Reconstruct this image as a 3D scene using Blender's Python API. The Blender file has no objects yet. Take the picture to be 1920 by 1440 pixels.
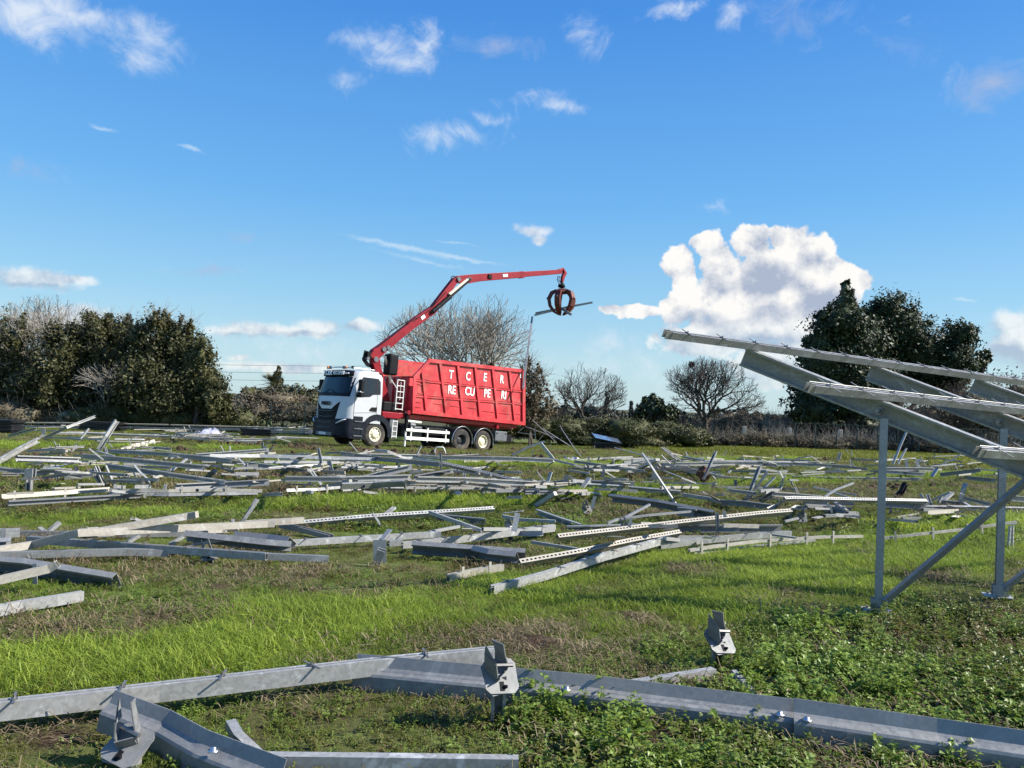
import bpy, math, random
import numpy as np
from mathutils import Vector, Matrix, Euler
from math import sin, cos, pi, radians, atan, atan2, sqrt

scene = bpy.context.scene
random.seed(7); RNG = np.random.default_rng(7)

# ------------------------------------------------------------------ camera
F_PX, CAM_H = 1450.0, 1.65
PITCH, ROLL = atan(40/1450), radians(2.0)
fwd = Vector((0, cos(PITCH), sin(PITCH)))
r0 = Vector((1, 0, 0)); u0 = r0.cross(fwd)
RT = cos(ROLL)*r0 + sin(ROLL)*u0
UP = cos(ROLL)*u0 - sin(ROLL)*r0
CAM = Vector((0, 0, CAM_H))
cd = bpy.data.cameras.new('camera'); cam = bpy.data.objects.new('camera', cd)
scene.collection.objects.link(cam); scene.camera = cam
cd.sensor_width = 36; cd.lens = 36*F_PX/1920; cd.clip_start = .1; cd.clip_end = 6000
M = Matrix((RT, UP, -fwd)).transposed().to_4x4(); M.translation = CAM
cam.matrix_world = M

# ------------------------------------------------------------------ light
SUN_AZ, SUN_EL = radians(94), radians(37)      # azimuth clockwise from +Y
EXPOSURE = 1.25
SKY_STRENGTH, SUN_STRENGTH = 0.12, 3.9
world = bpy.data.worlds.new('World'); scene.world = world; world.use_nodes = True
scene.view_settings.view_transform = 'Standard'; scene.view_settings.look = 'None'
scene.view_settings.gamma = 1; scene.view_settings.exposure = EXPOSURE
scene.view_settings.use_curve_mapping = False
sd = bpy.data.lights.new('sun', 'SUN'); sd.energy = SUN_STRENGTH; sd.angle = radians(.53); sd.color = (1, .94, .84)
so = bpy.data.objects.new('sun', sd); scene.collection.objects.link(so)
sdir = Vector((sin(SUN_AZ)*cos(SUN_EL), cos(SUN_AZ)*cos(SUN_EL), sin(SUN_EL)))
so.rotation_euler = sdir.to_track_quat('Z', 'Y').to_euler(); so.location = (20, 0, 30)

CK = 1/(SKY_STRENGTH*2**EXPOSURE)                              # a cloud colour of 1 shows as white at this exposure
class NT:
    """tiny node-tree helper"""
    def __init__(s, tree): s.t = tree; s.n = tree.nodes; s.l = tree.links
    def node(s, typ, ins=None, **kw):
        nd = s.n.new(typ)
        for k, v in kw.items(): setattr(nd, k, v)
        if ins:
            for k, v in ins.items(): s.put(nd.inputs[k], v)
        return nd
    def put(s, sock, v):
        if isinstance(v, bpy.types.NodeSocket): s.l.new(v, sock)
        else: sock.default_value = v
    def m(s, op, a, b=None, c=None, clamp=False):
        nd = s.n.new('ShaderNodeMath'); nd.operation = op; nd.use_clamp = clamp
        for i, v in enumerate((a, b, c)):
            if v is not None: s.put(nd.inputs[i], v)
        return nd.outputs[0]
    def ramp(s, v, a, b, c0=0., c1=1., smooth=True):
        nd = s.n.new('ShaderNodeMapRange'); nd.interpolation_type = 'SMOOTHSTEP' if smooth else 'LINEAR'
        s.put(nd.inputs[0], v)
        for i, q in enumerate((a, b, c0, c1)): s.put(nd.inputs[i+1], q)
        return nd.outputs[0]
    def mix(s, f, a, b, typ='RGBA', blend='MIX'):
        nd = s.n.new('ShaderNodeMix'); nd.data_type = typ
        if typ == 'RGBA': nd.blend_type = blend
        o = {'RGBA': (6, 7, 2), 'FLOAT': (2, 3, 0), 'VECTOR': (4, 5, 1)}[typ]
        s.put(nd.inputs[0], f)
        for k, v in ((o[0], a), (o[1], b)):
            if isinstance(v, tuple) and typ == 'RGBA' and len(v) == 3: v = (*v, 1)
            s.put(nd.inputs[k], v)
        return nd.outputs[o[2]]
    def noise(s, vec, scale, detail=4, rough=.5, out=0, dist=0):
        nd = s.n.new('ShaderNodeTexNoise'); s.put(nd.inputs['Vector'], vec)
        nd.inputs['Scale'].default_value = scale; nd.inputs['Detail'].default_value = detail
        nd.inputs['Roughness'].default_value = rough; nd.inputs['Distortion'].default_value = dist
        return nd.outputs[out]

def px_dir(x, y): return (fwd + RT*((x-960)/F_PX) + UP*((720-y)/F_PX))
def azel(x, y):
    d = px_dir(x, y).normalized(); return atan2(d.x, d.y), math.asin(d.z)

def build_world():
    t = world.node_tree; t.nodes.clear(); N = NT(t)
    sky = N.node('ShaderNodeTexSky', sky_type='NISHITA', sun_disc=False, sun_elevation=SUN_EL, sun_rotation=SUN_AZ,
                 air_density=1.0, dust_density=.5, ozone_density=2.5, altitude=50)
    base = N.node('ShaderNodeHueSaturation', {'Saturation': 1.32, 'Value': .85, 'Color': sky.outputs[0]}).outputs[0]
    tc = N.node('ShaderNodeTexCoord'); g = tc.outputs['Generated']
    sp = N.node('ShaderNodeSeparateXYZ', {0: g})
    az = N.m('ARCTAN2', sp.outputs[0], sp.outputs[1]); el = N.m('ARCSINE', sp.outputs[2])
    # pale air near the horizon (goes all the way round)
    # clear winter air: deep blue overhead, paling evenly to the horizon all the way round
    cr = N.node('ShaderNodeValToRGB', {0: el}); e = cr.color_ramp.elements; k = .92/(SKY_STRENGTH*2**EXPOSURE)
    stops = [(0.0, (.52, .74, .85)), (.065, (.46, .70, .84)), (.135, (.33, .63, .87)), (.255, (.175, .49, .92)), (.47, (.078, .31, .83)), (.62, (.06, .25, .74))]
    e[0].position = 0; e[0].color = (*[c*k/6 for c in stops[0][1]], 1); e[1].position = 1; e[1].color = (.045*k/6, .19*k/6, .62*k/6, 1)
    for p_, c_ in stops[1:]: q = e.new(p_); q.color = (*[c*k/6 for c in c_], 1)
    grad = N.node('ShaderNodeVectorMath', {0: cr.outputs[0], 'Scale': 6.0}, operation='SCALE').outputs[0]
    base = N.mix(N.ramp(N.m('ABSOLUTE', az), .75, 1.4, .85, .5), base, grad)
    n1 = N.noise(g, 9, 6, .62, out=1); n2 = N.noise(g, 46, 5, .6, out=1)
    def off(n, k, c):
        s_ = N.node('ShaderNodeSeparateColor', {0: n}).outputs[c]
        return N.m('MULTIPLY', N.m('SUBTRACT', s_, .5), k)
    azw = N.m('ADD', az, N.m('ADD', off(n1, .10, 0), off(n2, .022, 0)))
    elw = N.m('ADD', el, N.m('ADD', off(n1, .06, 1), off(n2, .018, 1)))
    azs = N.m('ADD', az, N.m('ADD', off(n1, .018, 0), off(n2, .018, 0)))
    els = N.m('ADD', el, N.m('ADD', off(n1, .010, 1), off(n2, .014, 1)))
    def blob(A, E, x, y, rx, ry, w=1.0, rot=0):
        a, e = azel(x, y)
        da, de = N.m('SUBTRACT', A, a), N.m('SUBTRACT', E, e)
        if rot:
            c, s_ = cos(radians(rot)), sin(radians(rot))
            da, de = (N.m('ADD', N.m('MULTIPLY', da, c), N.m('MULTIPLY', de, s_)),
                      N.m('SUBTRACT', N.m('MULTIPLY', de, c), N.m('MULTIPLY', da, s_)))
        q = N.m('SQRT', N.m('ADD', N.m('POWER', N.m('ABSOLUTE', N.m('DIVIDE', da, rx/F_PX)), 2), N.m('POWER', N.m('ABSOLUTE', N.m('DIVIDE', de, ry/F_PX)), 2)))
        return N.m('MULTIPLY', N.m('SUBTRACT', 1, q), w)
    def mx(lst):
        o = lst[0]
        for v in lst[1:]: o = N.m('SMOOTH_MAX', o, v, .08)
        return o
    # puffy cumulus bank low over the trees
    cum = mx([blob(azs, els, *b) for b in [
        (1272, 490, 34, 40), (1285, 520, 30, 34), (1345, 492, 44, 48), (1330, 458, 40, 30), (1412, 458, 44, 40), (1478, 448, 44, 36), (1512, 480, 50, 48), (1450, 510, 110, 62), (1560, 520, 48, 44), (1597, 528, 32, 34),
        (1400, 545, 130, 58), (1300, 572, 70, 34), (1190, 582, 56, 17), (1145, 578, 30, 14), (1440, 600, 180, 62), (1540, 580, 80, 60), (1330, 640, 120, 40), (1500,680,190,60)]])
    cum2 = mx([blob(azs, els, *b) for b in [(1900, 612, 40, 30), (1900, 650, 56, 42), (1935, 640, 60, 60), (430, 622, 44, 16), (470, 618, 60, 18), (600, 612, 60, 20), (560, 622, 110, 13),
        (680, 612, 50, 13), (40, 525, 44, 20), (85, 524, 62, 21), (140, 524, 44, 11), (150, 590, 60, 22), (90, 600, 70, 20), (520, 690, 120, 14), (445, 672, 26, 7), (1000,432,38,16), (1010,446,22,13)]])
    soft = mx([blob(azw, elw, *b) for b in [
        (20, 20, 130, 60, 1.1), (90, 22, 95, 50, 1.1), (150, 40, 90, 34, 1), (40, 60, 60, 36, 1), (270, 70, 70, 42, .85), (262, 115, 70, 34, .75), (800, 66, 34, 36, 1.0), (700, 70, 85, 30, .8),
        (760, 108, 110, 26, .62), (650, 150, 44, 22, .5), (800, 265, 62, 34, .75), (850, 250, 80, 24, .62), (910, 218, 50, 14, .6), (1040, 208, 62, 18, .8), (990,190,66,14,.45),
        (1870, 160, 90, 44, .95), (1500, 40, 90, 40, .55), (1380, 30, 30, 26, .7), (1275, 8, 60, 14, .8), (930, 90, 120, 26, .6), (1090, 60, 50, 36, .55), (1700, 80, 60, 30, .5),
        (50, 312, 50, 20, .55), (380, 510, 80, 15, .62), (480, 455, 40, 12, .5), (1345, 383, 50, 12, .5), (1150, 640, 60, 50, .5), (540,655,180,34,.55), (1150,690,160,40,.5)]])
    streak = mx([blob(azs, els, *b) for b in [(760, 465, 150, 8, 1, -7), (860, 482, 110, 6, 1, -8), (800, 490, 120, 6, .6, -8), (858, 455, 50, 3, .7, -4), (192, 241, 28, 5, .8, -5), (356, 278, 30, 5, .8, -7), (1808, 560, 22, 4, 1, -8), (1690, 552, 40, 4, .7, -8)]])
    detail = N.noise(g, 62, 7, .62); wisp = N.noise(g, 24, 8, .68, dist=.8)
    vor = N.node('ShaderNodeTexVoronoi', {'Vector': N.mix(.012, g, n2, 'VECTOR'), 'Scale': 24.}, feature='SMOOTH_F1')
    vor.inputs['Smoothness'].default_value = .35
    vor2 = N.node('ShaderNodeTexVoronoi', {'Vector': N.mix(.008, g, n2, 'VECTOR'), 'Scale': 70.}, feature='SMOOTH_F1')
    vor2.inputs['Smoothness'].default_value = .3
    puff = N.m('ADD', N.m('MULTIPLY', N.m('SUBTRACT', .5, vor.outputs[0]), .75), N.m('MULTIPLY', N.m('SUBTRACT', .5, vor2.outputs[0]), .35))
    dd = N.m('MULTIPLY', N.m('SUBTRACT', detail, .5), .8)
    edge = N.m('ADD', N.m('ADD', cum, N.m('MULTIPLY', puff, .75)), N.m('MULTIPLY', dd, .75))
    a_c = N.ramp(edge, .07, .27)
    low = N.ramp(el, .02, .14, .45, 1)                       # the bank thins into the pale air at its foot
    a_c = N.m('MULTIPLY', a_c, low)
    edge2 = N.m('ADD', N.m('ADD', cum2, N.m('MULTIPLY', puff, .5)), N.m('MULTIPLY', dd, .9))
    a_c2 = N.m('MULTIPLY', N.ramp(edge2, -.04, .66), .85)
    a_s = N.m('MULTIPLY', N.ramp(N.m('ADD', soft, N.m('MULTIPLY', N.m('SUBTRACT', wisp, .50), 2.0)), -.08, 1.38), .9)
    a_k = N.m('MULTIPLY', N.ramp(N.m('ADD', streak, N.m('MULTIPLY', dd, .9)), .0, .9), .55)
    # the sunlit and the shaded side of each puff, from a second sample towards the light
    gl = N.node('ShaderNodeVectorMath', {0: g, 1: (.010, 0, .018)}, operation='ADD').outputs[0]
    vl = N.node('ShaderNodeTexVoronoi', {'Vector': N.mix(.012, gl, n2, 'VECTOR'), 'Scale': 24.}, feature='SMOOTH_F1'); vl.inputs['Smoothness'].default_value = .35
    rel = N.m('MULTIPLY', N.m('SUBTRACT', vl.outputs[0], vor.outputs[0]), 1.5)
    d2 = N.noise(gl, 62, 7, .62)
    rel = N.m('ADD', rel, N.m('MULTIPLY', N.m('SUBTRACT', detail, d2), 1.5))
    core = mx([blob(azs, els, *b) for b in [(1445, 520, 75, 46, 1.3), (1560, 560, 60, 30, .9), (1300, 600, 120, 26, .9), (1450, 590, 90, 24, .5), (1905, 665, 50, 30, 1.1), (1420,640,200,26,.7), (450, 634, 70, 12, 1.2), (590, 628, 100, 10, 1.2), (90, 540, 80, 10, 1.1)]])
    shade = N.m('SUBTRACT', N.m('ADD', .74, rel), N.m('MULTIPLY', N.ramp(N.m('ADD', core, dd), 0, .9), .75))
    shade = N.m('MINIMUM', N.m('MAXIMUM', shade, 0), 1)
    ccol = N.mix(shade, tuple(c*CK for c in (.42, .49, .63)), tuple(c*CK for c in (1.0, .985, .96)))
    grey = mx([blob(azw, elw, *b) for b in [(1870, 165, 100, 60, 1.2), (930, 90, 140, 40, 1.1), (1500, 50, 110, 50, .9), (1700,80,80,40,.9), (50, 312, 70, 30, .9), (380, 510, 100, 22, .9), (480, 455, 60, 20, .9)]])
    scol = N.mix(N.ramp(grey, 0, .5), tuple(c*CK for c in (.80, .87, .96)), tuple(c*CK for c in (.42, .52, .74)))
    col = N.mix(a_k, base, tuple(c*CK for c in (.68, .83, .96)))
    col = N.mix(a_s, col, scol)
    col = N.mix(N.m('MULTIPLY', a_c2, .85), col, ccol)
    col = N.mix(a_c, col, ccol)
    # the rest of the sky round the field: thin scattered cloud of the same kind, without the detail
    oc = N.m('MULTIPLY', N.m('MULTIPLY', N.ramp(N.noise(g, 5, 4, .65), .56, .78), N.ramp(N.m('ABSOLUTE', az), .72, .95)), N.ramp(el, .0, .12))
    plain = N.mix(N.m('MULTIPLY', oc, .8), base, tuple(c*CK for c in (.78, .85, .94)))
    bg = N.node('ShaderNodeBackground', {'Color': col, 'Strength': SKY_STRENGTH})
    bg2 = N.node('ShaderNodeBackground', {'Color': plain, 'Strength': SKY_STRENGTH})
    near = N.m('MULTIPLY', N.m('LESS_THAN', N.m('ABSOLUTE', az), .75), N.m('MULTIPLY', N.m('LESS_THAN', el, .62), N.m('GREATER_THAN', el, -.01)))
    ms = N.node('ShaderNodeMixShader', {0: near}); t.links.new(bg2.outputs[0], ms.inputs[1]); t.links.new(bg.outputs[0], ms.inputs[2])
    out = N.node('ShaderNodeOutputWorld'); t.links.new(ms.outputs[0], out.inputs[0])
build_world()

# ------------------------------------------------------------------ terrain height and picture-to-ground helper
_vt = np.random.default_rng(11).random((64, 64))
def vnoise(x, y, s):
    x = np.asarray(x, float)*s; y = np.asarray(y, float)*s
    xi = np.floor(x).astype(int); yi = np.floor(y).astype(int); fx = x-xi; fy = y-yi
    fx = fx*fx*(3-2*fx); fy = fy*fy*(3-2*fy)
    g = lambda a, b: _vt[a % 64, b % 64]
    return ((g(xi, yi)*(1-fx)+g(xi+1, yi)*fx)*(1-fy) + (g(xi, yi+1)*(1-fx)+g(xi+1, yi+1)*fx)*fy)
def fbm(x, y, s, o=4):
    r = 0; a = 1; t = 0
    for i in range(o):
        r = r + a*vnoise(np.asarray(x)+i*13.7, np.asarray(y)-i*7.3, s*2**i); t += a; a *= .5
    return r/t
def gz(x, y):
    x = np.asarray(x, float); y = np.asarray(y, float)
    z = np.interp(y, [-50, 5, 33, 37.8, 45, 60, 200, 5000], [0, 0, -.325, -.70, -.74, -.78, -.9, -2.])
    near = np.clip(1-(y-30)/60, 0, 1)
    return z + near*((fbm(x, y, .5, 3)-.5)*.05)
def G(px, py, h=0.0):
    """ground point (raised by h) seen at a pixel of the photograph"""
    d = px_dir(px, py); z = -.2
    for _ in range(30):
        t = (z+h-CAM.z)/d.z if d.z < -1e-5 else 400
        t = min(max(t, .5), 900); p = CAM+d*t
        zn = float(gz(p.x, p.y)); z = z*.4+zn*.6
    return Vector((p.x, p.y, z+h))
def Dp(px, py, depth):
    d = px_dir(px, py); return CAM + d*(depth/d.y)
def PL(px, py, p0, n):
    d = px_dir(px, py); return CAM + d*((p0-CAM).dot(n)/d.dot(n))
def at(px, depth, py=760):
    p = Dp(px, py, depth); p.z = float(gz(p.x, p.y)); return p

# ------------------------------------------------------------------ materials
def material(name, build):
    m = bpy.data.materials.new(name); m.use_nodes = True; t = m.node_tree; t.nodes.clear(); N = NT(t)
    o = N.node('ShaderNodeOutputMaterial'); b = N.node('ShaderNodeBsdfPrincipled')
    t.links.new(b.outputs[0], o.inputs[0]); build(N, b, o); return m
def simple(name, col, rough=.5, metal=0, var=.15, scale=4, spec=None, bump=0, coat=0, dirt=None):
    def f(N, b, o):
        tc = N.node('ShaderNodeTexCoord').outputs['Object']
        n = N.noise(tc, scale, 6, .6)
        c = N.mix(N.ramp(n, .3, .7), tuple(c*(1-var) for c in col), tuple(min(1, c*(1+var)) for c in col))
        if dirt:
            n2 = N.noise(tc, scale*.7, 8, .7, dist=.6); c = N.mix(N.m('MULTIPLY', N.ramp(n2, dirt[1], dirt[1]+.2), dirt[2]), c, dirt[0])
        N.put(b.inputs['Base Color'], c); b.inputs['Metallic'].default_value = metal
        N.put(b.inputs['Roughness'], N.ramp(n, .3, .7, max(0, rough-.08), min(1, rough+.1)))
        if spec is not None: b.inputs['Specular IOR Level'].default_value = spec
        if coat: b.inputs['Coat Weight'].default_value = coat; b.inputs['Coat Roughness'].default_value = .12
        if bump:
            bp = N.node('ShaderNodeBump', {'Strength': bump, 'Distance': .02, 'Height': N.noise(tc, scale*6, 5, .6)}); N.put(b.inputs['Normal'], bp.outputs[0])
    return material(name, f)
def galv(name, base, rough, white=.35, metal=.55, warm=0):
    def f(N, b, o):
        tc = N.node('ShaderNodeTexCoord').outputs['Object']; oi = N.node('ShaderNodeObjectInfo').outputs['Random']
        v = N.node('ShaderNodeTexVoronoi', {'Vector': tc, 'Scale': 55.})
        sp = N.node('ShaderNodeSeparateColor', {0: v.outputs['Color']}).outputs[0]
        st = N.noise(tc, 3.2, 7, .68, dist=1.5); fine = N.noise(tc, 28, 6, .65)
        c = N.mix(sp, tuple(k*.86 for k in base), tuple(k*1.14 for k in base))
        c = N.mix(N.m('MULTIPLY', N.ramp(fine, .35, .75), .3), c, tuple(k*.62 for k in base))
        wm = N.m('MULTIPLY', N.ramp(N.m('ADD', st, N.m('MULTIPLY', fine, .35)), .70, .82), white)
        c = N.mix(wm, c, (.60, .62, .62))
        wv = N.noise(tc, 1.1, 5, .6)
        c = N.mix(N.m('MULTIPLY', N.ramp(wv, .48, .7), .30), c, (.30+warm, .275+warm*.8, .235+warm*.5))
        c = N.mix(N.m('MULTIPLY', oi, .22), c, (.42, .41, .38))
        N.put(b.inputs['Base Color'], c); N.put(b.inputs['Metallic'], N.m('MULTIPLY', metal, N.m('SUBTRACT', 1, wm)))
        N.put(b.inputs['Roughness'], N.ramp(N.m('ADD', N.m('MULTIPLY', sp, .4), fine), .3, 1.0, rough-.1, rough+.14))
        bp = N.node('ShaderNodeBump', {'Strength': .12, 'Distance': .004, 'Height': fine}); N.put(b.inputs['Normal'], bp.outputs[0])
    return material(name, f)
MT = {
 'galv': galv('galvanised_steel', (.26, .265, .265), .42, .35, .3),
 'galv_white': galv('weathered_zinc', (.31, .31, .305), .50, .5, .25),
 'galv_dull': galv('dull_zinc', (.17, .175, .18), .48, .12, .2),
 'galv_tan': galv('stained_zinc', (.32, .295, .25), .6, .35, .15, .04),
 'plate_zinc': galv('bracket_zinc', (.14, .145, .15), .5, .12, .2),
 'black': simple('black_plastic', (.008, .008, .010), .6, var=.3, spec=.15),
 'bolt': simple('bolt_steel', (.22, .21, .20), .45, .7),
 'dark_steel': simple('dark_steel', (.035, .037, .042), .5, .3, dirt=((.12, .10, .075), .5, .6)),
 'rubber': simple('tyre_rubber', (.022, .021, .020), .85, var=.3, bump=.3, dirt=((.13, .105, .075), .46, .75)),
 'red': simple('red_paint', (.46, .020, .030), .46, var=.24, scale=1.3, bump=.25, coat=.12, dirt=((.40, .12, .10), .46, .6)),
 'red_rust': simple('worn_red_paint', (.46, .035, .035), .6, var=.3, scale=5, dirt=((.17, .085, .06), .46, .8)),
 'red_crane': simple('crane_red_paint', (.21, .003, .012), .5, var=.12, scale=3, spec=.25, dirt=((.10, .008, .010), .55, .5)),
 'claw': simple('grapple_paint', (.11, .022, .015), .55, .2, var=.35, scale=6, dirt=((.045, .03, .025), .45, .8)),
 'white': simple('white_cab_paint', (.44, .455, .475), .28, var=.03, scale=2, coat=.4, dirt=((.55, .52, .46), .66, .4)),
 'white_rail': simple('white_guard_paint', (.78, .77, .72), .45, var=.06, dirt=((.45, .38, .28), .56, .6)),
 'cream': simple('cream_rim_paint', (.68, .63, .46), .45, var=.1, scale=12, dirt=((.25, .2, .13), .55, .5)),
 'glass': simple('cab_glass', (.006, .010, .012), .08, var=.1),
 'navy': simple('dark_bumper_plastic', (.006, .009, .017), .5, var=.15, spec=.2, dirt=((.03, .028, .024), .62, .4)),
 'grey': simple('grey_plastic', (.10, .11, .12), .5, var=.1, dirt=((.2, .17, .12), .55, .5)),
 'letter': simple('white_lettering', (.80, .80, .78), .5, var=.03),
 'lamp': simple('lamp_glass', (.75, .78, .8), .1, var=.05),
 'orange': simple('orange_lamp_plastic', (.7, .2, .02), .2, var=.05),
 'plate': simple('number_plate', (.55, .56, .60), .4, var=.05),
 'chrome': simple('bright_metal', (.6, .6, .6), .25, .9),
 'bark': simple('dark_bark', (.062, .052, .043), .9, var=.35, scale=6, bump=.5),
 'bark_pale': simple('pale_bark', (.27, .24, .20), .9, var=.3, scale=6, bump=.5),
 'bark_red': simple('reddish_twigs', (.115, .078, .062), .9, var=.3, scale=6),
 'concrete': simple('concrete', (.42, .40, .35), .85, var=.15, bump=.3),
 'rock': simple('pale_rock', (.42, .39, .34), .9, var=.25, scale=2, bump=.6),
 'fence': simple('green_fence_wire', (.02, .045, .036), .5, var=.2),
 'pv_back': simple('panel_frame_black', (.010, .010, .012), .5, var=.3, scale=9),
 'sheet': simple('crumpled_grey_sheet', (.42, .42, .50), .5, var=.12),
 'cream_sheet': simple('cream_plaster_scrap', (.62, .57, .44), .7, var=.15),
}
def pv_mat(N, b, o):
    tc = N.node('ShaderNodeTexCoord').outputs['Object']
    br = N.node('ShaderNodeTexBrick', {'Vector': tc, 'Color1': (.02, .05, .11, 1), 'Color2': (.025, .06, .13, 1), 'Mortar': (.5, .55, .6, 1), 'Scale': 1.},)
    br.offset = 0; br.inputs['Brick Width'].default_value = .16; br.inputs['Row Height'].default_value = .16; br.inputs['Mortar Size'].default_value = .008
    N.put(b.inputs['Base Color'], br.outputs[0]); b.inputs['Roughness'].default_value = .18; b.inputs['Coat Weight'].default_value = 1
MT['pv'] = material('solar_cells', pv_mat)

def leafmat(name, cols, rough=.55, trans=.0, instancer=False, spread=.5):
    def f(N, b, o):
        if instancer:
            r = N.node('ShaderNodeAttribute', attribute_name='tint', attribute_type='INSTANCER').outputs['Fac']
            gi = N.node('ShaderNodeNewGeometry').outputs['Random Per Island']
            r = N.m('ADD', N.m('MULTIPLY', r, .72), N.m('MULTIPLY', gi, .28))
        else:
            gi = N.node('ShaderNodeNewGeometry'); tc = N.node('ShaderNodeTexCoord').outputs['Object']
            r = N.m('ADD', N.m('MULTIPLY', gi.outputs['Random Per Island'], .45), N.m('MULTIPLY', N.ramp(N.noise(tc, spread, 3, .6), .3, .7), .55))
        cr = N.node('ShaderNodeValToRGB', {0: r}); e = cr.color_ramp.elements
        e[0].position = 0; e[0].color = (*cols[0], 1); e[1].position = 1; e[1].color = (*cols[-1], 1)
        for i, c in enumerate(cols[1:-1]):
            q = e.new((i+1)/(len(cols)-1)); q.color = (*c, 1)
        N.put(b.inputs['Base Color'], cr.outputs[0]); b.inputs['Roughness'].default_value = rough
        b.inputs['Specular IOR Level'].default_value = .3
        if trans:
            tr = N.node('ShaderNodeBsdfTranslucent', {'Color': N.mix(.5, cr.outputs[0], cr.outputs[0])})
            mx = N.node('ShaderNodeMixShader', {0: trans}); N.l.new(b.outputs[0], mx.inputs[1]); N.l.new(tr.outputs[0], mx.inputs[2]); N.l.new(mx.outputs[0], o.inputs[0])
    return material(name, f)
MT['grass'] = leafmat('grass_blades', [(.15, .125, .05), (.17, .19, .04), (.20, .27, .038), (.27, .36, .045), (.38, .45, .08)], .5, .5, True)
MT['weed'] = leafmat('weed_leaves', [(.17, .11, .055), (.16, .15, .045), (.15, .21, .04), (.19, .28, .045), (.28, .36, .07)], .42, .36, True)
MT['litter'] = leafmat('dry_stalks', [(.07, .045, .028), (.13, .095, .055), (.22, .17, .10), (.30, .25, .16)], .8, .1, True)
MT['clod'] = leafmat('earth_clods', [(.035, .02, .013), (.06, .036, .022), (.085, .052, .034)], .95, 0, True)
MT['yellow_grass'] = leafmat('yellow_grass_blades', [(.13, .15, .02), (.18, .20, .022), (.25, .26, .03)], .5, .3, True)
MT['leaf_dark'] = leafmat('dark_evergreen_leaves', [(.022, .024, .010), (.040, .043, .015), (.068, .068, .024), (.11, .098, .040)], .5, .12)
MT['leaf_olive'] = leafmat('olive_bush_leaves', [(.035, .034, .014), (.055, .058, .02), (.085, .085, .03), (.11, .105, .045)], .6, .12)
MT['leaf_hedge'] = leafmat('hedge_leaves', [(.020, .024, .008), (.042, .048, .014), (.065, .070, .022), (.095, .088, .034)], .6, .12)
MT['leaf_pine'] = leafmat('pine_needles', [(.010, .018, .008), (.020, .034, .013), (.038, .054, .018), (.062, .072, .025)], .55, .05)
MT['leaf_brown'] = leafmat('brown_brush', [(.06, .045, .03), (.10, .08, .05), (.15, .125, .08), (.19, .17, .115)], .8, .1)
MT['leaf_far'] = leafmat('far_tree_leaves', [(.035, .045, .034), (.05, .062, .045), (.07, .078, .06)], .8, 0)
MT['cactus'] = leafmat('cactus_pads', [(.05, .075, .035), (.085, .11, .05), (.12, .14, .07)], .6, 0)

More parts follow.
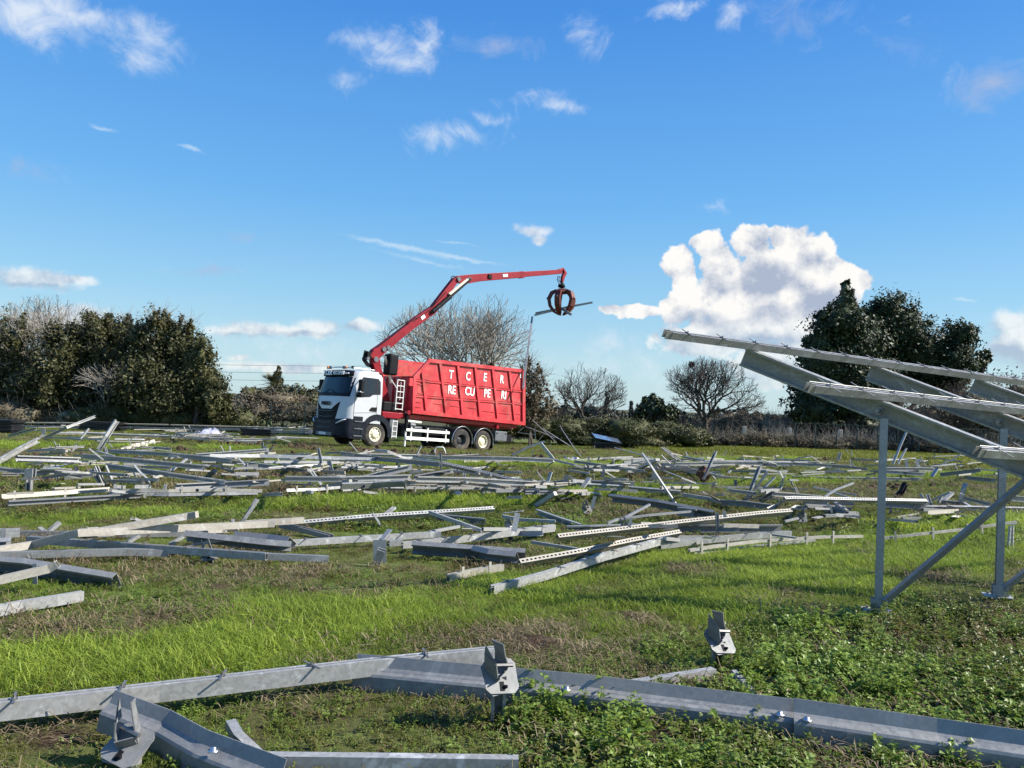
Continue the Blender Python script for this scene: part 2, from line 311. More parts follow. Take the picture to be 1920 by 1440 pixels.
# ------------------------------------------------------------------ mesh builder and object helpers
class MB:
    def __init__(s): s.v = []; s.f = []
    def add(s, vs, fs):
        b = len(s.v); s.v.extend([tuple(v) for v in vs]); s.f.extend([tuple(i+b for i in f) for f in fs]); return s
    def box(s, c, size, rot=None):
        x, y, z = (k/2 for k in size)
        vs = [Vector(q) for q in ((-x,-y,-z),(x,-y,-z),(x,y,-z),(-x,y,-z),(-x,-y,z),(x,-y,z),(x,y,z),(-x,y,z))]
        if rot is not None: vs = [rot @ v for v in vs]
        c = Vector(c); return s.add([v+c for v in vs], [(0,3,2,1),(4,5,6,7),(0,1,5,4),(1,2,6,5),(2,3,7,6),(3,0,4,7)])
    def tube(s, pts, rad, n=6, cap=True):
        pts = [Vector(p) for p in pts]; rad = rad if hasattr(rad, '__len__') else [rad]*len(pts)
        vs = []; ref = None
        for i, p in enumerate(pts):
            d = (pts[min(i+1, len(pts)-1)]-pts[max(i-1, 0)])
            if d.length < 1e-9: d = Vector((0, 0, 1))
            d.normalize()
            if ref is None: ref = Vector((0, 0, 1)) if abs(d.z) < .9 else Vector((1, 0, 0))
            a = d.cross(ref).normalized(); b = a.cross(d); ref = b if abs(b.dot(d)) < .5 else ref
            for k in range(n):
                t = 2*pi*k/n; vs.append(p+(a*cos(t)+b*sin(t))*rad[i])
        fs = [(i*n+k, i*n+(k+1) % n, (i+1)*n+(k+1) % n, (i+1)*n+k) for i in range(len(pts)-1) for k in range(n)]
        if cap: fs += [tuple(range(n))[::-1], tuple((len(pts)-1)*n+k for k in range(n))]
        return s.add(vs, fs)
    def prism(s, poly, y0, y1, T=None):
        """polygon in (x, z) extruded along y"""
        n = len(poly); vs = [Vector((p[0], y0, p[1])) for p in poly]+[Vector((p[0], y1, p[1])) for p in poly]
        if T is not None: vs = [T @ v for v in vs]
        return s.add(vs, [tuple(range(n)), tuple(range(2*n-1, n-1, -1))]+[(i, i+n, (i+1) % n+n, (i+1) % n) for i in range(n)])
    def extrude(s, prof, frames):
        """closed profile [(a, b)] swept through frames [(origin, A, B)]"""
        n = len(prof); vs = [o+A*a+B*b for (o, A, B) in frames for (a, b) in prof]
        fs = [(i*n+k, i*n+(k+1) % n, (i+1)*n+(k+1) % n, (i+1)*n+k) for i in range(len(frames)-1) for k in range(n)]
        fs += [tuple(range(n))[::-1], tuple((len(frames)-1)*n+k for k in range(n))]
        return s.add(vs, fs)
    def lathe(s, prof, n=28, axis='y', c=(0, 0, 0)):
        """profile [(r, h)] turned about an axis"""
        vs = []; c = Vector(c)
        for r, h in prof:
            for k in range(n):
                t = 2*pi*k/n; a, b = r*cos(t), r*sin(t)
                vs.append(c+(Vector((a, h, b)) if axis == 'y' else Vector((a, b, h)) if axis == 'z' else Vector((h, a, b))))
        fs = [(i*n+k, i*n+(k+1) % n, (i+1)*n+(k+1) % n, (i+1)*n+k) for i in range(len(prof)-1) for k in range(n)]
        return s.add(vs, fs)
    def mesh(s, name, mat=None, smooth=False):
        me = bpy.data.meshes.new(name); me.from_pydata(s.v, [], s.f)
        if mat is not None: me.materials.append(MT[mat] if isinstance(mat, str) else mat)
        if smooth: me.shade_smooth()
        me.update(); return me
    def build(s, name, mat, parent=None, smooth=False, bevel=0):
        o = bpy.data.objects.new(name, s.mesh(name, mat, smooth)); scene.collection.objects.link(o)
        if parent is not None: o.parent = parent
        if bevel:
            b = o.modifiers.new('bevel', 'BEVEL'); b.width = bevel; b.segments = 2; b.limit_method = 'ANGLE'; b.angle_limit = radians(50)
        return o
def mesh_obj(name, v, f, mat, parent=None, smooth=False):
    """numpy arrays to an object; f is (n, k) or list"""
    me = bpy.data.meshes.new(name); v = np.asarray(v, np.float32); f = np.asarray(f, np.int32)
    me.vertices.add(len(v)); me.vertices.foreach_set('co', v.ravel()); k = f.shape[1]
    me.loops.add(f.size); me.loops.foreach_set('vertex_index', f.ravel())
    me.polygons.add(len(f)); me.polygons.foreach_set('loop_start', np.arange(0, f.size, k, dtype=np.int32))
    me.update(calc_edges=True); me.validate()
    if mat: me.materials.append(MT[mat])
    if smooth: me.shade_smooth()
    o = bpy.data.objects.new(name, me)
    scene.collection.objects.link(o)
    if parent is not None: o.parent = parent
    return o
def tag(o, label=None, cat=None, group=None, kind=None):
    if label: o['label'] = label
    if cat: o['category'] = cat
    if group: o['group'] = group
    if kind: o['kind'] = kind
    return o
def thing(name, label, cat, loc=(0, 0, 0), rot=None, group=None):
    o = bpy.data.objects.new(name, None); scene.collection.objects.link(o); o.location = loc; o.empty_display_size = .3
    if rot is not None: o.rotation_euler = rot
    return tag(o, label, cat, group)
def link_part(name, me, parent, loc=(0, 0, 0), rot=None):
    o = bpy.data.objects.new(name, me); scene.collection.objects.link(o); o.parent = parent; o.location = loc
    if rot is not None: o.rotation_euler = rot
    return o
def text_mesh(body, size, mat, extrude=.004, bold=0.0):
    c = bpy.data.curves.new('lettering', 'FONT'); c.body = body; c.size = size; c.extrude = extrude; c.offset = bold
    c.align_x = 'CENTER'; c.align_y = 'CENTER'
    o = bpy.data.objects.new('lettering', c); scene.collection.objects.link(o)
    bpy.context.view_layer.update()
    me = bpy.data.meshes.new_from_object(o.evaluated_get(bpy.context.evaluated_depsgraph_get()))
    bpy.data.objects.remove(o); me.materials.clear(); me.materials.append(MT[mat]); return me
# ================================================================== SETTING: the field
STRIPS = []                                                    # bright grass strips: polylines on the ground with half widths
def strip(pix, w0, w1):
    pts = [G(*p) for p in pix]; STRIPS.append(([(p.x, p.y) for p in pts], w0, w1))
strip([(-300, 1300), (0, 1262), (300, 1240), (600, 1180), (900, 1165), (1200, 1120), (1450, 1085), (1700, 1050), (2100, 1010)], .34, .95)
strip([(0, 1110), (-200, 1130)], .3, .3)
strip([(1000, 1120), (1200, 1065), (1400, 1042), (1650, 1015), (1920, 985), (2200, 960)], .5, .8)
strip([(-200, 985), (60, 975), (330, 962), (600, 948), (900, 945), (1200, 920), (1500, 905), (1900, 890), (2300, 880)], .5, .7)
strip([(-200, 888), (0, 880), (300, 878), (600, 878), (900, 872), (1200, 872), (1500, 862)], .9, .9)
strip([(-200, 838), (0, 836), (250, 838), (480, 842)], 1.2, 1.2)
def lush(x, y):
    x = np.asarray(x, float); y = np.asarray(y, float); best = np.full(x.shape, -9.)
    for pts, w0, w1 in STRIPS:
        n = len(pts)
        for i in range(n-1):
            ax, ay = pts[i]; bx, by = pts[i+1]; dx, dy = bx-ax, by-ay
            t = np.clip(((x-ax)*dx+(y-ay)*dy)/(dx*dx+dy*dy+1e-9), 0, 1)
            w = w0+(w1-w0)*((i+t)/(n-1)); d = np.hypot(x-ax-t*dx, y-ay-t*dy)
            best = np.maximum(best, 1-d/w)
    return np.clip(best*1.0+(fbm(x, y, 1.1, 4)-.5)*2.8+.38, 0, 1)
SOIL = [(p, r) for p, r in ((G(550, 925), .75), (G(510, 915), .6), (G(600, 932), .5), (G(830, 920), .7), (G(770, 925), .5), (G(1010, 945), .5), (G(905, 930), .4), (G(80, 905), .5), (G(500, 895), .5),
        (G(1370, 880), .5), (G(1330, 905), .3), (G(1730, 955), .6), (G(1570, 1070), .25), (G(1660, 1075), .25), (G(1750, 1080), .3), (G(560, 840), 1.4), (G(430, 835), 1.2), (G(300, 825), 1.2),
        (G(700, 845), 1.6), (G(800, 852), 1.6), (G(900, 858), 1.5), (G(1060, 850), 1.6), (G(60, 835), 1.), (G(980, 860), 1.4), (G(1540, 862), 1.3), (G(1700, 868), 1.5), (G(1290, 850), 1.5), (G(1000, 1210), .35), (G(1180, 1165), .3), (G(1240, 1390), .22), (G(1550, 1420), .3), (G(360, 1290), .2), (G(300, 1160), .3), (G(1360, 1290), .18),
        (G(420, 1100), .25), (G(700, 1125), .3), (G(1650, 1190), .25), (G(1850, 1150), .3), (G(300, 1310), .2), (G(420, 1420), .2), (G(90, 1390), .25))]
def soil(x, y):
    x = np.asarray(x, float); y = np.asarray(y, float); b = np.zeros(x.shape)
    for p, r in SOIL: b = np.maximum(b, 1.15-np.hypot(x-p.x, (y-p.y)*.8)/r)
    n = fbm(x, y, 2.1, 4)
    b = np.where(b > 0, b+(n-.5)*1.3, b)
    gen = np.clip((fbm(x+31, y, .9, 4)-.60)*6, 0, 1)*.6
    return np.clip(np.maximum(b, gen), 0, 1)
def ground():
    ys = np.concatenate([np.arange(-6, 2.5, .5), np.arange(2.5, 10, .055), np.arange(10, 20, .13), np.arange(20, 62, .4), np.geomspace(62, 3500, 45)])
    k = np.linspace(-1, 1, 331); xs = np.sign(k)*(np.abs(k)*14+np.abs(k)**7*2600)
    X, Y = np.meshgrid(xs, ys); Z = gz(X, Y)
    nr = np.clip(1-(Y-8)/14, .0, 1)*np.clip(1-(np.abs(X)-9)/8, 0, 1); s = soil(X, Y)
    Z = Z + nr*((fbm(X, Y, 4., 3)-.5)*.035) + s*np.clip(1-(Y-30)/20, 0, 1)*((fbm(X, Y, 3.3, 4)-.42)*.14)
    v = np.stack([X, Y, Z], -1).reshape(-1, 3); h, w = X.shape
    i = (np.arange(h-1)[:, None]*w+np.arange(w-1)[None]).ravel(); f = np.stack([i, i+1, i+w+1, i+w], 1)
    def gm(N, b, o):
        tc = N.node('ShaderNodeTexCoord').outputs['Object']
        sa = N.node('ShaderNodeAttribute', attribute_name='soil').outputs['Fac']; la = N.node('ShaderNodeAttribute', attribute_name='lush').outputs['Fac']
        n = N.noise(tc, .8, 8, .65); m = N.noise(tc, 7, 8, .7); q = N.noise(tc, 45, 6, .7)
        weed = N.mix(N.ramp(m, .35, .65), (.085, .075, .036), (.10, .125, .035))
        weed = N.mix(N.ramp(q, .5, .75), weed, (.13, .11, .06))
        weed = N.mix(N.ramp(n, .38, .62), weed, (.11, .15, .036))
        gr = N.mix(N.ramp(q, .3, .7), (.10, .14, .024), (.18, .24, .04))
        c = N.mix(la, weed, gr)
        so_ = N.mix(N.ramp(q, .3, .7), (.030, .018, .011), (.078, .048, .030)); c = N.mix(sa, c, so_)
        pos = N.node('ShaderNodeSeparateXYZ', {0: tc}); far = N.ramp(N.m('ADD', pos.outputs[1], N.m('MULTIPLY', pos.outputs[0], .32)), 43, 50)
        yl = N.mix(N.ramp(m, .3, .7), (.13, .14, .018), (.22, .22, .028)); c = N.mix(N.m('MULTIPLY', N.m('MULTIPLY', far, N.ramp(pos.outputs[1], 54, 57, 1, 0)), N.ramp(pos.outputs[0], 5, 10)), c, yl)
        c = N.mix(N.ramp(pos.outputs[1], 55, 60), c, N.mix(N.ramp(m, .3, .7), (.050, .045, .025), (.075, .075, .032)))
        N.put(b.inputs['Base Color'], c); b.inputs['Roughness'].default_value = .95; b.inputs['Specular IOR Level'].default_value = .15
        bp = N.node('ShaderNodeBump', {'Strength': .8, 'Distance': .03, 'Height': N.m('ADD', m, N.m('MULTIPLY', q, .5))}); N.put(b.inputs['Normal'], bp.outputs[0])
    MT['ground'] = material('field_earth_and_turf', gm)
    o = mesh_obj('ground', v, f, 'ground', smooth=True); tag(o, kind='structure')
    for nm, a in (('soil', s), ('lush', lush(X, Y))):
        at_ = o.data.attributes.new(nm, 'FLOAT', 'POINT'); at_.data.foreach_set('value', np.asarray(a, np.float32).ravel())
ground()

# ------------------------------------------------------------------ ground cover (instanced clumps)
def src_collection(name, meshes):
    c = bpy.data.collections.new(name)
    for i, me in enumerate(meshes):
        o = bpy.data.objects.new('%s_%02d' % (name, i), me); c.objects.link(o)
    return c
def blade_clump(n, hmin, hmax, spread, w, seed, lean=.6, mat='grass'):
    R = np.random.default_rng(seed); b = MB()
    for _ in range(n):
        a = R.uniform(0, 2*pi); r = spread*sqrt(R.random()); x, y = r*cos(a), r*sin(a); h = R.uniform(hmin, hmax)
        a2 = R.uniform(0, 2*pi); L = lean*h*R.uniform(.2, 1.3); dx, dy = cos(a2)*L, sin(a2)*L; px, py = -sin(a2+R.normal()*.6)*w, cos(a2)*w
        P = [Vector((x+dx*t*t, y+dy*t*t, h*t*(1-.25*t*lean))) for t in (0, .45, .8, 1)]; W = (1, .9, .55, 0)
        vs = []
        for p, k in zip(P[:3], W): vs += [p-Vector((px, py, 0))*k, p+Vector((px, py, 0))*k]
        vs.append(P[3]); b.add(vs, [(0, 1, 3, 2), (2, 3, 5, 4), (4, 5, 6)])
    return b.mesh('grass_clump', mat)
def leaf_quads(b, c, d, up, L, Wd, fold=.25):
    side = d.cross(up); side = side.normalized() if side.length > 1e-4 else Vector((1, 0, 0)); n = side.cross(d).normalized()
    p0 = c; p1 = c+d*L*.45; p2 = c+d*L-n*L*.18
    b.add([p0, p1+side*Wd*.5+n*Wd*fold, p1-n*0, p1-side*Wd*.5+n*Wd*fold, p2], [(0, 1, 2), (0, 2, 3), (1, 4, 2), (2, 4, 3)])
def weed_clump(ns, hmin, hmax, spread, L, Wd, seed, mat='weed', nl=7):
    R = np.random.default_rng(seed); b = MB()
    for _ in range(ns):
        a = R.uniform(0, 2*pi); r = spread*sqrt(R.random()); base = Vector((r*cos(a), r*sin(a), 0)); h = R.uniform(hmin, hmax)
        tip = base+Vector((R.normal()*h*.35, R.normal()*h*.35, h)); b.tube([base, tip], [.0018, .001], 3, cap=False)
        for k in range(nl):
            t = .25+.75*(k+R.random())/nl; c = base.lerp(tip, t); th = R.uniform(0, 2*pi); d = Vector((cos(th), sin(th), R.uniform(-.15, .6))).normalized()
            s = R.uniform(.6, 1.15)*(1.1-.35*t); leaf_quads(b, c, d, Vector((0, 0, 1)), L*s, Wd*s)
    return b.mesh('weed_clump', mat)
def litter_clump(n, L, spread, seed):
    R = np.random.default_rng(seed); b = MB()
    for _ in range(n):
        a = R.uniform(0, 2*pi); r = spread*sqrt(R.random()); c = Vector((r*cos(a), r*sin(a), R.uniform(.004, .045))); th = R.uniform(0, 2*pi)
        d = Vector((cos(th), sin(th), R.normal()*.25)).normalized()*L*R.uniform(.4, 1.2); s = Vector((-sin(th), cos(th), 0))*R.uniform(.0012, .003)
        m = c+d*.5+Vector((0, 0, R.uniform(0, .02))); b.add([c-s, c+s, m+s, m-s, c+d], [(0, 1, 2, 3), (3, 2, 4)])
    return b.mesh('litter_clump', 'litter')
def clod(seed):
    R = np.random.default_rng(seed); b = MB(); import bmesh
    bm = bmesh.new(); bmesh.ops.create_icosphere(bm, subdivisions=2, radius=.5)
    for v in bm.verts: v.co *= 1+R.normal()*.16; v.co.z *= .7
    me = bpy.data.meshes.new('clod'); bm.to_mesh(me); bm.free(); me.materials.append(MT['clod']); return me
def scatter(name, label, cat, coll, P, rot, scl, idx, tint):
    me = bpy.data.meshes.new(name); me.vertices.add(len(P)); me.vertices.foreach_set('co', np.asarray(P, np.float32).ravel())
    for nm, tp, arr, key in (('rot', 'FLOAT_VECTOR', rot, 'vector'), ('scl', 'FLOAT_VECTOR', scl, 'vector'), ('idx', 'INT', idx, 'value'), ('tint', 'FLOAT', tint, 'value')):
        a = me.attributes.new(nm, tp, 'POINT'); a.data.foreach_set(key, np.ascontiguousarray(arr, np.int32 if tp == 'INT' else np.float32).ravel())
    o = bpy.data.objects.new(name, me); scene.collection.objects.link(o)
    ng = bpy.data.node_groups.new(name+'_scatter', 'GeometryNodeTree')
    ng.interface.new_socket('Geometry', in_out='INPUT', socket_type='NodeSocketGeometry'); ng.interface.new_socket('Geometry', in_out='OUTPUT', socket_type='NodeSocketGeometry')
    n, l = ng.nodes, ng.links; i = n.new('NodeGroupInput'); q = n.new('NodeGroupOutput'); ip = n.new('GeometryNodeInstanceOnPoints'); ci = n.new('GeometryNodeCollectionInfo')
    ci.inputs['Collection'].default_value = coll; ci.inputs['Separate Children'].default_value = True; ci.inputs['Reset Children'].default_value = True
    def na(nm, tp):
        a = n.new('GeometryNodeInputNamedAttribute'); a.data_type = tp; a.inputs['Name'].default_value = nm; return a.outputs['Attribute']
    er = n.new('FunctionNodeEulerToRotation'); l.new(na('rot', 'FLOAT_VECTOR'), er.inputs[0]); l.new(er.outputs[0], ip.inputs['Rotation'])
    ip.inputs['Pick Instance'].default_value = True; l.new(na('idx', 'INT'), ip.inputs['Instance Index']); l.new(na('scl', 'FLOAT_VECTOR'), ip.inputs['Scale'])
    l.new(i.outputs[0], ip.inputs['Points']); l.new(ci.outputs[0], ip.inputs['Instance']); l.new(ip.outputs[0], q.inputs[0])
    m = o.modifiers.new('scatter', 'NODES'); m.node_group = ng
    return tag(o, label, cat, kind='stuff')
def field_points(zones, seed):
    """zones (y0, y1, per square metre); random points in the field, wider than the view"""
    R = np.random.default_rng(seed); out = []
    for y0, y1, dens in zones:
        hw = .74*y1+1.6; n = int((y1-y0)*2*hw*dens); out.append(np.stack([R.uniform(-hw, hw, n), R.uniform(y0, y1, n)], 1))
    p = np.concatenate(out); p = p[np.abs(p[:, 0]) < .74*p[:, 1]+1.6]; return p, R
def cover():
    # grass
    col = src_collection('grass_source', [blade_clump(34, .035, .09, .10, .0018, 1, 1.1), blade_clump(38, .03, .08, .12, .0018, 2, 1.3), blade_clump(30, .04, .10, .10, .0021, 3, 1.1),
                                          blade_clump(48, .05, .12, .22, .0045, 4, 1.1), blade_clump(50, .04, .10, .24, .0045, 5, 1.2)])
    p, R = field_points([(2.4, 6, 420), (6, 10, 300), (10, 16, 120), (16, 26, 50), (26, 50, 22)], 3)
    L = lush(p[:, 0], p[:, 1]); S = soil(p[:, 0], p[:, 1]); keep = R.random(len(p)) < np.where(p[:, 1] < 6, .85+.2*L, .60+.5*L)*(1-.85*S)
    p = p[keep]; L = L[keep]; n = len(p); d = p[:, 1]
    far = d > 12; idx = np.where(far, R.integers(3, 5, n), R.integers(0, 3, n))
    s = (.55+.75*L**1.3)*R.uniform(.6, 1.4, n)*np.where(far, 1.0+np.clip(d-12, 0, 30)*.012, 1.)
    P = np.stack([p[:, 0], p[:, 1], gz(p[:, 0], p[:, 1])-.012], 1); rot = np.stack([R.normal(0, .12, n), R.normal(0, .12, n), R.uniform(0, 2*pi, n)], 1)
    tint = np.clip(.22+.55*L+R.normal(0, .16, n)+(fbm(p[:, 0], p[:, 1], .7, 3)-.5)*1.0, 0, 1)
    scatter('grass', 'short bright green winter grass growing in strips across the field', 'grass', col, P, rot, np.stack([s, s, s*R.uniform(.8, 1.2, n)], 1), idx, tint)
    # broad-leaved weeds
    col = src_collection('weed_source', [weed_clump(7, .03, .09, .09, .032, .022, 11), weed_clump(8, .03, .07, .10, .024, .018, 12), weed_clump(5, .05, .12, .07, .042, .030, 13),
                                         weed_clump(10, .04, .11, .20, .060, .045, 14), weed_clump(11, .03, .09, .24, .055, .04, 15), weed_clump(6, .06, .15, .08, .05, .036, 16, nl=9)])
    p, R = field_points([(2.4, 5, 300), (5, 9, 200), (9, 15, 90), (15, 26, 34), (26, 50, 9)], 4)
    L = lush(p[:, 0], p[:, 1]); S = soil(p[:, 0], p[:, 1]); W = fbm(p[:, 0]+9, p[:, 1], .8, 4)
    patch = np.zeros(len(p))
    for (q, r) in ((G(1600, 1290), 1.15), (G(1850, 1290), 1.1), (G(1700, 1200), .9), (G(1450, 1330), .6), (G(1200, 1420), .55), (G(1000, 1340), .30), (G(1350, 1440), .6), (G(1900, 1180), 1.), (G(1650, 1430), .3), (G(1130, 1350), .35), (G(1600,1200),.8)):
        patch = np.maximum(patch, np.clip(1.3-np.hypot(p[:, 0]-q.x, p[:, 1]-q.y)/r, 0, 1))
    keep = R.random(len(p)) < np.clip(.46+1.5*(W-.36)+.75*patch, 0, 1)*(1-.62*L)*(1-.85*S)
    p = p[keep]; L = L[keep]; patch = patch[keep]; W = W[keep]; n = len(p); far = p[:, 1] > 10
    idx = np.where(far, R.integers(3, 5, n), np.where(R.random(n) < patch*.55, np.where(R.random(n) < .5, 2, 5), R.integers(0, 2, n)))
    s = R.uniform(.55, 1.15, n)*(.75+.5*patch)
    P = np.stack([p[:, 0], p[:, 1], gz(p[:, 0], p[:, 1])-.01], 1); rot = np.stack([R.normal(0, .18, n), R.normal(0, .18, n), R.uniform(0, 2*pi, n)], 1)
    tint = np.clip(.36+.30*patch+(W-.5)*1.3+R.normal(0, .19, n), 0, 1)
    scatter('weeds', 'low broad leaved green weeds covering the field between the grass strips', 'weeds', col, P, rot, np.stack([s, s, s], 1), idx, tint)
    # dry stalks
    col = src_collection('litter_source', [litter_clump(26, .09, .13, 21), litter_clump(30, .06, .13, 22), litter_clump(30, .12, .22, 23)])
    p, R = field_points([(2.4, 6, 85), (6, 11, 45), (11, 22, 14), (22, 45, 4)], 5)
    L = lush(p[:, 0], p[:, 1]); W = fbm(p[:, 0]-19, p[:, 1], 1.1, 4); S = soil(p[:, 0], p[:, 1])
    keep = R.random(len(p)) < np.clip((W-.36)*3+.7*S, 0, 1)*(1-.85*L); p = p[keep]; n = len(p)
    s = R.uniform(.7, 1.4, n)*np.where(p[:, 1] > 12, 1.7, 1); P = np.stack([p[:, 0], p[:, 1], gz(p[:, 0], p[:, 1])], 1)
    scatter('dry_stalks', 'brown dead stalks and cut straw lying among the weeds', 'dead grass', col, P, np.stack([0*s, 0*s, R.uniform(0, 2*pi, n)], 1), np.stack([s, s, s*1.2], 1), R.integers(0, 3, n), np.clip(R.normal(.45, .25, n), 0, 1))
    # earth clods
    col = src_collection('clod_source', [clod(31), clod(32), clod(33)])
    p, R = field_points([(2.6, 10, 60), (10, 22, 55), (22, 44, 16)], 6)
    S = soil(p[:, 0], p[:, 1]); keep = R.random(len(p)) < np.clip(S*1.2-.25, .0, 1)*(1-.6*lush(p[:, 0], p[:, 1])); p = p[keep]; n = len(p)
    s = np.abs(R.normal(0, 1, n))*.045*np.clip(p[:, 1]/15, .22, 1.8)+.010; P = np.stack([p[:, 0], p[:, 1], gz(p[:, 0], p[:, 1])+s*.2+S[keep]*.03*(p[:, 1] > 9)], 1)
    scatter('earth_clods', 'dark brown clods of earth torn up around the pulled posts', 'earth', col, P, R.uniform(0, 6, (n, 3)), np.stack([s, s, s], 1), R.integers(0, 3, n), R.random(n))
    # yellow grass strip by the fence on the right
    col = src_collection('yellow_source', [blade_clump(50, .12, .30, .35, .010, 41, .7, 'yellow_grass'), blade_clump(50, .10, .26, .4, .010, 42, .8, 'yellow_grass')])
    R = np.random.default_rng(8); n = 22000; x = R.uniform(8, 48, n); y = R.uniform(36, 56, n); keep = y > 50-.32*x+np.clip(R.normal(0, 1.5, n), -3, 3)
    x, y = x[keep], y[keep]; n = len(x); s = R.uniform(.6, 1.2, n)
    scatter('yellow_grass', 'yellow green grass strip in front of the wire fence on the right', 'grass', col, np.stack([x, y, gz(x, y)-.02], 1), np.stack([0*x, 0*x, R.uniform(0, 6, n)], 1), np.stack([s, s, s], 1), R.integers(0, 2, n), np.clip(fbm(x, y, .3, 3)+R.normal(0, .15, n), 0, 1))
cover()
# ================================================================== TREES AND BUSHES
def leaf_cloud(R, lobes, n, size, spray=.0, upness=.3, shell=.45):
    """lobes [(centre Vector, rx, ry, rz)]; returns quads scattered in lumpy clumps through the lobes"""
    vol = np.array([l[1]*l[2]*l[3] for l in lobes])**.67; cnt = (n*vol/vol.sum()).astype(int)
    V = []
    for (c, rx, ry, rz), m in zip(lobes, cnt):
        if m < 4: continue
        nb = max(5, m//38)                                    # twig ends that carry a tuft each
        u = R.normal(size=(nb, 3)); u /= np.linalg.norm(u, axis=1)[:, None]
        u *= (1+R.normal(0, .10, (nb, 1))); rr = (shell+(1-shell)*R.random((nb, 1))**.6)
        cen = u*rr; k = R.integers(0, nb, m); ts = R.uniform(.06, .17, nb)[k][:, None]
        off = np.clip(R.normal(size=(m, 3)), -2, 2)*ts
        if spray: off += u[k]*np.abs(np.clip(R.normal(0, 1, (m, 1)), -2, 2))*spray + np.array([0, 0, 1])*np.abs(np.clip(R.normal(0, 1, (m, 1)), -2, 2))*spray
        p = (cen[k]+off)*np.array([rx, ry, rz])+np.array(c)
        out = u[k]+R.normal(size=(m, 3))*.75; out[:, 2] += upness; out /= np.linalg.norm(out, axis=1)[:, None]
        a = np.cross(out, R.normal(size=(m, 3))); a /= np.linalg.norm(a, axis=1)[:, None]+1e-9; b = np.cross(out, a)
        s = size*R.uniform(.5, 1.3, (m, 1)); a *= s*.5; b *= s*R.uniform(.5, 1.0, (m, 1))
        V.append(np.stack([p-b, p+a*.9-out*s*.08, p+b, p-a*.9-out*s*.08], 1))
    V = np.concatenate(V).reshape(-1, 3); return V, np.arange(len(V)).reshape(-1, 4)
def core_mesh(lobes, R, k=.72):
    import bmesh
    bm = bmesh.new(); bmesh.ops.create_icosphere(bm, subdivisions=3, radius=1); base = np.array([v.co[:] for v in bm.verts]); fs = [[v.index for v in f.verts] for f in bm.faces]; bm.free()
    V, Fc = [], []; o = 0
    for (c, rx, ry, rz) in lobes:
        q = base*(1+(fbm(base[:, 0]*3+c[0], base[:, 2]*3+base[:, 1]*2, 1.3, 3)[:, None]-.5)*.7)*k
        V.append(q*np.array([rx, ry, rz])+np.array(c)); Fc += [[i+o for i in f] for f in fs]; o += len(base)
    return np.concatenate(V), np.array(Fc)
def px_lobes(spec, depth, base, dj=1.0, seed=0):
    R = np.random.default_rng(seed); out = []
    for s in spec:
        cx, cy, rx, ry = s[:4]; dd = s[4] if len(s) > 4 else R.uniform(-dj, dj); p = Dp(cx, cy, depth+dd)
        k = (depth+dd)/F_PX; out.append((Vector((p.x-base.x, p.y-base.y, p.z-base.z)), rx*k, (rx*.55+ry*.35)*k, ry*k))
    return out
def limb(b, R, p, d, r, L, n=5, wob=.18, up=.05):
    pts = [p.copy()]; rs = [r]
    for i in range(n):
        d = (d+Vector(R.normal(0, wob, 3))+Vector((0, 0, up))).normalized(); p = p+d*L/n; pts.append(p.copy()); rs.append(r*(1-.75*(i+1)/n))
    b.tube(pts, rs, 6, cap=False); return p
def evergreen(name, label, cat, px, depth, lobes, n, size, leaf='leaf_dark', spray=0, core=.64, trunk=.12, group=None, seed=0, twigs=0, twig_mat='bark_pale'):
    R = np.random.default_rng(seed+50); base = at(px, depth); t = thing(name, label, cat, base, group=group)
    L = px_lobes(lobes, depth, base, seed=seed)
    if spray >= .14: L = [(c, a*.86, b_*.86, d*.86) for c, a, b_, d in L]      # room for the shoots that stand out of the crown
    V, Fq = leaf_cloud(R, L, n, size, spray)
    mesh_obj('crown', V, Fq, leaf, t)
    if core:
        V, Fc = core_mesh(L, R, core); mesh_obj('inner_foliage', V, Fc, leaf, t)
    b = MB()
    if trunk:
        for k in range(3 if trunk < .2 else 1):
            c = L[R.integers(0, len(L))][0] if k else Vector((L[0][0].x, L[0][0].y, L[0][0].z))
            b.tube([(R.normal()*.15*k, R.normal()*.15*k, -.2), c*.5+Vector((R.normal()*.2, 0, 0)), c], [trunk*1.2, trunk, trunk*.4], 7)
        for l in L[:8]: b.tube([(0, 0, max(.2, l[0].z*.4)), l[0]*.75, l[0]+Vector((0, 0, l[3]*.3))], [trunk*.5, trunk*.35, .01], 5)
        b.build('trunk', 'bark', t)
    if twigs:
        b = MB()
        for _ in range(twigs):
            l = L[R.integers(0, len(L))]; u = Vector(R.normal(size=3)).normalized(); u.z = abs(u.z)*.8; c = l[0]+Vector((u.x*l[1], u.y*l[2], u.z*l[3]))*.8
            limb(b, R, c, (u+Vector((0, 0, .5))).normalized(), .012, R.uniform(.5, 1.5), 4, .3)
        tag(b.build('twigs', twig_mat, t), kind='stuff')
    return t
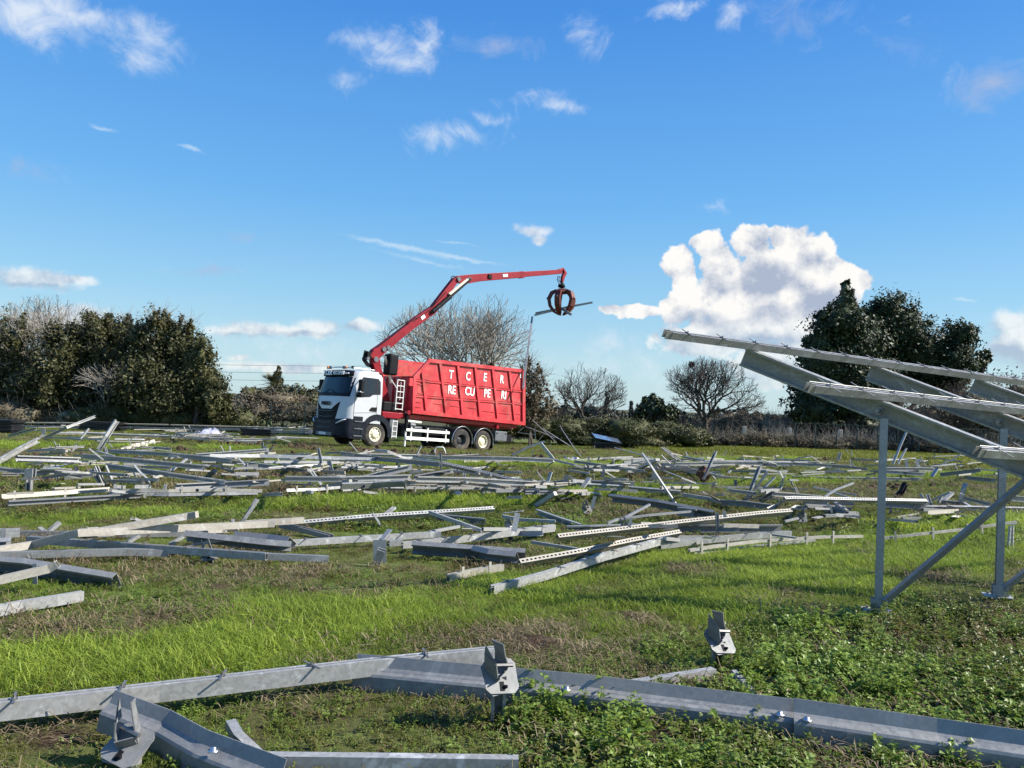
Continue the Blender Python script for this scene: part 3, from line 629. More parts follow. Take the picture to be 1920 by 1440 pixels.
def bare_tree(name, label, px, depth, top_py, crown_rx_px, trunk_r, fork, seed, mat='bark', cx_off=0, lean=(0, 0), cat='tree', droop=0, min_r=.010, low=.3, group=None, nest=None, py_base=None, ratio=.76, twiggy=.40):
    R = np.random.default_rng(seed); base = at(px, depth)
    top = Dp(px, top_py, depth).z-base.z; rx = crown_rx_px*depth/F_PX; cz = fork*low+(top)*(1-low)*.62; rz = top-cz; cxo = cx_off*depth/F_PX
    t = thing(name, label, cat, base, group=group); tr, cr = MB(), MB()
    def inside(p):
        k = p.z-cz; return ((p.x-cxo)/rx)**2+(p.y/(rx*.9))**2+(k/(rz if k > 0 else max(cz-fork*.55, .5)))**2 < 1
    stack = []; segs = [0]
    def grow(p, d, r, lev):
        n = 3 if lev else 5; L = (fork if lev == 0 else (.95*r**.32*top*.20+.16)); pts = [p.copy()]; rs = [r]
        dead = False
        for i in range(n):
            wob = .06 if lev == 0 else .17
            up = .0 if lev == 0 else (.05 if lev < 7 else .10)-droop*(lev > 4)
            d = (d+Vector(R.normal(0, wob, 3))+Vector((0, 0, up))).normalized(); p = p+d*L/n; r *= .965 if lev else .95
            pts.append(p.copy()); rs.append(r)
            if lev > 1 and not inside(p): dead = True; break
            if lev > 1 and i < n-1 and R.random() < twiggy and r > min_r*1.3:
                q = Vector(R.normal(size=3)); q = (d*.55+(q-d*q.dot(d)).normalized()*.8).normalized(); stack.append((p.copy(), q, r*.52, lev+3))
        (tr if lev <= 2 else cr).tube(pts, [max(k, .009) for k in rs], 8 if lev == 0 else 6 if lev < 4 else 3, cap=False); segs[0] += n
        if dead or r < min_r or segs[0] > 15000: return
        k = 3 if lev < 2 or R.random() < .25 else 2; ph = R.uniform(0, 2*pi)
        for j in range(k):
            a = ph+2*pi*j/k+R.normal()*.3; side = Vector((cos(a), sin(a), 0)) ; side = (side-d*side.dot(d)).normalized()
            ang = R.uniform(.45, .85) if lev == 0 else R.uniform(.28, .62); q = (d*cos(ang)+side*sin(ang)).normalized(); stack.append((p.copy(), q, r*R.uniform(ratio-.06, ratio+.06), lev+1))
    stack.append((Vector((0, 0, -.1)), Vector((lean[0], lean[1], 1)).normalized(), trunk_r, 0))
    while stack:
        stack.sort(key=lambda s: s[2]) ; grow(*stack.pop())
    tr.build('trunk', mat, t, smooth=True); cr.build('crown', mat, t)
    if nest:
        b = MB(); c = Dp(*nest, depth)-base
        for _ in range(70):
            u = Vector(R.normal(size=3)).normalized(); b.tube([c+u*.28, c+Vector(R.normal(size=3))*.1, c-u*.22], .014, 3)
        nb = b.build('bird_nest', 'bark', None); nb.location = base; tag(nb, 'dark round bird nest high in the bare tree with the leaning trunk', 'bird nest')
    return t

def scenery():
    # ---- left: tall evergreen thicket
    evergreen('evergreen_bush', 'dark evergreen bush cut off by the left edge of the photo', 'bush', 20, 53, [(10, 690, 55, 70), (-30, 650, 50, 60), (30, 640, 28, 42), (8, 622, 14, 24), (40, 620, 12, 26), (40, 740, 60, 50), (-60, 700, 70, 90), (-130, 680, 80, 80)], 25000, .15, spray=.10, seed=1, trunk=.1, core=.42, twigs=160)
    evergreen('evergreen_bush', 'dark evergreen bush in front of the pale bare tree', 'bush', 110, 52, [(110, 700, 55, 75), (120, 640, 36, 34), (150, 660, 40, 50), (80, 740, 60, 45), (150, 745, 60, 40), (100, 625, 18, 16)], 24000, .14, spray=.16, seed=2, core=.42, twigs=240)
    evergreen('evergreen_bush', 'dark evergreen bush whose right flank carries bare grey branches', 'bush', 195, 53, [(180, 630, 36, 40), (205, 670, 50, 60), (170, 720, 55, 55), (225, 640, 30, 38), (215, 740, 60, 40), (190, 605, 22, 16), (238, 612, 12, 20)], 24000, .14, spray=.18, seed=3, core=.42, twigs=320)
    evergreen('evergreen_bush', 'tallest evergreen bush of the left thicket with shoots standing above its top', 'bush', 290, 51, [(285, 670, 55, 60), (300, 610, 20, 30), (316, 594, 6, 12), (290, 600, 10, 16), (340, 625, 22, 26), (352, 610, 8, 14), (330, 660, 46, 45), (270, 730, 60, 55), (330, 730, 60, 55), (262, 640, 24, 28)], 29000, .14, spray=.24, seed=4, core=.42, twigs=160)
    evergreen('evergreen_bush', 'olive toned evergreen bush sloping down at the right end of the left thicket', 'bush', 370, 50, [(365, 690, 38, 52), (350, 740, 60, 50), (390, 730, 34, 42), (378, 668, 18, 28), (402, 755, 30, 34), (310, 760, 50, 30)], 22000, .13, 'leaf_olive', spray=.18, seed=5, core=.5)
    bare_tree('bare_tree', 'tall pale bare tree rising behind the left evergreen thicket', 85, 56, 515, 140, .24, 2.6, 101, 'bark_pale', cx_off=25, low=.5, min_r=.013)
    bare_tree('bare_tree', 'small grey bare tree with drooping branches against the left evergreens', 192, 50, 618, 62, .10, 1.6, 102, 'bark_pale', droop=.10, low=.6)
    for i, (cx, w, lab) in enumerate([(60, 110, 'brown bramble bank at the foot of the leftmost evergreens'), (250, 110, 'greenish bramble bank at the foot of the tallest evergreen bush'), (400, 70, 'low scrub bank at the right foot of the left thicket')]):
        evergreen('bramble_bank', lab, 'scrub', cx, 51, [(cx-w*.8, 785, w*.5, 26), (cx-w*.3, 778, w*.5, 30), (cx+w*.25, 782, w*.5, 28), (cx+w*.75, 788, w*.45, 22)], 15000, .10, 'leaf_brown' if i == 0 else 'leaf_hedge', core=.8, trunk=0, seed=10+i, twigs=60)
    # ---- left middle: fan palm, cactus, twigs, rocks
    b0 = at(507, 70); t = thing('fan_palm', 'fan palm with a ragged head seen left of the white cab', 'palm', b0)
    R = np.random.default_rng(77); hgt = Dp(507, 725, 70).z-b0.z; b = MB(); b.tube([(0, 0, -.2), (0, 0, hgt)], [.28, .3], 10); b.build('trunk', 'bark', t)
    b = MB()
    for k in range(46):
        a = R.uniform(0, 2*pi); e = R.uniform(-.7, 1.35); d = Vector((cos(a)*cos(e), sin(a)*cos(e), sin(e))); L = R.uniform(.6, 1.0); c = Vector((0, 0, hgt))+d*L; s = d.cross(Vector((0, 0, 1)))
        s = s.normalized() if s.length > .05 else Vector((1, 0, 0)); b.tube([(0, 0, hgt), c], .02, 3)
        for j in range(9):
            th = (j-4)*.3; q = (d*cos(th)+s*sin(th)); q.z -= .2; w = q.cross(d).normalized()*.0+s*cos(th)*.04-d*sin(th)*.04
            b.add([c-w, c+w, c+q*.75], [(0, 1, 2)])
    b.build('palm_fronds', 'leaf_dark', t)
    evergreen('cypress', 'slim dark cypress directly right of the fan palm', 'tree', 521, 72, [(521, 715, 8, 26), (520, 745, 11, 34), (521, 697, 5, 10)], 3500, .2, core=.7, trunk=.12, seed=21)
    R = np.random.default_rng(5)
    def cactus(px, depth, hpx, wpx, label, seed):
        R = np.random.default_rng(seed); b0 = at(px, depth); t = thing('prickly_pear', label, 'cactus', b0, group='prickly pears left of the truck'); k = depth/F_PX
        W, H = wpx*k, hpx*k; c = bpy.data.meshes.new('pad'); pad = MB()
        prof = [(0, -.02), (.6, -.06), (1, 0), (.6, .06), (0, .02)]; pad.lathe([(max(r, .01), h) for r, h in [(0, -.1), (.7, -.09), (1, 0), (.7, .09), (0, .1)]], 10, 'y'); me = pad.mesh('pad', 'cactus', True)
        for i in range(46):
            u = R.uniform(-1, 1); z = R.random()**.8*H*(1-.55*u*u); s = R.uniform(.16, .26)
            o = link_part('pad', me, t, (u*W, R.normal()*.6, z), (R.normal()*.35, R.normal()*.5, R.uniform(0, 3))); o.scale = (s*.75, s, s)
    cactus(556, 58, 52, 28, 'prickly pear clump touching the left edge of the white cab', 1)
    cactus(492, 60, 34, 34, 'prickly pear clump below the fan palm', 2)
    cactus(452, 62, 30, 22, 'smaller prickly pear clump nearest the evergreen thicket', 3)
    for i, (px, tp, rx, lab) in enumerate([(425, 712, 16, 'thin bare sapling beside the end of the left thicket'), (452, 706, 15, 'thin bare sapling midway between thicket and fan palm'), (474, 712, 12, 'thin bare sapling just left of the fan palm')]):
        bare_tree('bare_sapling', lab, px, 64, tp, rx, .07, 1.2, 120+i, 'bark_pale', low=.5, group='saplings left of the palm')
    evergreen('scrub', 'grey brown dry scrub between the thicket and the white cab', 'scrub', 500, 54, [(440, 778, 40, 18), (490, 772, 50, 20), (550, 776, 50, 20), (520, 750, 60, 14), (600, 776, 60, 16)], 15000, .10, 'leaf_brown', core=.7, trunk=0, seed=22, twigs=120)
    evergreen('scrub', 'dark green scrub under the palm and cactus', 'scrub', 490, 66, [(430, 752, 30, 20), (470, 748, 36, 24), (530, 745, 46, 26), (590, 750, 50, 24), (640, 750, 60, 24)], 7000, .2, 'leaf_dark', core=.75, trunk=0, seed=23)
    import bmesh
    for i, (px, py, w, lab) in enumerate([(470, 781, 16, 'largest pale rock in the scrub below the fan palm'), (430, 775, 14, 'pale rock nearest the end of the thicket'), (520, 789, 12, 'pale rock between the two fence posts left of the cab'), (572, 784, 13, 'pale rock touching the left edge of the truck'), (500, 792, 8, 'small pale rock under the largest one')]):
        bm = bmesh.new(); bmesh.ops.create_icosphere(bm, subdivisions=2, radius=.5)
        for v in bm.verts: v.co *= 1+R.normal()*.18
        me = bpy.data.meshes.new('rock'); bm.to_mesh(me); bm.free(); me.materials.append(MT['rock']); o = bpy.data.objects.new('rock', me); scene.collection.objects.link(o)
        o.location = Dp(px, py, 50.5); k = w*2*50/F_PX; o.scale = (k, k*.7, k*.62); o.location.z = min(o.location.z, float(gz(o.location.x, 50.5))+k*.28); tag(o, lab, 'rock')
    # ---- behind the truck and centre right
    bare_tree('bare_walnut_tree', 'broad bare tree spreading behind the truck and its crane', 862, 50, 505, 182, .30, 2.2, 203, 'bark_pale', cx_off=-5, low=.35, min_r=.0125, twiggy=.24)
    bare_tree('bare_tree', 'bare tree with a long low limb reaching right, just right of the truck', 1092, 58, 642, 68, .19, 1.5, 207, 'bark', cx_off=14, low=.35, lean=(.05, 0), min_r=.010)
    bare_tree('bare_tree', 'round headed bare tree with leaning trunk holding a bird nest', 1330, 54, 655, 108, .23, 1.75, 209, 'bark', cx_off=0, low=.35, lean=(-.12, 0), nest=(1297, 684), min_r=.0115, twiggy=.30)
    evergreen('reddish_shrub', 'tall reddish brown half leafless shrub at the tail of the container', 'shrub', 1003, 47, [(985, 700, 13, 26), (1000, 735, 24, 36), (1015, 765, 30, 30), (985, 770, 30, 30), (1008, 712, 12, 22), (990, 682, 6, 12)], 4200, .13, 'leaf_brown', spray=.25, core=0, trunk=.05, seed=31, twigs=160, twig_mat='bark_red')
    evergreen('evergreen_bush', 'dark bush just showing over the container top right of the lettering', 'bush', 930, 47, [(925, 705, 24, 18), (955, 712, 22, 14), (900, 720, 40, 24)], 3500, .15, spray=.15, seed=32, trunk=.06, core=.5)
    evergreen('hedge_mound', 'long rounded bramble hedge behind the wrecked rails right of the truck', 'hedge', 1160, 49.5, [(1010, 805, 40, 22), (1060, 806, 50, 24), (1120, 806, 55, 24), (1180, 808, 55, 24), (1240, 812, 50, 24), (1290, 818, 40, 20), (1322, 826, 22, 13), (960, 800, 40, 24), (900, 800, 60, 24), (1090, 824, 60, 14), (1200, 828, 60, 14)], 60000, .09, 'leaf_hedge', core=.86, trunk=0, seed=33, twigs=260, twig_mat='bark')
    evergreen('round_conifer', 'small round dark conifer behind the bramble hedge', 'tree', 1226, 66, [(1226, 770, 31, 20), (1222, 756, 20, 14), (1205, 775, 20, 14), (1248, 776, 22, 16)], 6000, .22, 'leaf_pine', spray=.1, core=.78, trunk=.15, seed=34)
    # ---- far tree line
    R = np.random.default_rng(9)
    lob = []
    for px in range(390, 2100, 16):
        if 600 < px < 1000: continue
        lob.append((px+R.normal()*5, 776+(px-960)*.035-4+R.normal()*3 - (5 if px < 600 else 0), R.uniform(14, 26), R.uniform(7, 13)+ (5 if px > 1330 else 0)))
    base = at(960, 150); L = px_lobes(lob, 150, base, 8, 3); V, Fq = leaf_cloud(R, L, 42000, .6); o = mesh_obj('far_woods', V, Fq, 'leaf_far'); o.location = base; tag(o, 'low dark line of distant woods along the horizon', 'woods', kind='stuff')
    V, Fc = core_mesh(L, R, .8); o = mesh_obj('far_woods', V, Fc, 'leaf_far'); o.location = base; tag(o, 'solid mass of the distant woods along the horizon', 'woods', kind='stuff')
    for i, (px, tp, w, lab) in enumerate([(1183, 757, 2.6, 'far cypress standing alone left of the round conifer'), (1137, 736, 4.5, 'far dark cypress between the two bare trees'), (1345, 762, 5, 'far cypress seen through the bird nest tree'), (1398, 764, 5, 'far cypress under the right limbs of the bird nest tree'), (1418, 768, 5, 'far cypress nearest the big dark evergreen'), (1060, 752, 6, 'far cypress just right of the truck tail'), (1285, 772, 4, 'far cypress right of the round conifer')]):
        evergreen('far_cypress', lab, 'tree', px, 130, [(px, (tp+790)/2, w, (790-tp)/2), (px, (tp+797)/2+3, w*1.25, (790-tp)/2.6)], 900, .45, 'leaf_far', core=.7, trunk=.15, seed=60+i, group='cypresses on the horizon')
    for i, (px, tp, rx, lab) in enumerate([(1055, 742, 24, 'low bare bush between truck tail and the first bare tree'), (1150, 726, 26, 'low bare bush under the long limb of the bare tree'), (1450, 735, 26, 'thin bare tree just left of the big dark evergreen'), (1480, 728, 20, 'bare shoots at the left foot of the big dark evergreen'), (1395, 755, 30, 'bare bush under the right limbs of the bird nest tree'), (1290, 762, 26, 'bare bush left of the leaning trunk')]):
        bare_tree('bare_bush', lab, px, 62, tp, rx, .08, .7, 140+i, 'bark_pale' if i in (1, 2, 3) else 'bark', low=.5, cat='bush', group='bare bushes behind the fence')
    # ---- right: the big dark evergreens
    evergreen('tall_fir', 'tall dark conifer with a pointed top, left half of the big evergreen group', 'tree', 1600, 60, [(1585, 545, 10, 20), (1585, 572, 22, 26), (1580, 605, 46, 34), (1545, 600, 20, 16), (1590, 645, 74, 46), (1550, 680, 50, 40), (1520, 720, 42, 34), (1600, 710, 80, 46), (1530, 765, 50, 34), (1600, 760, 60, 30), (1528, 640, 22, 20), (1508, 672, 14, 14)], 44000, .18, 'leaf_pine', spray=.08, core=.72, trunk=.4, seed=41)
    evergreen('stone_pine', 'rounded dark pine right of the pointed conifer', 'tree', 1680, 62, [(1672, 600, 48, 46), (1700, 640, 55, 50), (1640, 640, 45, 45), (1650, 590, 24, 26), (1730, 670, 44, 46), (1690, 720, 80, 36), (1750, 710, 45, 36), (1770, 745, 40, 25)], 41000, .17, 'leaf_pine', spray=.16, core=.72, trunk=.4, seed=42)
    evergreen('pine_tree', 'smaller pine with a separate round head at the right of the dark evergreens', 'tree', 1790, 61, [(1795, 640, 36, 34), (1790, 680, 40, 34), (1810, 630, 18, 22), (1775, 715, 36, 26)], 15000, .15, 'leaf_pine', spray=.2, core=.66, trunk=.2, seed=43)
    evergreen('pine_tree', 'smallest pine top just right of the round headed pine', 'tree', 1845, 63, [(1843, 672, 14, 12), (1838, 690, 12, 12), (1852, 664, 7, 8)], 1500, .2, 'leaf_pine', spray=.25, core=.4, trunk=.12, seed=44)
    b = MB(); t = thing('leaning_pine_trunk', 'dark leaning pine trunk curving up behind the steel post', 'tree trunk', at(1625, 58)); b.tube([(0, 0, -.2), (.7, 0, 1.2), (1.5, .2, 2.2), (2.6, .5, 2.9)], [.3, .25, .22, .2], 8); b.build('trunk', 'bark', t)
    for i, (px, py, rx, ry, lab) in enumerate([(1740, 790, 60, 42, 'brown leafless thicket below the small pine'), (1830, 770, 70, 54, 'brown leafless thicket seen between the steel posts'), (1930, 760, 80, 60, 'brown leafless thicket at the right edge of the photo')]):
        evergreen('bare_thicket', lab, 'bush', px, 56, [(px, py, rx, ry), (px-rx*.5, py+22, rx*.7, ry*.6), (px+rx*.5, py+16, rx*.7, ry*.7)], 5500, .12, 'leaf_brown', spray=.1, core=.62, trunk=0, seed=70+i, twigs=900, twig_mat='bark_red')
    bare_tree('bare_tree', 'pale bare branches standing above the steel rails at the right edge', 1880, 60, 690, 60, .14, 1.2, 160, 'bark_pale', low=.5)
    for i, (px, w, lab) in enumerate([(1400, 90, 'low brown brush at the fence foot left of the first concrete post'), (1560, 90, 'low brown brush at the fence foot below the big evergreen'), (1730, 100, 'low brown brush at the fence foot behind the steel frame'), (1900, 90, 'low brown brush at the fence foot at the right edge')]):
        hz = 826+(px-1400)*.03
        evergreen('roadside_brush', lab, 'scrub', px, 54.5, [(px-w*.7, hz, w*.45, 15), (px-w*.2, hz+2, w*.45, 14), (px+w*.3, hz, w*.45, 15), (px+w*.75, hz+2, w*.4, 14)], 15000, .08, 'leaf_brown', core=.5, trunk=0, seed=80+i, twigs=400)
    for i, (px, leaf, lab) in enumerate([(1385, 'leaf_brown', 'dark brush behind the fence below the bird nest tree'), (1500, 'leaf_hedge', 'dark brush behind the fence left of the big evergreens'), (1640, 'leaf_pine', 'dark undergrowth beneath the big evergreens'), (1790, 'leaf_brown', 'dark brush behind the fence between the standing posts'), (1930, 'leaf_brown', 'dark brush behind the fence at the right edge')]):
        hz = 800+(px-1385)*.03
        evergreen('dark_brush', lab, 'scrub', px, 66, [(px-58, hz, 40, 20), (px-20, hz-5, 44, 24), (px+24, hz-2, 44, 22), (px+62, hz, 40, 20)], 7000, .14, leaf, core=.78, trunk=0, seed=300+i, twigs=260, twig_mat='bark')
    # ---- fences
    def fence(name, label, pxs, depth, h, top_wire=True):
        P = [at(px, depth+ (dz if not hasattr(depth, '__len__') else 0)) for px, dz in pxs]
        t = thing(name, label, 'fence', P[0])
        pm = MB().box((0, 0, h/2), (.06, .06, h+.1)).mesh('fence_post', 'fence')
        for p in P: link_part('fence_post', pm, t, p-P[0])
        for a, b2 in zip(P[:-1], P[1:]):
            m = MB(); a, b2 = a-P[0], b2-P[0]; U = b2-a
            for k in range(7): m.tube([a+Vector((0, 0, .08+k*(h-.1)/6)), b2+Vector((0, 0, .08+k*(h-.1)/6))], .006 if 0 < k < 6 else .012, 3)
            nn = max(3, int(U.length/.22))
            for k in range(nn): q = a+U*(k/nn); m.tube([q+Vector((0, 0, .08)), q+Vector((0, 0, h))], .0045, 3)
            m.build('wire_mesh', 'fence', t)
    fence('wire_fence', 'dark thin wire fence running behind the scrap left of the truck', [(380, 0), (445, 0), (508, 0), (572, 0), (640, 0)], 50, 2.05)
    fence('wire_fence', 'long green chain link fence along the field edge on the right', [(1338+38.6*i, -i*.12) for i in range(19)], 53.5, 1.9)
    for i, (px, lab) in enumerate([(1482, 'left pale concrete post behind the right fence'), (1397, 'faint concrete post nearest the leaning tree'), (1577, 'right pale concrete post under the big evergreen')]):
        p = at(px, 56); o = MB().box((0, 0, .75), (.26 if i else .2, .24, 1.5)).build('concrete_post', 'concrete', None, bevel=.02); o.location = p; tag(o, lab, 'post', 'concrete posts along the lane')
    # ---- overhead wires
    for i, y in enumerate((681, 694, 708)):
        a, b2 = Dp(120, y-6, 85), Dp(800, y+4+i, 95); m = (a+b2)/2-Vector((0, 0, .3)); o = MB().tube([a, a.lerp(m, .5)-Vector((0, 0, .1)), m, m.lerp(b2, .5)-Vector((0, 0, .1)), b2], .016, 4).build('power_wire', 'black')
        tag(o, ('top', 'middle', 'lowest')[i]+' of the three thin overhead wires left of the cab', 'wire', 'overhead wires')
scenery()
# ================================================================== THE TRUCK
HEAD, TP = radians(226), radians(3.3)
TX = Vector((cos(HEAD)*cos(TP), sin(HEAD)*cos(TP), sin(TP))); TY = Vector((-sin(HEAD), cos(HEAD), 0)); TZ = TX.cross(TY)
_w = Dp(703, 838, 33); TO = _w-TY*1.22
truck = thing('grapple_truck', 'white cabbed truck with a red scrap container and a red loading crane', 'truck')
truck.matrix_world = Matrix(((TX.x, TY.x, TZ.x, TO.x), (TX.y, TY.y, TZ.y, TO.y), (TX.z, TY.z, TZ.z, TO.z), (0, 0, 0, 1)))
def put_text(body, size, mat, parent, loc, xdir, zdir, bold=.012, sx=1, name='lettering', shear=0):
    me = text_mesh(body, size, mat, .006, bold); o = bpy.data.objects.new(name, me); scene.collection.objects.link(o); o.parent = parent
    xd, zd = Vector(xdir).normalized(), Vector(zdir).normalized(); nd = xd.cross(zd); m = Matrix((xd*sx, zd, nd)).transposed().to_4x4(); m.translation = Vector(loc); o.matrix_local = m; return o
def build_truck():
    # ---------------- cab
    W = 1.27
    def section(z):                                             # (nose x, half width) by height
        return float(np.interp(z, [.28, .6, 1.2, 1.95, 2.1, 2.95, 3.10, 3.2], [1.62, 1.74, 1.74, 1.70, 1.66, 1.46, 1.36, 1.12])), float(np.interp(z, [.3, 1.2, 2.1, 2.95, 3.10, 3.2], [W, W, W, 1.20, 1.14, 1.0]))
    def front(y, z, off=0.0):
        xf, w = section(z); u = min(abs(y)/w, 1.); a = .46
        return Vector((xf-a+a*(1-u**3.4)**.55+off, y*(1+off*.0), z))
    XR = -.12
    def ring(z, off=0.):
        xf, w = section(z); pts = []
        for k in range(-16, 17):
            y = w*math.copysign(abs(sin(k/16*pi/2))**.8, k); pts.append(front(y*.9999, z))
        xr = XR+(.10 if z > 3.05 else 0)
        return [Vector((xr, -w, z))]+pts+[Vector((xr, w, z))]
    cab = MB(); zs = [.98, 1.5, 1.95, 2.1, 2.5, 2.95, 3.10, 3.2]; rings = [ring(z) for z in zs]; n = len(rings[0])
    cab.add([v for r in rings for v in r], [(i*n+k, i*n+(k+1) % n, (i+1)*n+(k+1) % n, (i+1)*n+k) for i in range(len(zs)-1) for k in range(n)]+[tuple(range(n))[::-1], tuple((len(zs)-1)*n+k for k in range(n))])
    cab_o = cab.build('cab', 'white', truck); cab_o.data.shade_smooth(); cab_o.data.set_sharp_from_angle(angle=radians(28))
    def patch(poly_fn, off, ny=14, nz=5):
        """surface patch on the cab front: poly_fn(s) for s in 0..1 of height gives (z, y0, y1)"""
        m = MB(); vs = []
        for i in range(nz+1):
            z, y0, y1 = poly_fn(i/nz)
            for k in range(ny+1): vs.append(front(y0+(y1-y0)*k/ny, z, off))
        back = [v-Vector((off+.03, 0, 0)) for v in vs]; w = ny+1; fs = [(i*w+k, i*w+k+1, (i+1)*w+k+1, (i+1)*w+k) for i in range(nz) for k in range(ny)]
        m.add(vs, fs); rim = [k for k in range(w)]+[(i+1)*w-1 for i in range(1, nz+1)]+[nz*w+k for k in range(ny-1, -1, -1)]+[i*w for i in range(nz-1, 0, -1)]
        m.add([vs[r] for r in rim]+[back[r] for r in rim], [(i, (i+1) % len(rim), (i+1) % len(rim)+len(rim), i+len(rim)) for i in range(len(rim))]); return m
    li = lambda a, b, s: a+(b-a)*s
    patch(lambda s: (li(2.02+.0, 2.98, s), -li(1.16, 1.14, s), li(1.16, 1.14, s)), .012).build('windscreen_surround', 'navy', cab_o, True)
    patch(lambda s: (li(2.16, 2.86, s), -li(1.08, 1.05, s), li(1.08, 1.05, s)), .022).build('windscreen', 'glass', cab_o, True)
    for y in (-.45, .45): MB().tube([front(y, 2.12, .05), front(y*.2, 2.3, .05)], .012, 4).build('wiper', 'black', cab_o)
    # sun visor with the haulier's name, lamps on the roof
    v = MB(); vv = [];
    for z, o_ in ((2.88, .10), (3.13, .14)):
        for k in range(15): y = -1.12+2.24*k/14; vv.append(front(y*.985, min(z, 3.0), o_)+Vector((0, 0, z-min(z, 3.0))))
    v.add(vv+[q-Vector((.03, 0, 0)) for q in vv], [(k, k+1, 15+k+1, 15+k) for k in range(14)]+[(30+k, 45+k, 45+k+1, 30+k+1) for k in range(14)]+[(k, 30+k, 30+k+1, k+1) for k in range(14)]+[(15+k, 15+k+1, 45+k+1, 45+k) for k in range(14)]+[(0, 15, 45, 30), (14, 44, 59, 29)])
    v.build('sun_visor', 'navy', cab_o, True)
    put_text('TCER', .27, 'letter', cab_o, (1.635, -.36, 3.0), (0, 1, 0), (-.1, 0, 1), .012)
    put_text('RECUPERI', .22, 'letter', cab_o, (1.60, .42, 3.0), (-.08, 1, 0), (-.1, 0, 1), .004, .8)
    MB().box(front(.86, 3.0, .165), (.03, .32, .05)).build('marker_lamp', 'lamp', cab_o)
    for y, mt in ((-1.0, 'orange'), (-.84, 'black'), (.2, 'black'), (.36, 'orange'), (.85, 'black')):
        MB().lathe([(.001, .0), (.055, .0), (.065, .05), (.05, .11), (.001, .12)], 12, 'z', (1.22, y, 3.22)).build('roof_lamp', mt, cab_o, True)
    MB().tube([(1.25, -1.05, 3.24), (1.36, 0, 3.27), (1.25, 1.05, 3.24), (.2, 1.02, 3.26)], .02, 6).build('roof_rail', 'chrome', cab_o)
    # lower front: dark bumper wrapping round, then white fangs left visible either side of the grille
    bp = MB(); zs = [.30, .40, .70, .92, 1.02]; rg = []
    for z in zs:
        pts = []
        for k in range(-14, 15):
            y = 1.29*math.copysign(abs(sin(k/14*pi/2))**.8, k); p = front(y*.985*.98, max(z, .6), .07 if z > .35 else .0); pts.append(Vector((p.x, y, z+ (.10*(abs(y)/1.29)**2 if z > 1.0 else 0))))
        rg.append([Vector((.62, -1.29, z))]+pts+[Vector((.62, 1.29, z))])
    n = len(rg[0]); bp.add([q for r in rg for q in r], [(i*n+k, i*n+(k+1) % n, (i+1)*n+(k+1) % n, (i+1)*n+k) for i in range(len(zs)-1) for k in range(n)]+[tuple(range(n))[::-1], tuple((len(zs)-1)*n+k for k in range(n))])
    bump = bp.build('bumper', 'navy', truck); bump.data.shade_smooth(); bump.data.set_sharp_from_angle(angle=radians(30))
    gr = patch(lambda s: (li(.96, 1.76, s), -li(.60, .80, s), li(.60, .80, s)), .03).build('grille', 'black', cab_o, True)
    # white centre wedge dips into the top of the grille
    m = MB(); vs = []
    for i in range(7):
        s = i/6; z = li(1.47, 1.80, s); hw = li(.36, .84, s)
        for k in range(11): vs.append(front(-hw+2*hw*k/10, z, .045))
    m.add(vs, [(i*11+k, i*11+k+1, (i+1)*11+k+1, (i+1)*11+k) for i in range(6) for k in range(10)]); m.build('bonnet_wedge', 'white', cab_o, True)
    put_text('IVECO', .20, 'black', cab_o, (1.815, -.02, 1.69), (0, 1, 0), (-.05, 0, 1), .012, 1.15, name='maker_lettering')
    for z, hw in ((1.40, .56), (1.16, .55), (.92, .53), (.70, .52)):
        m = MB(); pts = [front(-hw+2*hw*k/10, max(z, .62), .095)+Vector((0, 0, z-max(z, .62)-.03*(1-abs(k-5)/5))) for k in range(11)]; m.tube(pts, .016, 5); m.build('grille_bar', 'grey', gr)
    for sgn in (-1, 1):
        m = MB(); pts = [front(sgn*li(.80, 1.20, k/6), .7, .10)+Vector((0, 0, .18+li(0, .20, k/6))) for k in range(7)]; m.tube(pts, [.015, .02, .024, .028, .028, .024, .015], 6); m.build('headlight', 'lamp', bump, True)
        m = MB(); pts = [front(sgn*li(.84, 1.12, k/6), .7, .10)+Vector((0, 0, .13+li(0, .14, k/6))) for k in range(7)]; m.tube(pts, .035, 6); m.build('headlight_lens', 'glass', bump, True)
    m = MB(); pts = []; m.add([front(y, .6, .085)+Vector((0, 0, z-.6)) for z, hw in ((.36, .62), (.50, .56)) for y in np.linspace(-hw, hw, 9)], [(k, k+1, 9+k+1, 9+k) for k in range(8)]); m.build('lower_grille', 'grey', bump)
    MB().box((1.835, -.05, .43), (.02, .52, .115)).build('number_plate', 'plate', bump)
    # ---------------- near and far doors
    for sgn in (1, -1):
        y = sgn*(W+.008)
        def side(poly, name, mat, dy0=0, dy1=.012, par=cab_o):
            m = MB(); m.prism([(p[0], p[1]) for p in poly], y+sgn*dy0, y+sgn*dy1)
            for i, v in enumerate(m.v):                         # follow the tumblehome
                m.v[i] = (v[0], v[1]-sgn*max(0, (v[2]-2.1))*.082, v[2])
            return m.build(name, mat, par)
        side([(1.18, 2.02), (1.22, 2.1), (1.04, 2.72), (.88, 2.90), (.12, 2.90), (.0, 2.78), (-.02, 2.24), (.36, 2.2), (.50, 2.10)], 'window_surround', 'navy')
        side([(1.10, 2.12), (.98, 2.62), (.84, 2.82), (.74, 2.83), (.74, 2.16)], 'door_window', 'glass', .012, .016)
        side([(.68, 2.20), (.68, 2.83), (.30, 2.83), (.30, 2.26)], 'door_window', 'glass', .012, .016)
        side([(.24, 2.28), (.24, 2.82), (.14, 2.82), (.06, 2.74), (.05, 2.30)], 'quarter_window', 'navy', .012, .016)
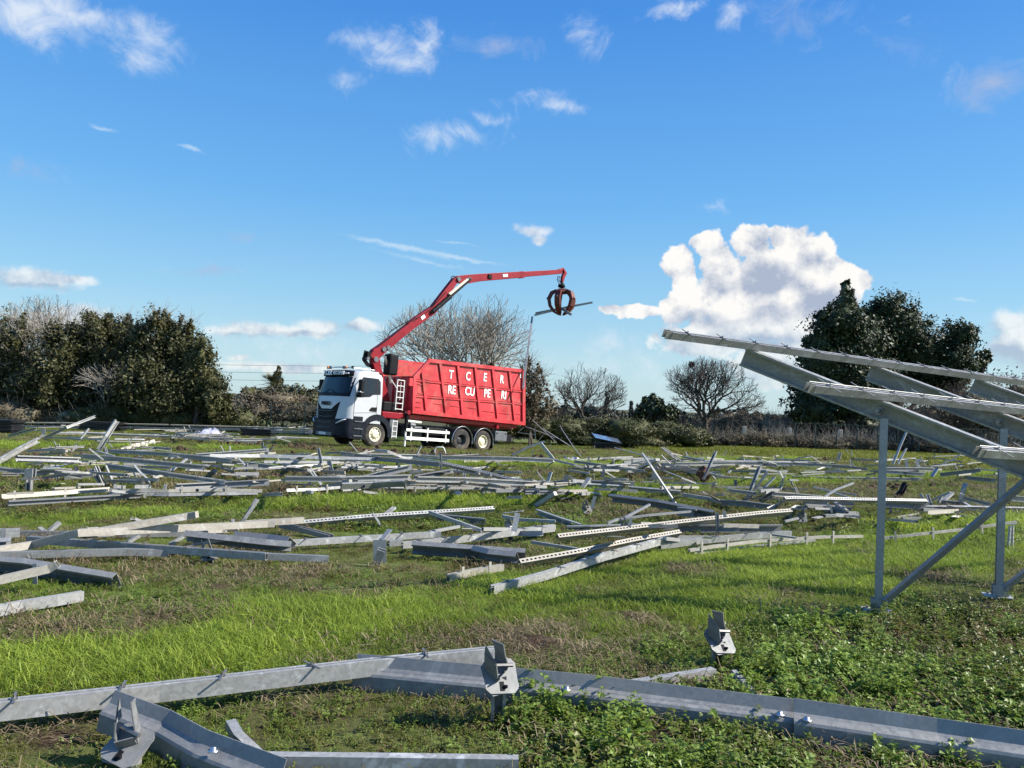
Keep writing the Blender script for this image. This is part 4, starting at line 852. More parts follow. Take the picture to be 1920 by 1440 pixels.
        for a, b_ in (((1.27, 1.24), (1.25, 2.0)), ((.12, 1.30), (.12, 2.2)), ((1.27, 1.36), (.12, 1.46))): side([(a[0]-.008, a[1]), (a[0]+.008, a[1]), (b_[0]+.008, b_[1]), (b_[0]-.008, b_[1]+.001)] if abs(a[0]-b_[0]) < .2 else [(a[0], a[1]-.006), (a[0], a[1]+.006), (b_[0], b_[1]+.006), (b_[0], b_[1]-.006)], 'door_seam', 'grey', 0, .003)
        side([(.50, 1.55), (.40, 1.66), (.12, 1.68), (.12, 1.50), (.44, 1.50)], 'door_handle', 'black', 0, .02)
        m = MB(); m.tube([(1.12, y, 2.1), (1.22, y+sgn*.16, 2.14), (1.20, y+sgn*.2, 2.6), (1.05, y-sgn*.03, 2.78)], .025, 6); arm = m.build('mirror_arm', 'black', cab_o)
        m = MB().box((1.16, y+sgn*.22, 2.50), (.15, .24, .52)); m.box((1.15, y+sgn*.22, 2.13), (.17, .25, .20)); m.build('mirror', 'black', cab_o, bevel=.03)
        m = MB().box((1.18, y+sgn*.22, 2.25), (.17, .22, .05)); m.build('mirror_cap', 'white', cab_o, bevel=.01)
        # steps ahead of the wheel
        m = MB(); m.box((1.02, y-sgn*.06, .78), (.50, .12, .92)); st = m.build('step_panel', 'navy', truck, bevel=.02)
        for z in (.42, .72, 1.02): MB().box((1.0, y+sgn*.005, z), (.42, .10, .04)).build('step', 'grey', st)
        # arch over the front wheel
        m = MB(); pr = []
        for k in range(15):
            a = radians(-8+196*k/14); pr.append((cos(a), sin(a)))
        R0, R1 = .60, .80; vs = []
        for yy in (y-sgn*.42, y+sgn*.03):
            for c, s in pr: vs.append((.05+c*R0, yy, .54+max(s, -.3)*R0*1.0))
            for c, s in pr: vs.append((.05+c*R1, yy, .54+max(s, -.3)*R1*(1.06)))
        q = len(pr); fs = []
        for k in range(q-1): fs += [(k, k+1, 2*q+k+1, 2*q+k), (q+k, 3*q+k, 3*q+k+1, q+k+1), (2*q+k, 2*q+k+1, 3*q+k+1, 3*q+k), (k, q+k, q+k+1, k+1)]
        m.add(vs, fs); m.build('wheel_arch', 'navy', truck)
        MB().box((-.66, y-sgn*.2, .52), (.05, .42, .62)).build('mud_flap', 'black', truck)
    MB().box((.60, 0, 1.25), (1.3, 2.3, .12)).box((-.04, 0, 2.3), (.16, 2.3, 1.7)).build('cab_rear_cover', 'black', truck)
    # ---------------- wheels
    def wheel_meshes():
        ty = MB().lathe([(.30, -.14), (.36, -.155), (.46, -.16), (.52, -.14), (.535, -.10), (.54, 0), (.535, .10), (.52, .14), (.46, .16), (.36, .155), (.30, .14)], 40).mesh('tyre', 'rubber', True)
        tr = MB()
        for k in range(40):
            a = 2*pi*k/40
            for s in (-1, 1): tr.box((cos(a)*.541, s*.07, sin(a)*.541), (.02, .10, .045), Euler((0, -a, 0)).to_matrix())
        def rim(mat, dish, holes):
            m = MB().lathe([(.305, .14), (.29, .15), (.275, .12), (.26, dish), (.17, dish+.02), (.165, dish+.05), (.09, dish+.07), (.001, dish+.075)], 32); me = m.mesh('rim', mat, True); return me
        h = MB()
        for k in range(10): a = 2*pi*k/10; h.lathe([(.001, .0), (.026, .0), (.026, -.02)], 8, 'y', (cos(a)*.215, 0, sin(a)*.215))
        return ty, tr.mesh('tread_block', 'rubber'), rim, h.mesh('rim_hole', 'black')
    ty, tread, rim, holes = wheel_meshes()
    rf, rd, rr = rim('cream', .10, 1), rim('dark_steel', -.06, 1), rim('cream', .04, 1)
    axles = [(.05, 'front', rf, .10), (-4.95, 'mid', rd, -.06), (-6.36, 'rear', rr, .04)]
    for ax, kind, rm, dish in axles:
        zc = .53
        for sgn in (1, -1):
            w = bpy.data.objects.new('wheel', ty); scene.collection.objects.link(w); w.parent = truck; w.location = (ax, sgn*1.07, zc)
            if sgn < 0: w.rotation_euler = (0, 0, pi)
            if kind == 'mid': w['label'] = 'wheel with a dark dished rim'
            link_part('tread', tread, w); link_part('rim', rm, w); link_part('rim_holes', holes, w, (0, dish+.013, 0))
            if kind != 'front':
                w2 = bpy.data.objects.new('wheel', ty); scene.collection.objects.link(w2); w2.parent = truck; w2.location = (ax, sgn*.74, zc)
        MB().tube([(ax, -1., zc), (ax, 1., zc)], .09, 8).build('axle', 'dark_steel', truck)
    # ---------------- chassis
    for s in (-.42, .42): MB().box((-3.6, s, .98), (8.4, .09, .26)).build('chassis_rail', 'dark_steel', truck)
    MB().box((-2.1, .85, .78), (1.1, .5, .5)).build('fuel_tank', 'dark_steel', truck, bevel=.08)
    MB().box((-3.45, .82, .80), (1.2, .42, .42)).build('battery_box', 'black', truck, bevel=.04)
    MB().box((-2.3, -.2, .75), (3.0, 1.3, .5)).build('gearbox_housing', 'black', truck, bevel=.05)
    MB().box((-.95, .85, .85), (.45, .6, .9)).build('exhaust_box', 'grey', truck, bevel=.03)
    for z, w_ in ((.83, .12), (.47, .14)): MB().box((-2.86, 1.24, z), (2.55, .04, w_)).build('side_guard', 'white_rail', truck, bevel=.008)
    for x in (-1.9, -2.85, -3.95): MB().box((x, 1.21, .66), (.06, .03, .62)).build('guard_bracket', 'white_rail', truck)
    MB().tube([(-1.75, 1.1, 1.22), (-2.5, 1.1, 1.2)], .05, 8).build('white_pipe', 'white_rail', truck)
    for z in (.95, .7): MB().tube([(-1.85, 1.12, z+.12), (-2.1, 1.15, z+.1)], .11, 10).build('air_tank', 'grey', truck)
    for x in (-4.95, -6.36):
        m = MB(); vs = []; q = 15
        for yy in (.86, 1.27):
            for R0 in (.62, .65):
                for k in range(q): a = radians(-12+204*k/(q-1)); vs.append((x+cos(a)*R0, yy, .53+sin(a)*R0))
        fs = []
        for k in range(q-1): fs += [(k, k+1, 2*q+k+1, 2*q+k), (q+k, 3*q+k, 3*q+k+1, q+k+1), (2*q+k, 2*q+k+1, 3*q+k+1, 3*q+k), (k, q+k, q+k+1, k+1)]
        m.add(vs, fs); mg = m.build('mudguard', 'dark_steel', truck)
        MB().tube([(x+cos(radians(a))*.655, 1.275, .53+sin(radians(a))*.655) for a in range(-12, 193, 12)], .014, 5).build('mudguard_edge', 'chrome', mg)
        MB().box((x-.64, 1.06, .30), (.025, .40, .36)).build('mud_flap', 'black', truck)
    MB().box((-7.55, 1.08, .86), (.82, .34, .48)).build('tool_box', 'grey', truck, bevel=.02)
    for x in (-7.25, -7.85): MB().box((x, 1.262, 1.0), (.07, .02, .05)).build('tool_box_latch', 'black', truck)
    MB().box((-8.5, 0, .72), (.12, 2.2, .22)).box((-8.2, .6, .85), (.6, .1, .3)).box((-8.2, -.6, .85), (.6, .1, .3)).build('rear_underrun_bar', 'dark_steel', truck)
    MB().box((-8.2, .95, .78), (.5, .3, .35)).build('rear_lamp_box', 'black', truck, bevel=.02)
    # ---------------- container
    zb = lambda x: 1.60+(x+1.85)*.012; yo = 1.26
    side_poly = [(-1.85, 1.60), (-1.75, 3.22), (-2.55, 4.08), (-8.85, 4.33), (-9.16, 1.52)]
    cont = MB()
    for s in (1, -1): cont.prism(side_poly, s*(yo-.07), s*(yo-.12))
    cont.box((-5.5, 0, 1.62), (7.3, 2.36, .06))
    ct = cont.build('container', 'red', truck)
    fw = MB().box((-1.85, 0, 2.41), (.06, 2.36, 1.64)).build('front_wall', 'red', ct)
    for y in (-.8, -.27, .27, .8): MB().box((-1.79, y, 2.4), (.08, .10, 1.58)).build('front_rib', 'red', ct)
    m = MB(); m.add([(-8.85, -1.2, 4.3), (-8.85, 1.2, 4.3), (-9.16, 1.2, 1.52), (-9.16, -1.2, 1.52), (-8.91, -1.2, 4.3), (-8.91, 1.2, 4.3), (-9.22, 1.2, 1.52), (-9.22, -1.2, 1.52)], [(0, 1, 2, 3), (7, 6, 5, 4), (0, 4, 5, 1), (3, 2, 6, 7)]); m.build('rear_door', 'red', ct)
    MB().prism([(-1.9, 3.2), (-2.62, 4.0), (-8.8, 4.25), (-9.0, 1.8), (-1.95, 1.8)], -(yo-.125), -(yo-.135)).build('inner_lining', 'red_rust', ct)
    def bar(a, b_, w, d, name='frame_bar', y0=None, par=ct):
        """flat bar on the side wall between (x, z) points"""
        a, b_ = Vector((a[0], 0, a[1])), Vector((b_[0], 0, b_[1])); u = (b_-a).normalized(); n_ = Vector((-u.z, 0, u.x))*w/2
        for s in (1, -1):
            y1 = s*(yo-.07); y2 = s*(yo-.07+d); c = [a-n_, a+n_, b_+n_, b_-n_]; vs = [Vector((p.x, y1, p.z)) for p in c]+[Vector((p.x, y2, p.z)) for p in c]
            MB().add(vs, [(3, 2, 1, 0), (4, 5, 6, 7), (0, 1, 5, 4), (1, 2, 6, 5), (2, 3, 7, 6), (3, 0, 4, 7)]).build(name, 'red', par)
    bar((-1.90, 1.62), (-1.80, 3.22), .16, .09, 'corner_post'); bar((-1.80, 3.18), (-2.56, 4.02), .16, .092, 'slanted_edge'); bar((-2.50, 4.02), (-8.9, 4.26), .17, .094, 'top_rail')
    bar((-1.82, 1.66), (-9.1, 1.59), .17, .096, 'bottom_rail'); bar((-8.82, 4.30), (-9.12, 1.50), .20, .098, 'rear_post')
    for a, b_ in zip([(-2.2, 3.6), (-3.22, 3.98), (-4.32, 4.02), (-5.44, 4.06), (-6.62, 4.11), (-7.8, 4.16)], [(-2.66, 1.74), (-3.84, 1.74), (-4.88, 1.73), (-6.02, 1.72), (-7.24, 1.71), (-8.46, 1.70)]): bar(a, b_, .13, .075, 'side_rib')
    for z0, z1 in ((3.05, 3.20), (2.34, 2.56)):
        bar((-1.92, z0), (-8.9, z1), .055, .05, 'stiffener'); bar((-1.92, z0+.08), (-8.9, z1+.08), .025, .03, 'stiffener')
    for (x, z, w_) in ((-2.2, 2.9, .3), (-2.2, 2.1, .3), (-2.25, 2.5, .3), (-2.2, 1.88, .3)): bar((x+w_/2, z), (x-w_/2, z), .03, .035, 'pressed_fold')
    for (x0, x1, z) in ((-3.1, -3.6, 2.12), (-4.1, -4.7, 2.10), (-5.15, -5.8, 2.10), (-6.2, -6.95, 2.02), (-7.35, -8.1, 2.0), (-8.5, -8.9, 2.05)): bar((x0, z), (x1, z-.01), .022, .028, 'pressed_fold')
    for x in (-3.4, -4.5, -5.6, -6.75, -7.95, -8.7): bar((x+.05, 1.86), (x-.05, 1.86), .05, .012, 'drain_hole')
    MB().box((-1.66, 1.2, 2.95), (.26, .12, .34)).build('hinge_block', 'red', ct)
    MB().prism([(-1.95, 1.53), (-9.1, 1.46), (-9.1, 1.26), (-7.6, 1.22), (-1.95, 1.36)], .42, .52).prism([(-1.95, 1.53), (-9.1, 1.46), (-9.1, 1.26), (-7.6, 1.22), (-1.95, 1.36)], -.52, -.42).build('skid_beam', 'red_rust', ct)
    MB().box((-5.4, 0, 1.42), (7.0, 2.0, .18)).build('underframe', 'red_rust', ct)
    for x in (-7.35,): MB().lathe([(.001, .12), (.09, .12), (.12, .0), (.001, 0)], 14, 'y', (x, 1.05, 1.30)).build('roller', 'red_crane', ct)
    Y1 = yo-.05
    for ch, (px, py) in zip('TCER', ((846, 703), (878, 706), (909.5, 708), (941, 712))):
        p = PL(px, py, TO+TY*Y1, TY)-TO; put_text(ch, .56, 'letter', ct, (p.dot(TX), Y1, p.dot(TZ)), (-1, 0, 0), (.0, 0, 1), .010, .80)
    for ch, (px, py) in zip(('RE', 'CU', 'PE', 'RI'), ((847, 731.5), (881, 734.5), (913.5, 738), (944.5, 741.5))):
        p = PL(px, py, TO+TY*Y1, TY)-TO; put_text(ch, .56, 'letter', ct, (p.dot(TX), Y1, p.dot(TZ)), (-1, 0, 0), (.0, 0, 1), .010, .80)
    p = PL(977, 705, TO+TY*Y1, TY)-TO; put_text('B', .34, 'letter', ct, (p.dot(TX), Y1, p.dot(TZ)), (-1, 0, 0), (0, 0, 1), .0, 1, name='small_mark')
    # ---------------- crane
    cr = MB().box((-.75, 0, 1.40), (.9, 2.2, .30)).build('crane', 'red_crane', truck)
    MB().box((-.75, 1.05, 1.40), (1.0, .34, .26)).box((-1.3, .9, 1.45), (.25, .5, .2)).build('stabiliser_beam', 'red_crane', cr, bevel=.02)
    o = MB().tube([(-1.62, 1.16, 1.62), (-1.62, 1.16, .80)], .075, 10).tube([(-1.62, 1.16, .9), (-1.62, 1.16, .1)], .045, 10).build('stabiliser_leg', 'white_rail', cr)
    MB().tube([(-1.62, 1.16, 1.56), (-1.62, 1.16, .78)], .085, 10).build('stabiliser_sleeve', 'black', cr)
    MB().lathe([(.001, -.03), (.10, -.03), (.10, .03), (.001, .03)], 14, 'y', (-1.62, 1.27, 1.60)).build('pulley', 'red_crane', cr)
    MB().box((-.8, .55, 1.78), (.75, .9, .42)).build('valve_block', 'black', cr, bevel=.05)
    # ladder at the container front
    m = MB()
    for x in (-.98, -1.36): m.tube([(x, 1.12, 1.66), (x, 1.12, 2.98)], .022, 6)
    m.tube([(-1.18, 1.12, 2.1), (-1.18, 1.12, 2.9)], .012, 5)
    for k in range(6): m.tube([(-.98, 1.12, 1.7+k*.255), (-1.36, 1.12, 1.7+k*.255)], .018, 5)
    m.tube([(-.98, 1.12, 2.6), (-.72, 1.0, 2.95)], .02, 5); m.build('ladder', 'white_rail', cr)
    m = MB()
    for x in (-.88, -1.12): m.tube([(x, 1.16, .42), (x, 1.16, 1.22)], .02, 6)
    for k in range(4): m.tube([(-.88, 1.16, .5+k*.22), (-1.12, 1.16, .5+k*.22)], .016, 5)
    m.build('lower_ladder', 'white_rail', cr)
    # boom: drawn in a vertical plane through the column
    C0 = TO+TX*(-.45)+TZ*1.6; hd = Vector((.72, .694, 0)); nrm = Vector((-hd.y, hd.x, 0))
    inv = truck.matrix_world.inverted()
    P = lambda px, py, dn=0.: inv @ (PL(px, py, C0+nrm*dn, nrm))
    nl = (inv.to_3x3() @ nrm).normalized()
    def beam(pts, name, mat, hw, d0=0., parent=cr):
        """box section in the boom plane; pts (px, py, half height in metres)"""
        Q = [P(a, b_) + nl*d0 for a, b_, _ in pts]; m = MB(); fr = []
        for i, q in enumerate(Q):
            u = (Q[min(i+1, len(Q)-1)]-Q[max(i-1, 0)]).normalized(); v = u.cross(nl).normalized(); h = pts[i][2]*.84; fr.append((q, nl, v, h))
        vs = []
        for q, A, B, h in fr: vs += [q-A*hw-B*h, q+A*hw-B*h, q+A*hw+B*h, q-A*hw+B*h]
        fs = [(i*4+k, i*4+(k+1) % 4, i*4+4+(k+1) % 4, i*4+4+k) for i in range(len(fr)-1) for k in range(4)]+[(3, 2, 1, 0), tuple(len(vs)-4+k for k in range(4))]
        m.add(vs, fs); return m.build(name, mat, parent, bevel=.012)
    beam([(724, 772, .30), (716, 735, .24), (709, 705, .19), (703, 682, .22), (701, 668, .20)], 'column', 'red_crane', .17)
    beam([(695, 672, .20), (703, 664, .30), (716, 653, .25), (768, 612, .20), (778, 603, .21)], 'lower_boom', 'red_crane', .15)
    beam([(766, 612, .24), (782, 601, .24), (812, 580, .22), (838, 545, .20), (852, 526, .17), (858, 522, .12)], 'main_boom', 'red_crane', .13)
    beam([(848, 527, .08), (857, 524, .20), (872, 524, .26), (900, 520.5, .22), (977, 515, .19), (980, 515, .19)], 'upper_boom', 'red_crane', .12)
    beam([(974, 515, .17), (1052, 509.5, .14)], 'boom_extension', 'red_crane', .09)
    beam([(974, 515.5, .215), (980, 515, .215)], 'boom_collar', 'red_crane', .13)
    beam([(1048, 509, .16), (1055, 503.5, .05), (1059, 512, .13), (1055, 520, .11), (1053.5, 529, .07)], 'boom_tip', 'red_crane', .08)
    m = MB().tube([P(806, 585), P(840, 556)], .11, 10).tube([P(838, 558), P(877, 524)], .07, 10); m.v = [tuple(Vector(v)+nl*-.20) for v in m.v]; m.build('boom_cylinder', 'black', cr)
    m = MB().tube([P(838, 553), P(873, 525)], .085, 8); m.v = [tuple(Vector(v)+nl*-.16) for v in m.v]; m.build('lettered_link', 'cream_sheet', cr)
    MB().tube([P(728, 690), P(722, 668)], .065, 10).tube([P(733, 718), P(728, 688)], .08, 10).build('lift_cylinder', 'chrome', cr)
    q = P(733, 684); MB().box(q, (.5, .5, .95)).build('operator_seat_shield', 'black', cr, bevel=.08)
    for a, b_, r_ in ((716, 655, .11), (724, 652, .10), (701, 674, .12), (686, 672, .07), (856, 524, .11), (807, 584, .09), (876, 524, .1)):
        q = P(a, b_); MB().tube([q-nl*.21, q+nl*.21], r_, 12).build('pivot_pin', 'grey', cr)
    R = np.random.default_rng(4)
    m = MB()
    for k in range(7):
        o1 = R.uniform(-3, 3); m.tube([P(702+k, 664), P(686+o1, 660+o1), P(682+o1*.8, 672+k), P(690+o1, 684+k*.6), P(704, 684+k)], .028, 6)
    m.box(P(691, 666), (.3, .3, .25)); m.build('hose_bundle', 'black', cr)
    for pts in ([(703, 652), (735, 628), (757, 608), (778, 596)], [(723, 632), (728, 622), (745, 611), (765, 601)], [(770, 604), (800, 583), (833, 548)], [(845, 524), (842, 522), (845, 518), (852, 520)], [(1043, 518), (1041, 524), (1045, 533), (1052, 535)], [(1046, 518), (1044, 525), (1048, 531), (1053, 532)]):
        MB().tube([P(*p)-nl*.14 for p in pts], .022, 6).build('hydraulic_hose', 'black', cr)
    for a, b_, w_, h_ in ((944, 517, .34, .14), (790, 595, .24, .16)):
        m = MB(); q = P(a, b_)-nl*.145; u = (P(a+10, b_-1 if a > 900 else b_-8)-P(a, b_)).normalized(); v = u.cross(nl).normalized(); m.add([q-u*w_/2-v*h_/2, q+u*w_/2-v*h_/2, q+u*w_/2+v*h_/2, q-u*w_/2+v*h_/2], [(0, 1, 2, 3)]); m.build('sticker', 'letter', cr)
    MB().box(P(915, 519)-nl*.12, (.22, .12, .2)).build('valve', 'black', cr)
    # grapple
    top = P(1053.5, 529); MB().tube([top+Vector((0, 0, .1)), top-TZ*0-Vector((0, 0, .30))], [.06, .07], 10).lathe([(.001, .0), (.16, .0), (.20, -.06), (.20, -.16), (.12, -.2), (.001, -.2)], 16, 'z', top-Vector((0, 0, .12))).build('rotator', 'black', cr, True)
    gc = P(1055, 546); m = MB().lathe([(.001, .12), (.22, .12), (.34, .04), (.36, -.08), (.22, -.14), (.001, -.14)], 16, 'z', gc); m.build('grapple_head', 'claw', cr)
    for k in range(5):
        a = 2*pi*k/5+.35; d = Vector((cos(a), sin(a), 0)); s = Vector((-sin(a), cos(a), 0))
        arc = [(.34, .02, .11), (.60, -.14, .14), (.73, -.46, .15), (.65, -.84, .15), (.42, -1.14, .13), (.14, -1.34, .05)]; th = [.07, .10, .10, .09, .07, .02]
        m = MB(); vs = []
        for i, ((r_, z, w_), t_) in enumerate(zip(arc, th)):
            r2, z2, _ = arc[min(i+1, 5)]; r1, z1, _ = arc[max(i-1, 0)]; u = Vector((r2-r1, 0, z2-z1)).normalized(); nx = Vector((-u.z, 0, u.x)); c = Vector((r_, 0, z))
            for sg, off in ((-1, -1), (1, -1), (1, 1), (-1, 1)): q = c+nx*t_*off; vs.append(gc+d*q.x+s*w_*sg+Vector((0, 0, q.z)))
        m.add(vs, [(i*4+k2, i*4+(k2+1) % 4, i*4+4+(k2+1) % 4, i*4+4+k2) for i in range(5) for k2 in range(4)]+[(3, 2, 1, 0), (20, 21, 22, 23)]); cl = m.build('grapple_claw', 'claw', cr)
        MB().tube([gc+d*.16+Vector((0, 0, .1)), gc+d*.46+Vector((0, 0, -.05)), gc+d*.86+Vector((0, 0, -.48))], [.06, .06, .04], 8).build('claw_cylinder', 'dark_steel', cl)
    global GRAB; GRAB = truck.matrix_world @ (gc-Vector((0, 0, 1.24)))
build_truck()
# ================================================================== STEEL SECTIONS
def prof(kind, w, h, t=.004):
    """closed outline of a thin folded section; a is sideways, b is up"""
    if kind == 'tube': return [(-w/2, -h/2), (w/2, -h/2), (w/2, h/2), (-w/2, h/2)]
    if kind == 'rail':                                          # box rail, slot along the top
        s = w*.16; return [(-w/2, -h/2), (w/2, -h/2), (w/2, h/2), (s, h/2), (s, h/2-t*3), (w/2-t, h/2-t*3), (w/2-t, -h/2+t), (-w/2+t, -h/2+t), (-w/2+t, h/2-t*3), (-s, h/2-t*3), (-s, h/2), (-w/2, h/2)]
    if kind == 'chan':                                          # lipped channel, open to one side
        return [(-w/2, -h/2), (w/2, -h/2), (w/2, -h/2+.02), (w/2-t, -h/2+.02), (w/2-t, -h/2+t), (-w/2+t, -h/2+t), (-w/2+t, h/2-t), (w/2-t, h/2-t), (w/2-t, h/2-.02), (w/2, h/2-.02), (w/2, h/2), (-w/2, h/2)]
    if kind == 'zed':                                           # lying girder: low front web, rounded shoulder, flange standing behind
        r = [(-w/2, -h/2), (-w/2+t, -h/2), (-w/2+t, h*.02)]
        top = [(-w/2, h*.04), (-w/2+.012, h*.10), (-w/2+.03, h*.13)]
        q = [(-w/2, -h/2), (-w/2+t, -h/2), (-w/2+t, -.02*h), (-w/2+.012, h*.05-t), (-w/2+.030, h*.10-t), (w/2-.02, h*.13-t), (w/2-.004, h*.18), (w/2+.02, h/2), (w/2+.02-t, h/2), (w/2-.004-t, h*.19), (w/2-.022, h*.13), (-w/2+.028, h*.10), (-w/2+.008, h*.05), (-w/2, -.02*h)]
        return [(-a, b_) for a, b_ in q][::-1]
    if kind == 'angle': return [(-w/2, -h/2), (w/2, -h/2), (w/2, -h/2+t*1.4), (-w/2+t*1.4, -h/2+t*1.4), (-w/2+t*1.4, h/2), (-w/2, h/2)]
    if kind == 'post':                                          # open C, mouth upward
        return [(-w/2, -h/2), (w/2, -h/2), (w/2, h/2), (w/2-.015, h/2), (w/2-.015, h/2-t), (w/2-t, h/2-t), (w/2-t, -h/2+t), (-w/2+t, -h/2+t), (-w/2+t, h/2-t), (-w/2+.015, h/2-t), (-w/2+.015, h/2), (-w/2, h/2)]
SIZE = {'rail': (.055, .075), 'chan': (.07, .17), 'zed': (.12, .19), 'angle': (.06, .06), 'post': (.075, .05), 'tube': (.04, .04), 'strip': (.05, .008), 'perf': (.06, .09)}
def steel(b, kind, pts, roll=0, w=None, h=None, upv=None):
    """sweep a section along points; returns (mid frames) for things fixed on it"""
    if kind == 'perf' and not roll: roll = -.75                 # slotted face turned out towards the open field
    W, H = SIZE[kind]; w = w or W; h = h or H; pts = [Vector(p) for p in pts]; fr = []
    for i, p in enumerate(pts):
        d = Vector((0, 0, 0))
        if i: d += (pts[i]-pts[i-1]).normalized()
        if i < len(pts)-1: d += (pts[i+1]-pts[i]).normalized()
        d.normalize(); u = Vector(upv) if upv else Vector((0, 0, 1))
        if abs(d.dot(u)) > .93: u = Vector((0, -1, 0))
        A = d.cross(u).normalized(); B = A.cross(d).normalized()
        if roll: A, B = A*cos(roll)+B*sin(roll), B*cos(roll)-A*sin(roll)
        fr.append((p, A, B))
    if kind == 'perf':                                          # top web pierced by a row of slots
        t = .005
        for a0, a1, b0, b1 in ((-w/2, -w/2+t, -h/2, h/2), (w/2-t, w/2, -h/2, h/2), (-w/2+t, -w*.17, h/2-t, h/2), (w*.17, w/2-t, h/2-t, h/2)): b.extrude([(a0, b0), (a1, b0), (a1, b1), (a0, b1)], fr)
        for (p, A, B), (q, A2, B2) in zip(fr[:-1], fr[1:]):
            L = (q-p).length; d = (q-p).normalized(); n = int(L/.05)
            for k in range(n):
                c0 = p.lerp(q, k/n); c1 = c0+d*.022; b.extrude([(-w*.17, h/2-t), (w*.17, h/2-t), (w*.17, h/2), (-w*.17, h/2)], [(c0, A, B), (c1, A, B)])
    else:
        pr = prof(kind, w, h) if kind != 'strip' else prof('tube', w, h); b.extrude(pr, fr)
    return fr, w, h
CLAMP = {}
def clamp_mesh(kind='clamp'):
    if kind not in CLAMP:
        b = MB()
        if kind == 'clamp':
            b.box((0, 0, .006), (.012, .16, .005)); b.box((0, 0, -.004), (.03, .03, .02)); b.tube([(0, 0, .0), (0, 0, .022)], .006, 6)
            CLAMP[kind] = b.mesh('panel_clamp', 'bolt')
        elif kind == 'long':
            b.box((0, 0, .008), (.010, .26, .004)); b.box((0, 0, .0), (.035, .03, .016)); b.tube([(0, 0, .0), (0, 0, .026)], .007, 6)
            CLAMP[kind] = b.mesh('panel_clamp', 'galv')
        else:
            b.box((0, .0, 0), (.03, .008, .16)); CLAMP[kind] = b.mesh('panel_clamp', 'galv_tan')
    return CLAMP[kind]
def put_clamps(par, fr, h, spacing, kind='clamp', start=.2, origin=Vector((0, 0, 0)), jit=0, R=None):
    for (p, A, B), (q, A2, B2) in zip(fr[:-1], fr[1:]):
        L = (q-p).length; d = (q-p)/L; s = start
        while s < L-.05:
            m = Matrix((d, A, B)).transposed().to_4x4(); c = p+d*s+B*(h/2) if kind != 'tick' else p+d*s-A*.0+B*0
            o = bpy.data.objects.new('panel_clamp', clamp_mesh(kind)); scene.collection.objects.link(o); o.parent = par
            if kind == 'tick':
                c = p+d*s; m = Matrix((d, Vector((-d.y, d.x, 0)).normalized(), Vector((0, 0, 1)))).transposed().to_4x4(); c = c+Vector((0, -.03, 0))
            m.translation = c-origin; o.matrix_local = m
            if jit: o.matrix_local = m @ Matrix.Rotation(float(R.normal())*jit, 4, 'Z')
            s += spacing

# ================================================================== THE FRAME STILL STANDING ON THE RIGHT
def standing_frame():
    O1 = G(1643, 1157); O2 = G(1870, 1128); T = O2-O1; T.z = -.06
    A = Dp(1393, 668, 7.02); B = Dp(1655, 771, O1.y); gd = (B-A); un = gd.normalized(); pu = T.normalized()
    t = thing('mounting_frame', 'tall galvanised mounting frame still standing at the right without its panels', 'steel frame', O1)
    L = lambda p: p-O1
    nup = pu.cross(un).normalized(); nup = nup if nup.z > 0 else -nup
    for k in range(3):
        S = T*k; b = MB(); a = A+S-O1; e = A+gd*2.12+S-O1
        fr, w, h = steel(b, 'chan', [a, e], 0, .065, .172, upv=nup); b.build('girder', 'galv', t)
        for kk in (1.0, 1.98):
            c = A+gd*kk+S-O1; s = pu*-.045
            o = MB().tube([c+s*1.6, c+s*.4], .020, 8).tube([c+s, c+s*.6], .034, 12).build('bolt', 'bolt', t)
        if k < 2 or True:
            base = O1+S; base.z = float(gz(base.x, base.y)); top = A+gd*1.0+S; off = pu*.02
            b = MB(); fr, w, h = steel(b, 'post', [base-O1+Vector((0, 0, .10))+off, top-O1+off+Vector((0, 0, -.06))], 0, .075, .06, upv=(-un.x, -un.y, 0)); b.build('post', 'galv', t)
            b = MB(); fr, w, h = steel(b, 'tube', [base-O1+Vector((0, 0, .13))+Vector((un.x, un.y, 0))*.07-pu*.03, A+gd*1.95+S-O1-Vector((0, 0, .04))-pu*.03], 0, .035, .055, upv=nup); b.build('brace', 'galv_dull', t)
            bb = base-O1
            m = MB().box(bb+Vector((0, 0, .055)), (.24, .17, .008), Matrix.Rotation(atan2(un.y, un.x), 3, 'Z')).box(bb+Vector((0, 0, .046)), (.18, .17, .006), Matrix.Rotation(atan2(un.y, un.x)+.2, 3, 'Z')); m.build('base_plate', 'galv_white', t)
            rz = Matrix.Rotation(atan2(un.y, un.x), 3, 'Z')
            m = MB()
            for s in (-1, 1): m.box(bb+rz @ Vector((.02, s*.038, .11)), (.13, .005, .10), rz)
            m.build('base_bracket', 'galv', t)
            MB().tube([bb+rz @ Vector((.06, -.055, .12)), bb+rz @ Vector((.06, .055, .12))], .013, 8).tube([bb+rz @ Vector((-.07, .05, .05)), bb+rz @ Vector((-.07, .05, .075))], .012, 6).build('bolt', 'bolt', t)
            steel_b = MB(); steel(steel_b, 'post', [bb+Vector((0, 0, -.15)), bb+Vector((0, 0, .045))], 0, .07, .05); steel_b.build('driven_pile', 'galv_dull', t)
    for kf, t0, t1, kind in ((.05, -.57, 3.4, 'clamp'), (.96, -.50, 3.4, 'long'), (1.93, -.44, 3.0, 'long')):
        base = A+gd*kf+nup*(.09+.036)-O1; b = MB(); fr, w, h = steel(b, 'rail', [base+T*t0, base+T*t1], 0, .058, .064, upv=nup); p = b.build('purlin', 'galv', t)
        put_clamps(p, fr, h, .385, kind, .17)
        e = fr[0][0]; m = MB()
        for s in (-1, 1): m.box(e-pu*.03+fr[0][1]*s*.022, (.06, .004, .07), Matrix((pu, fr[0][1], fr[0][2])).transposed())
        m.build('splice_end', 'galv_tan', p)
        if kf > .5: MB().tube([e-pu*.06+nup*.052, e+T.normalized()*6.+nup*.052], .0045, 5).build('slot_strip', 'galv_white', p)
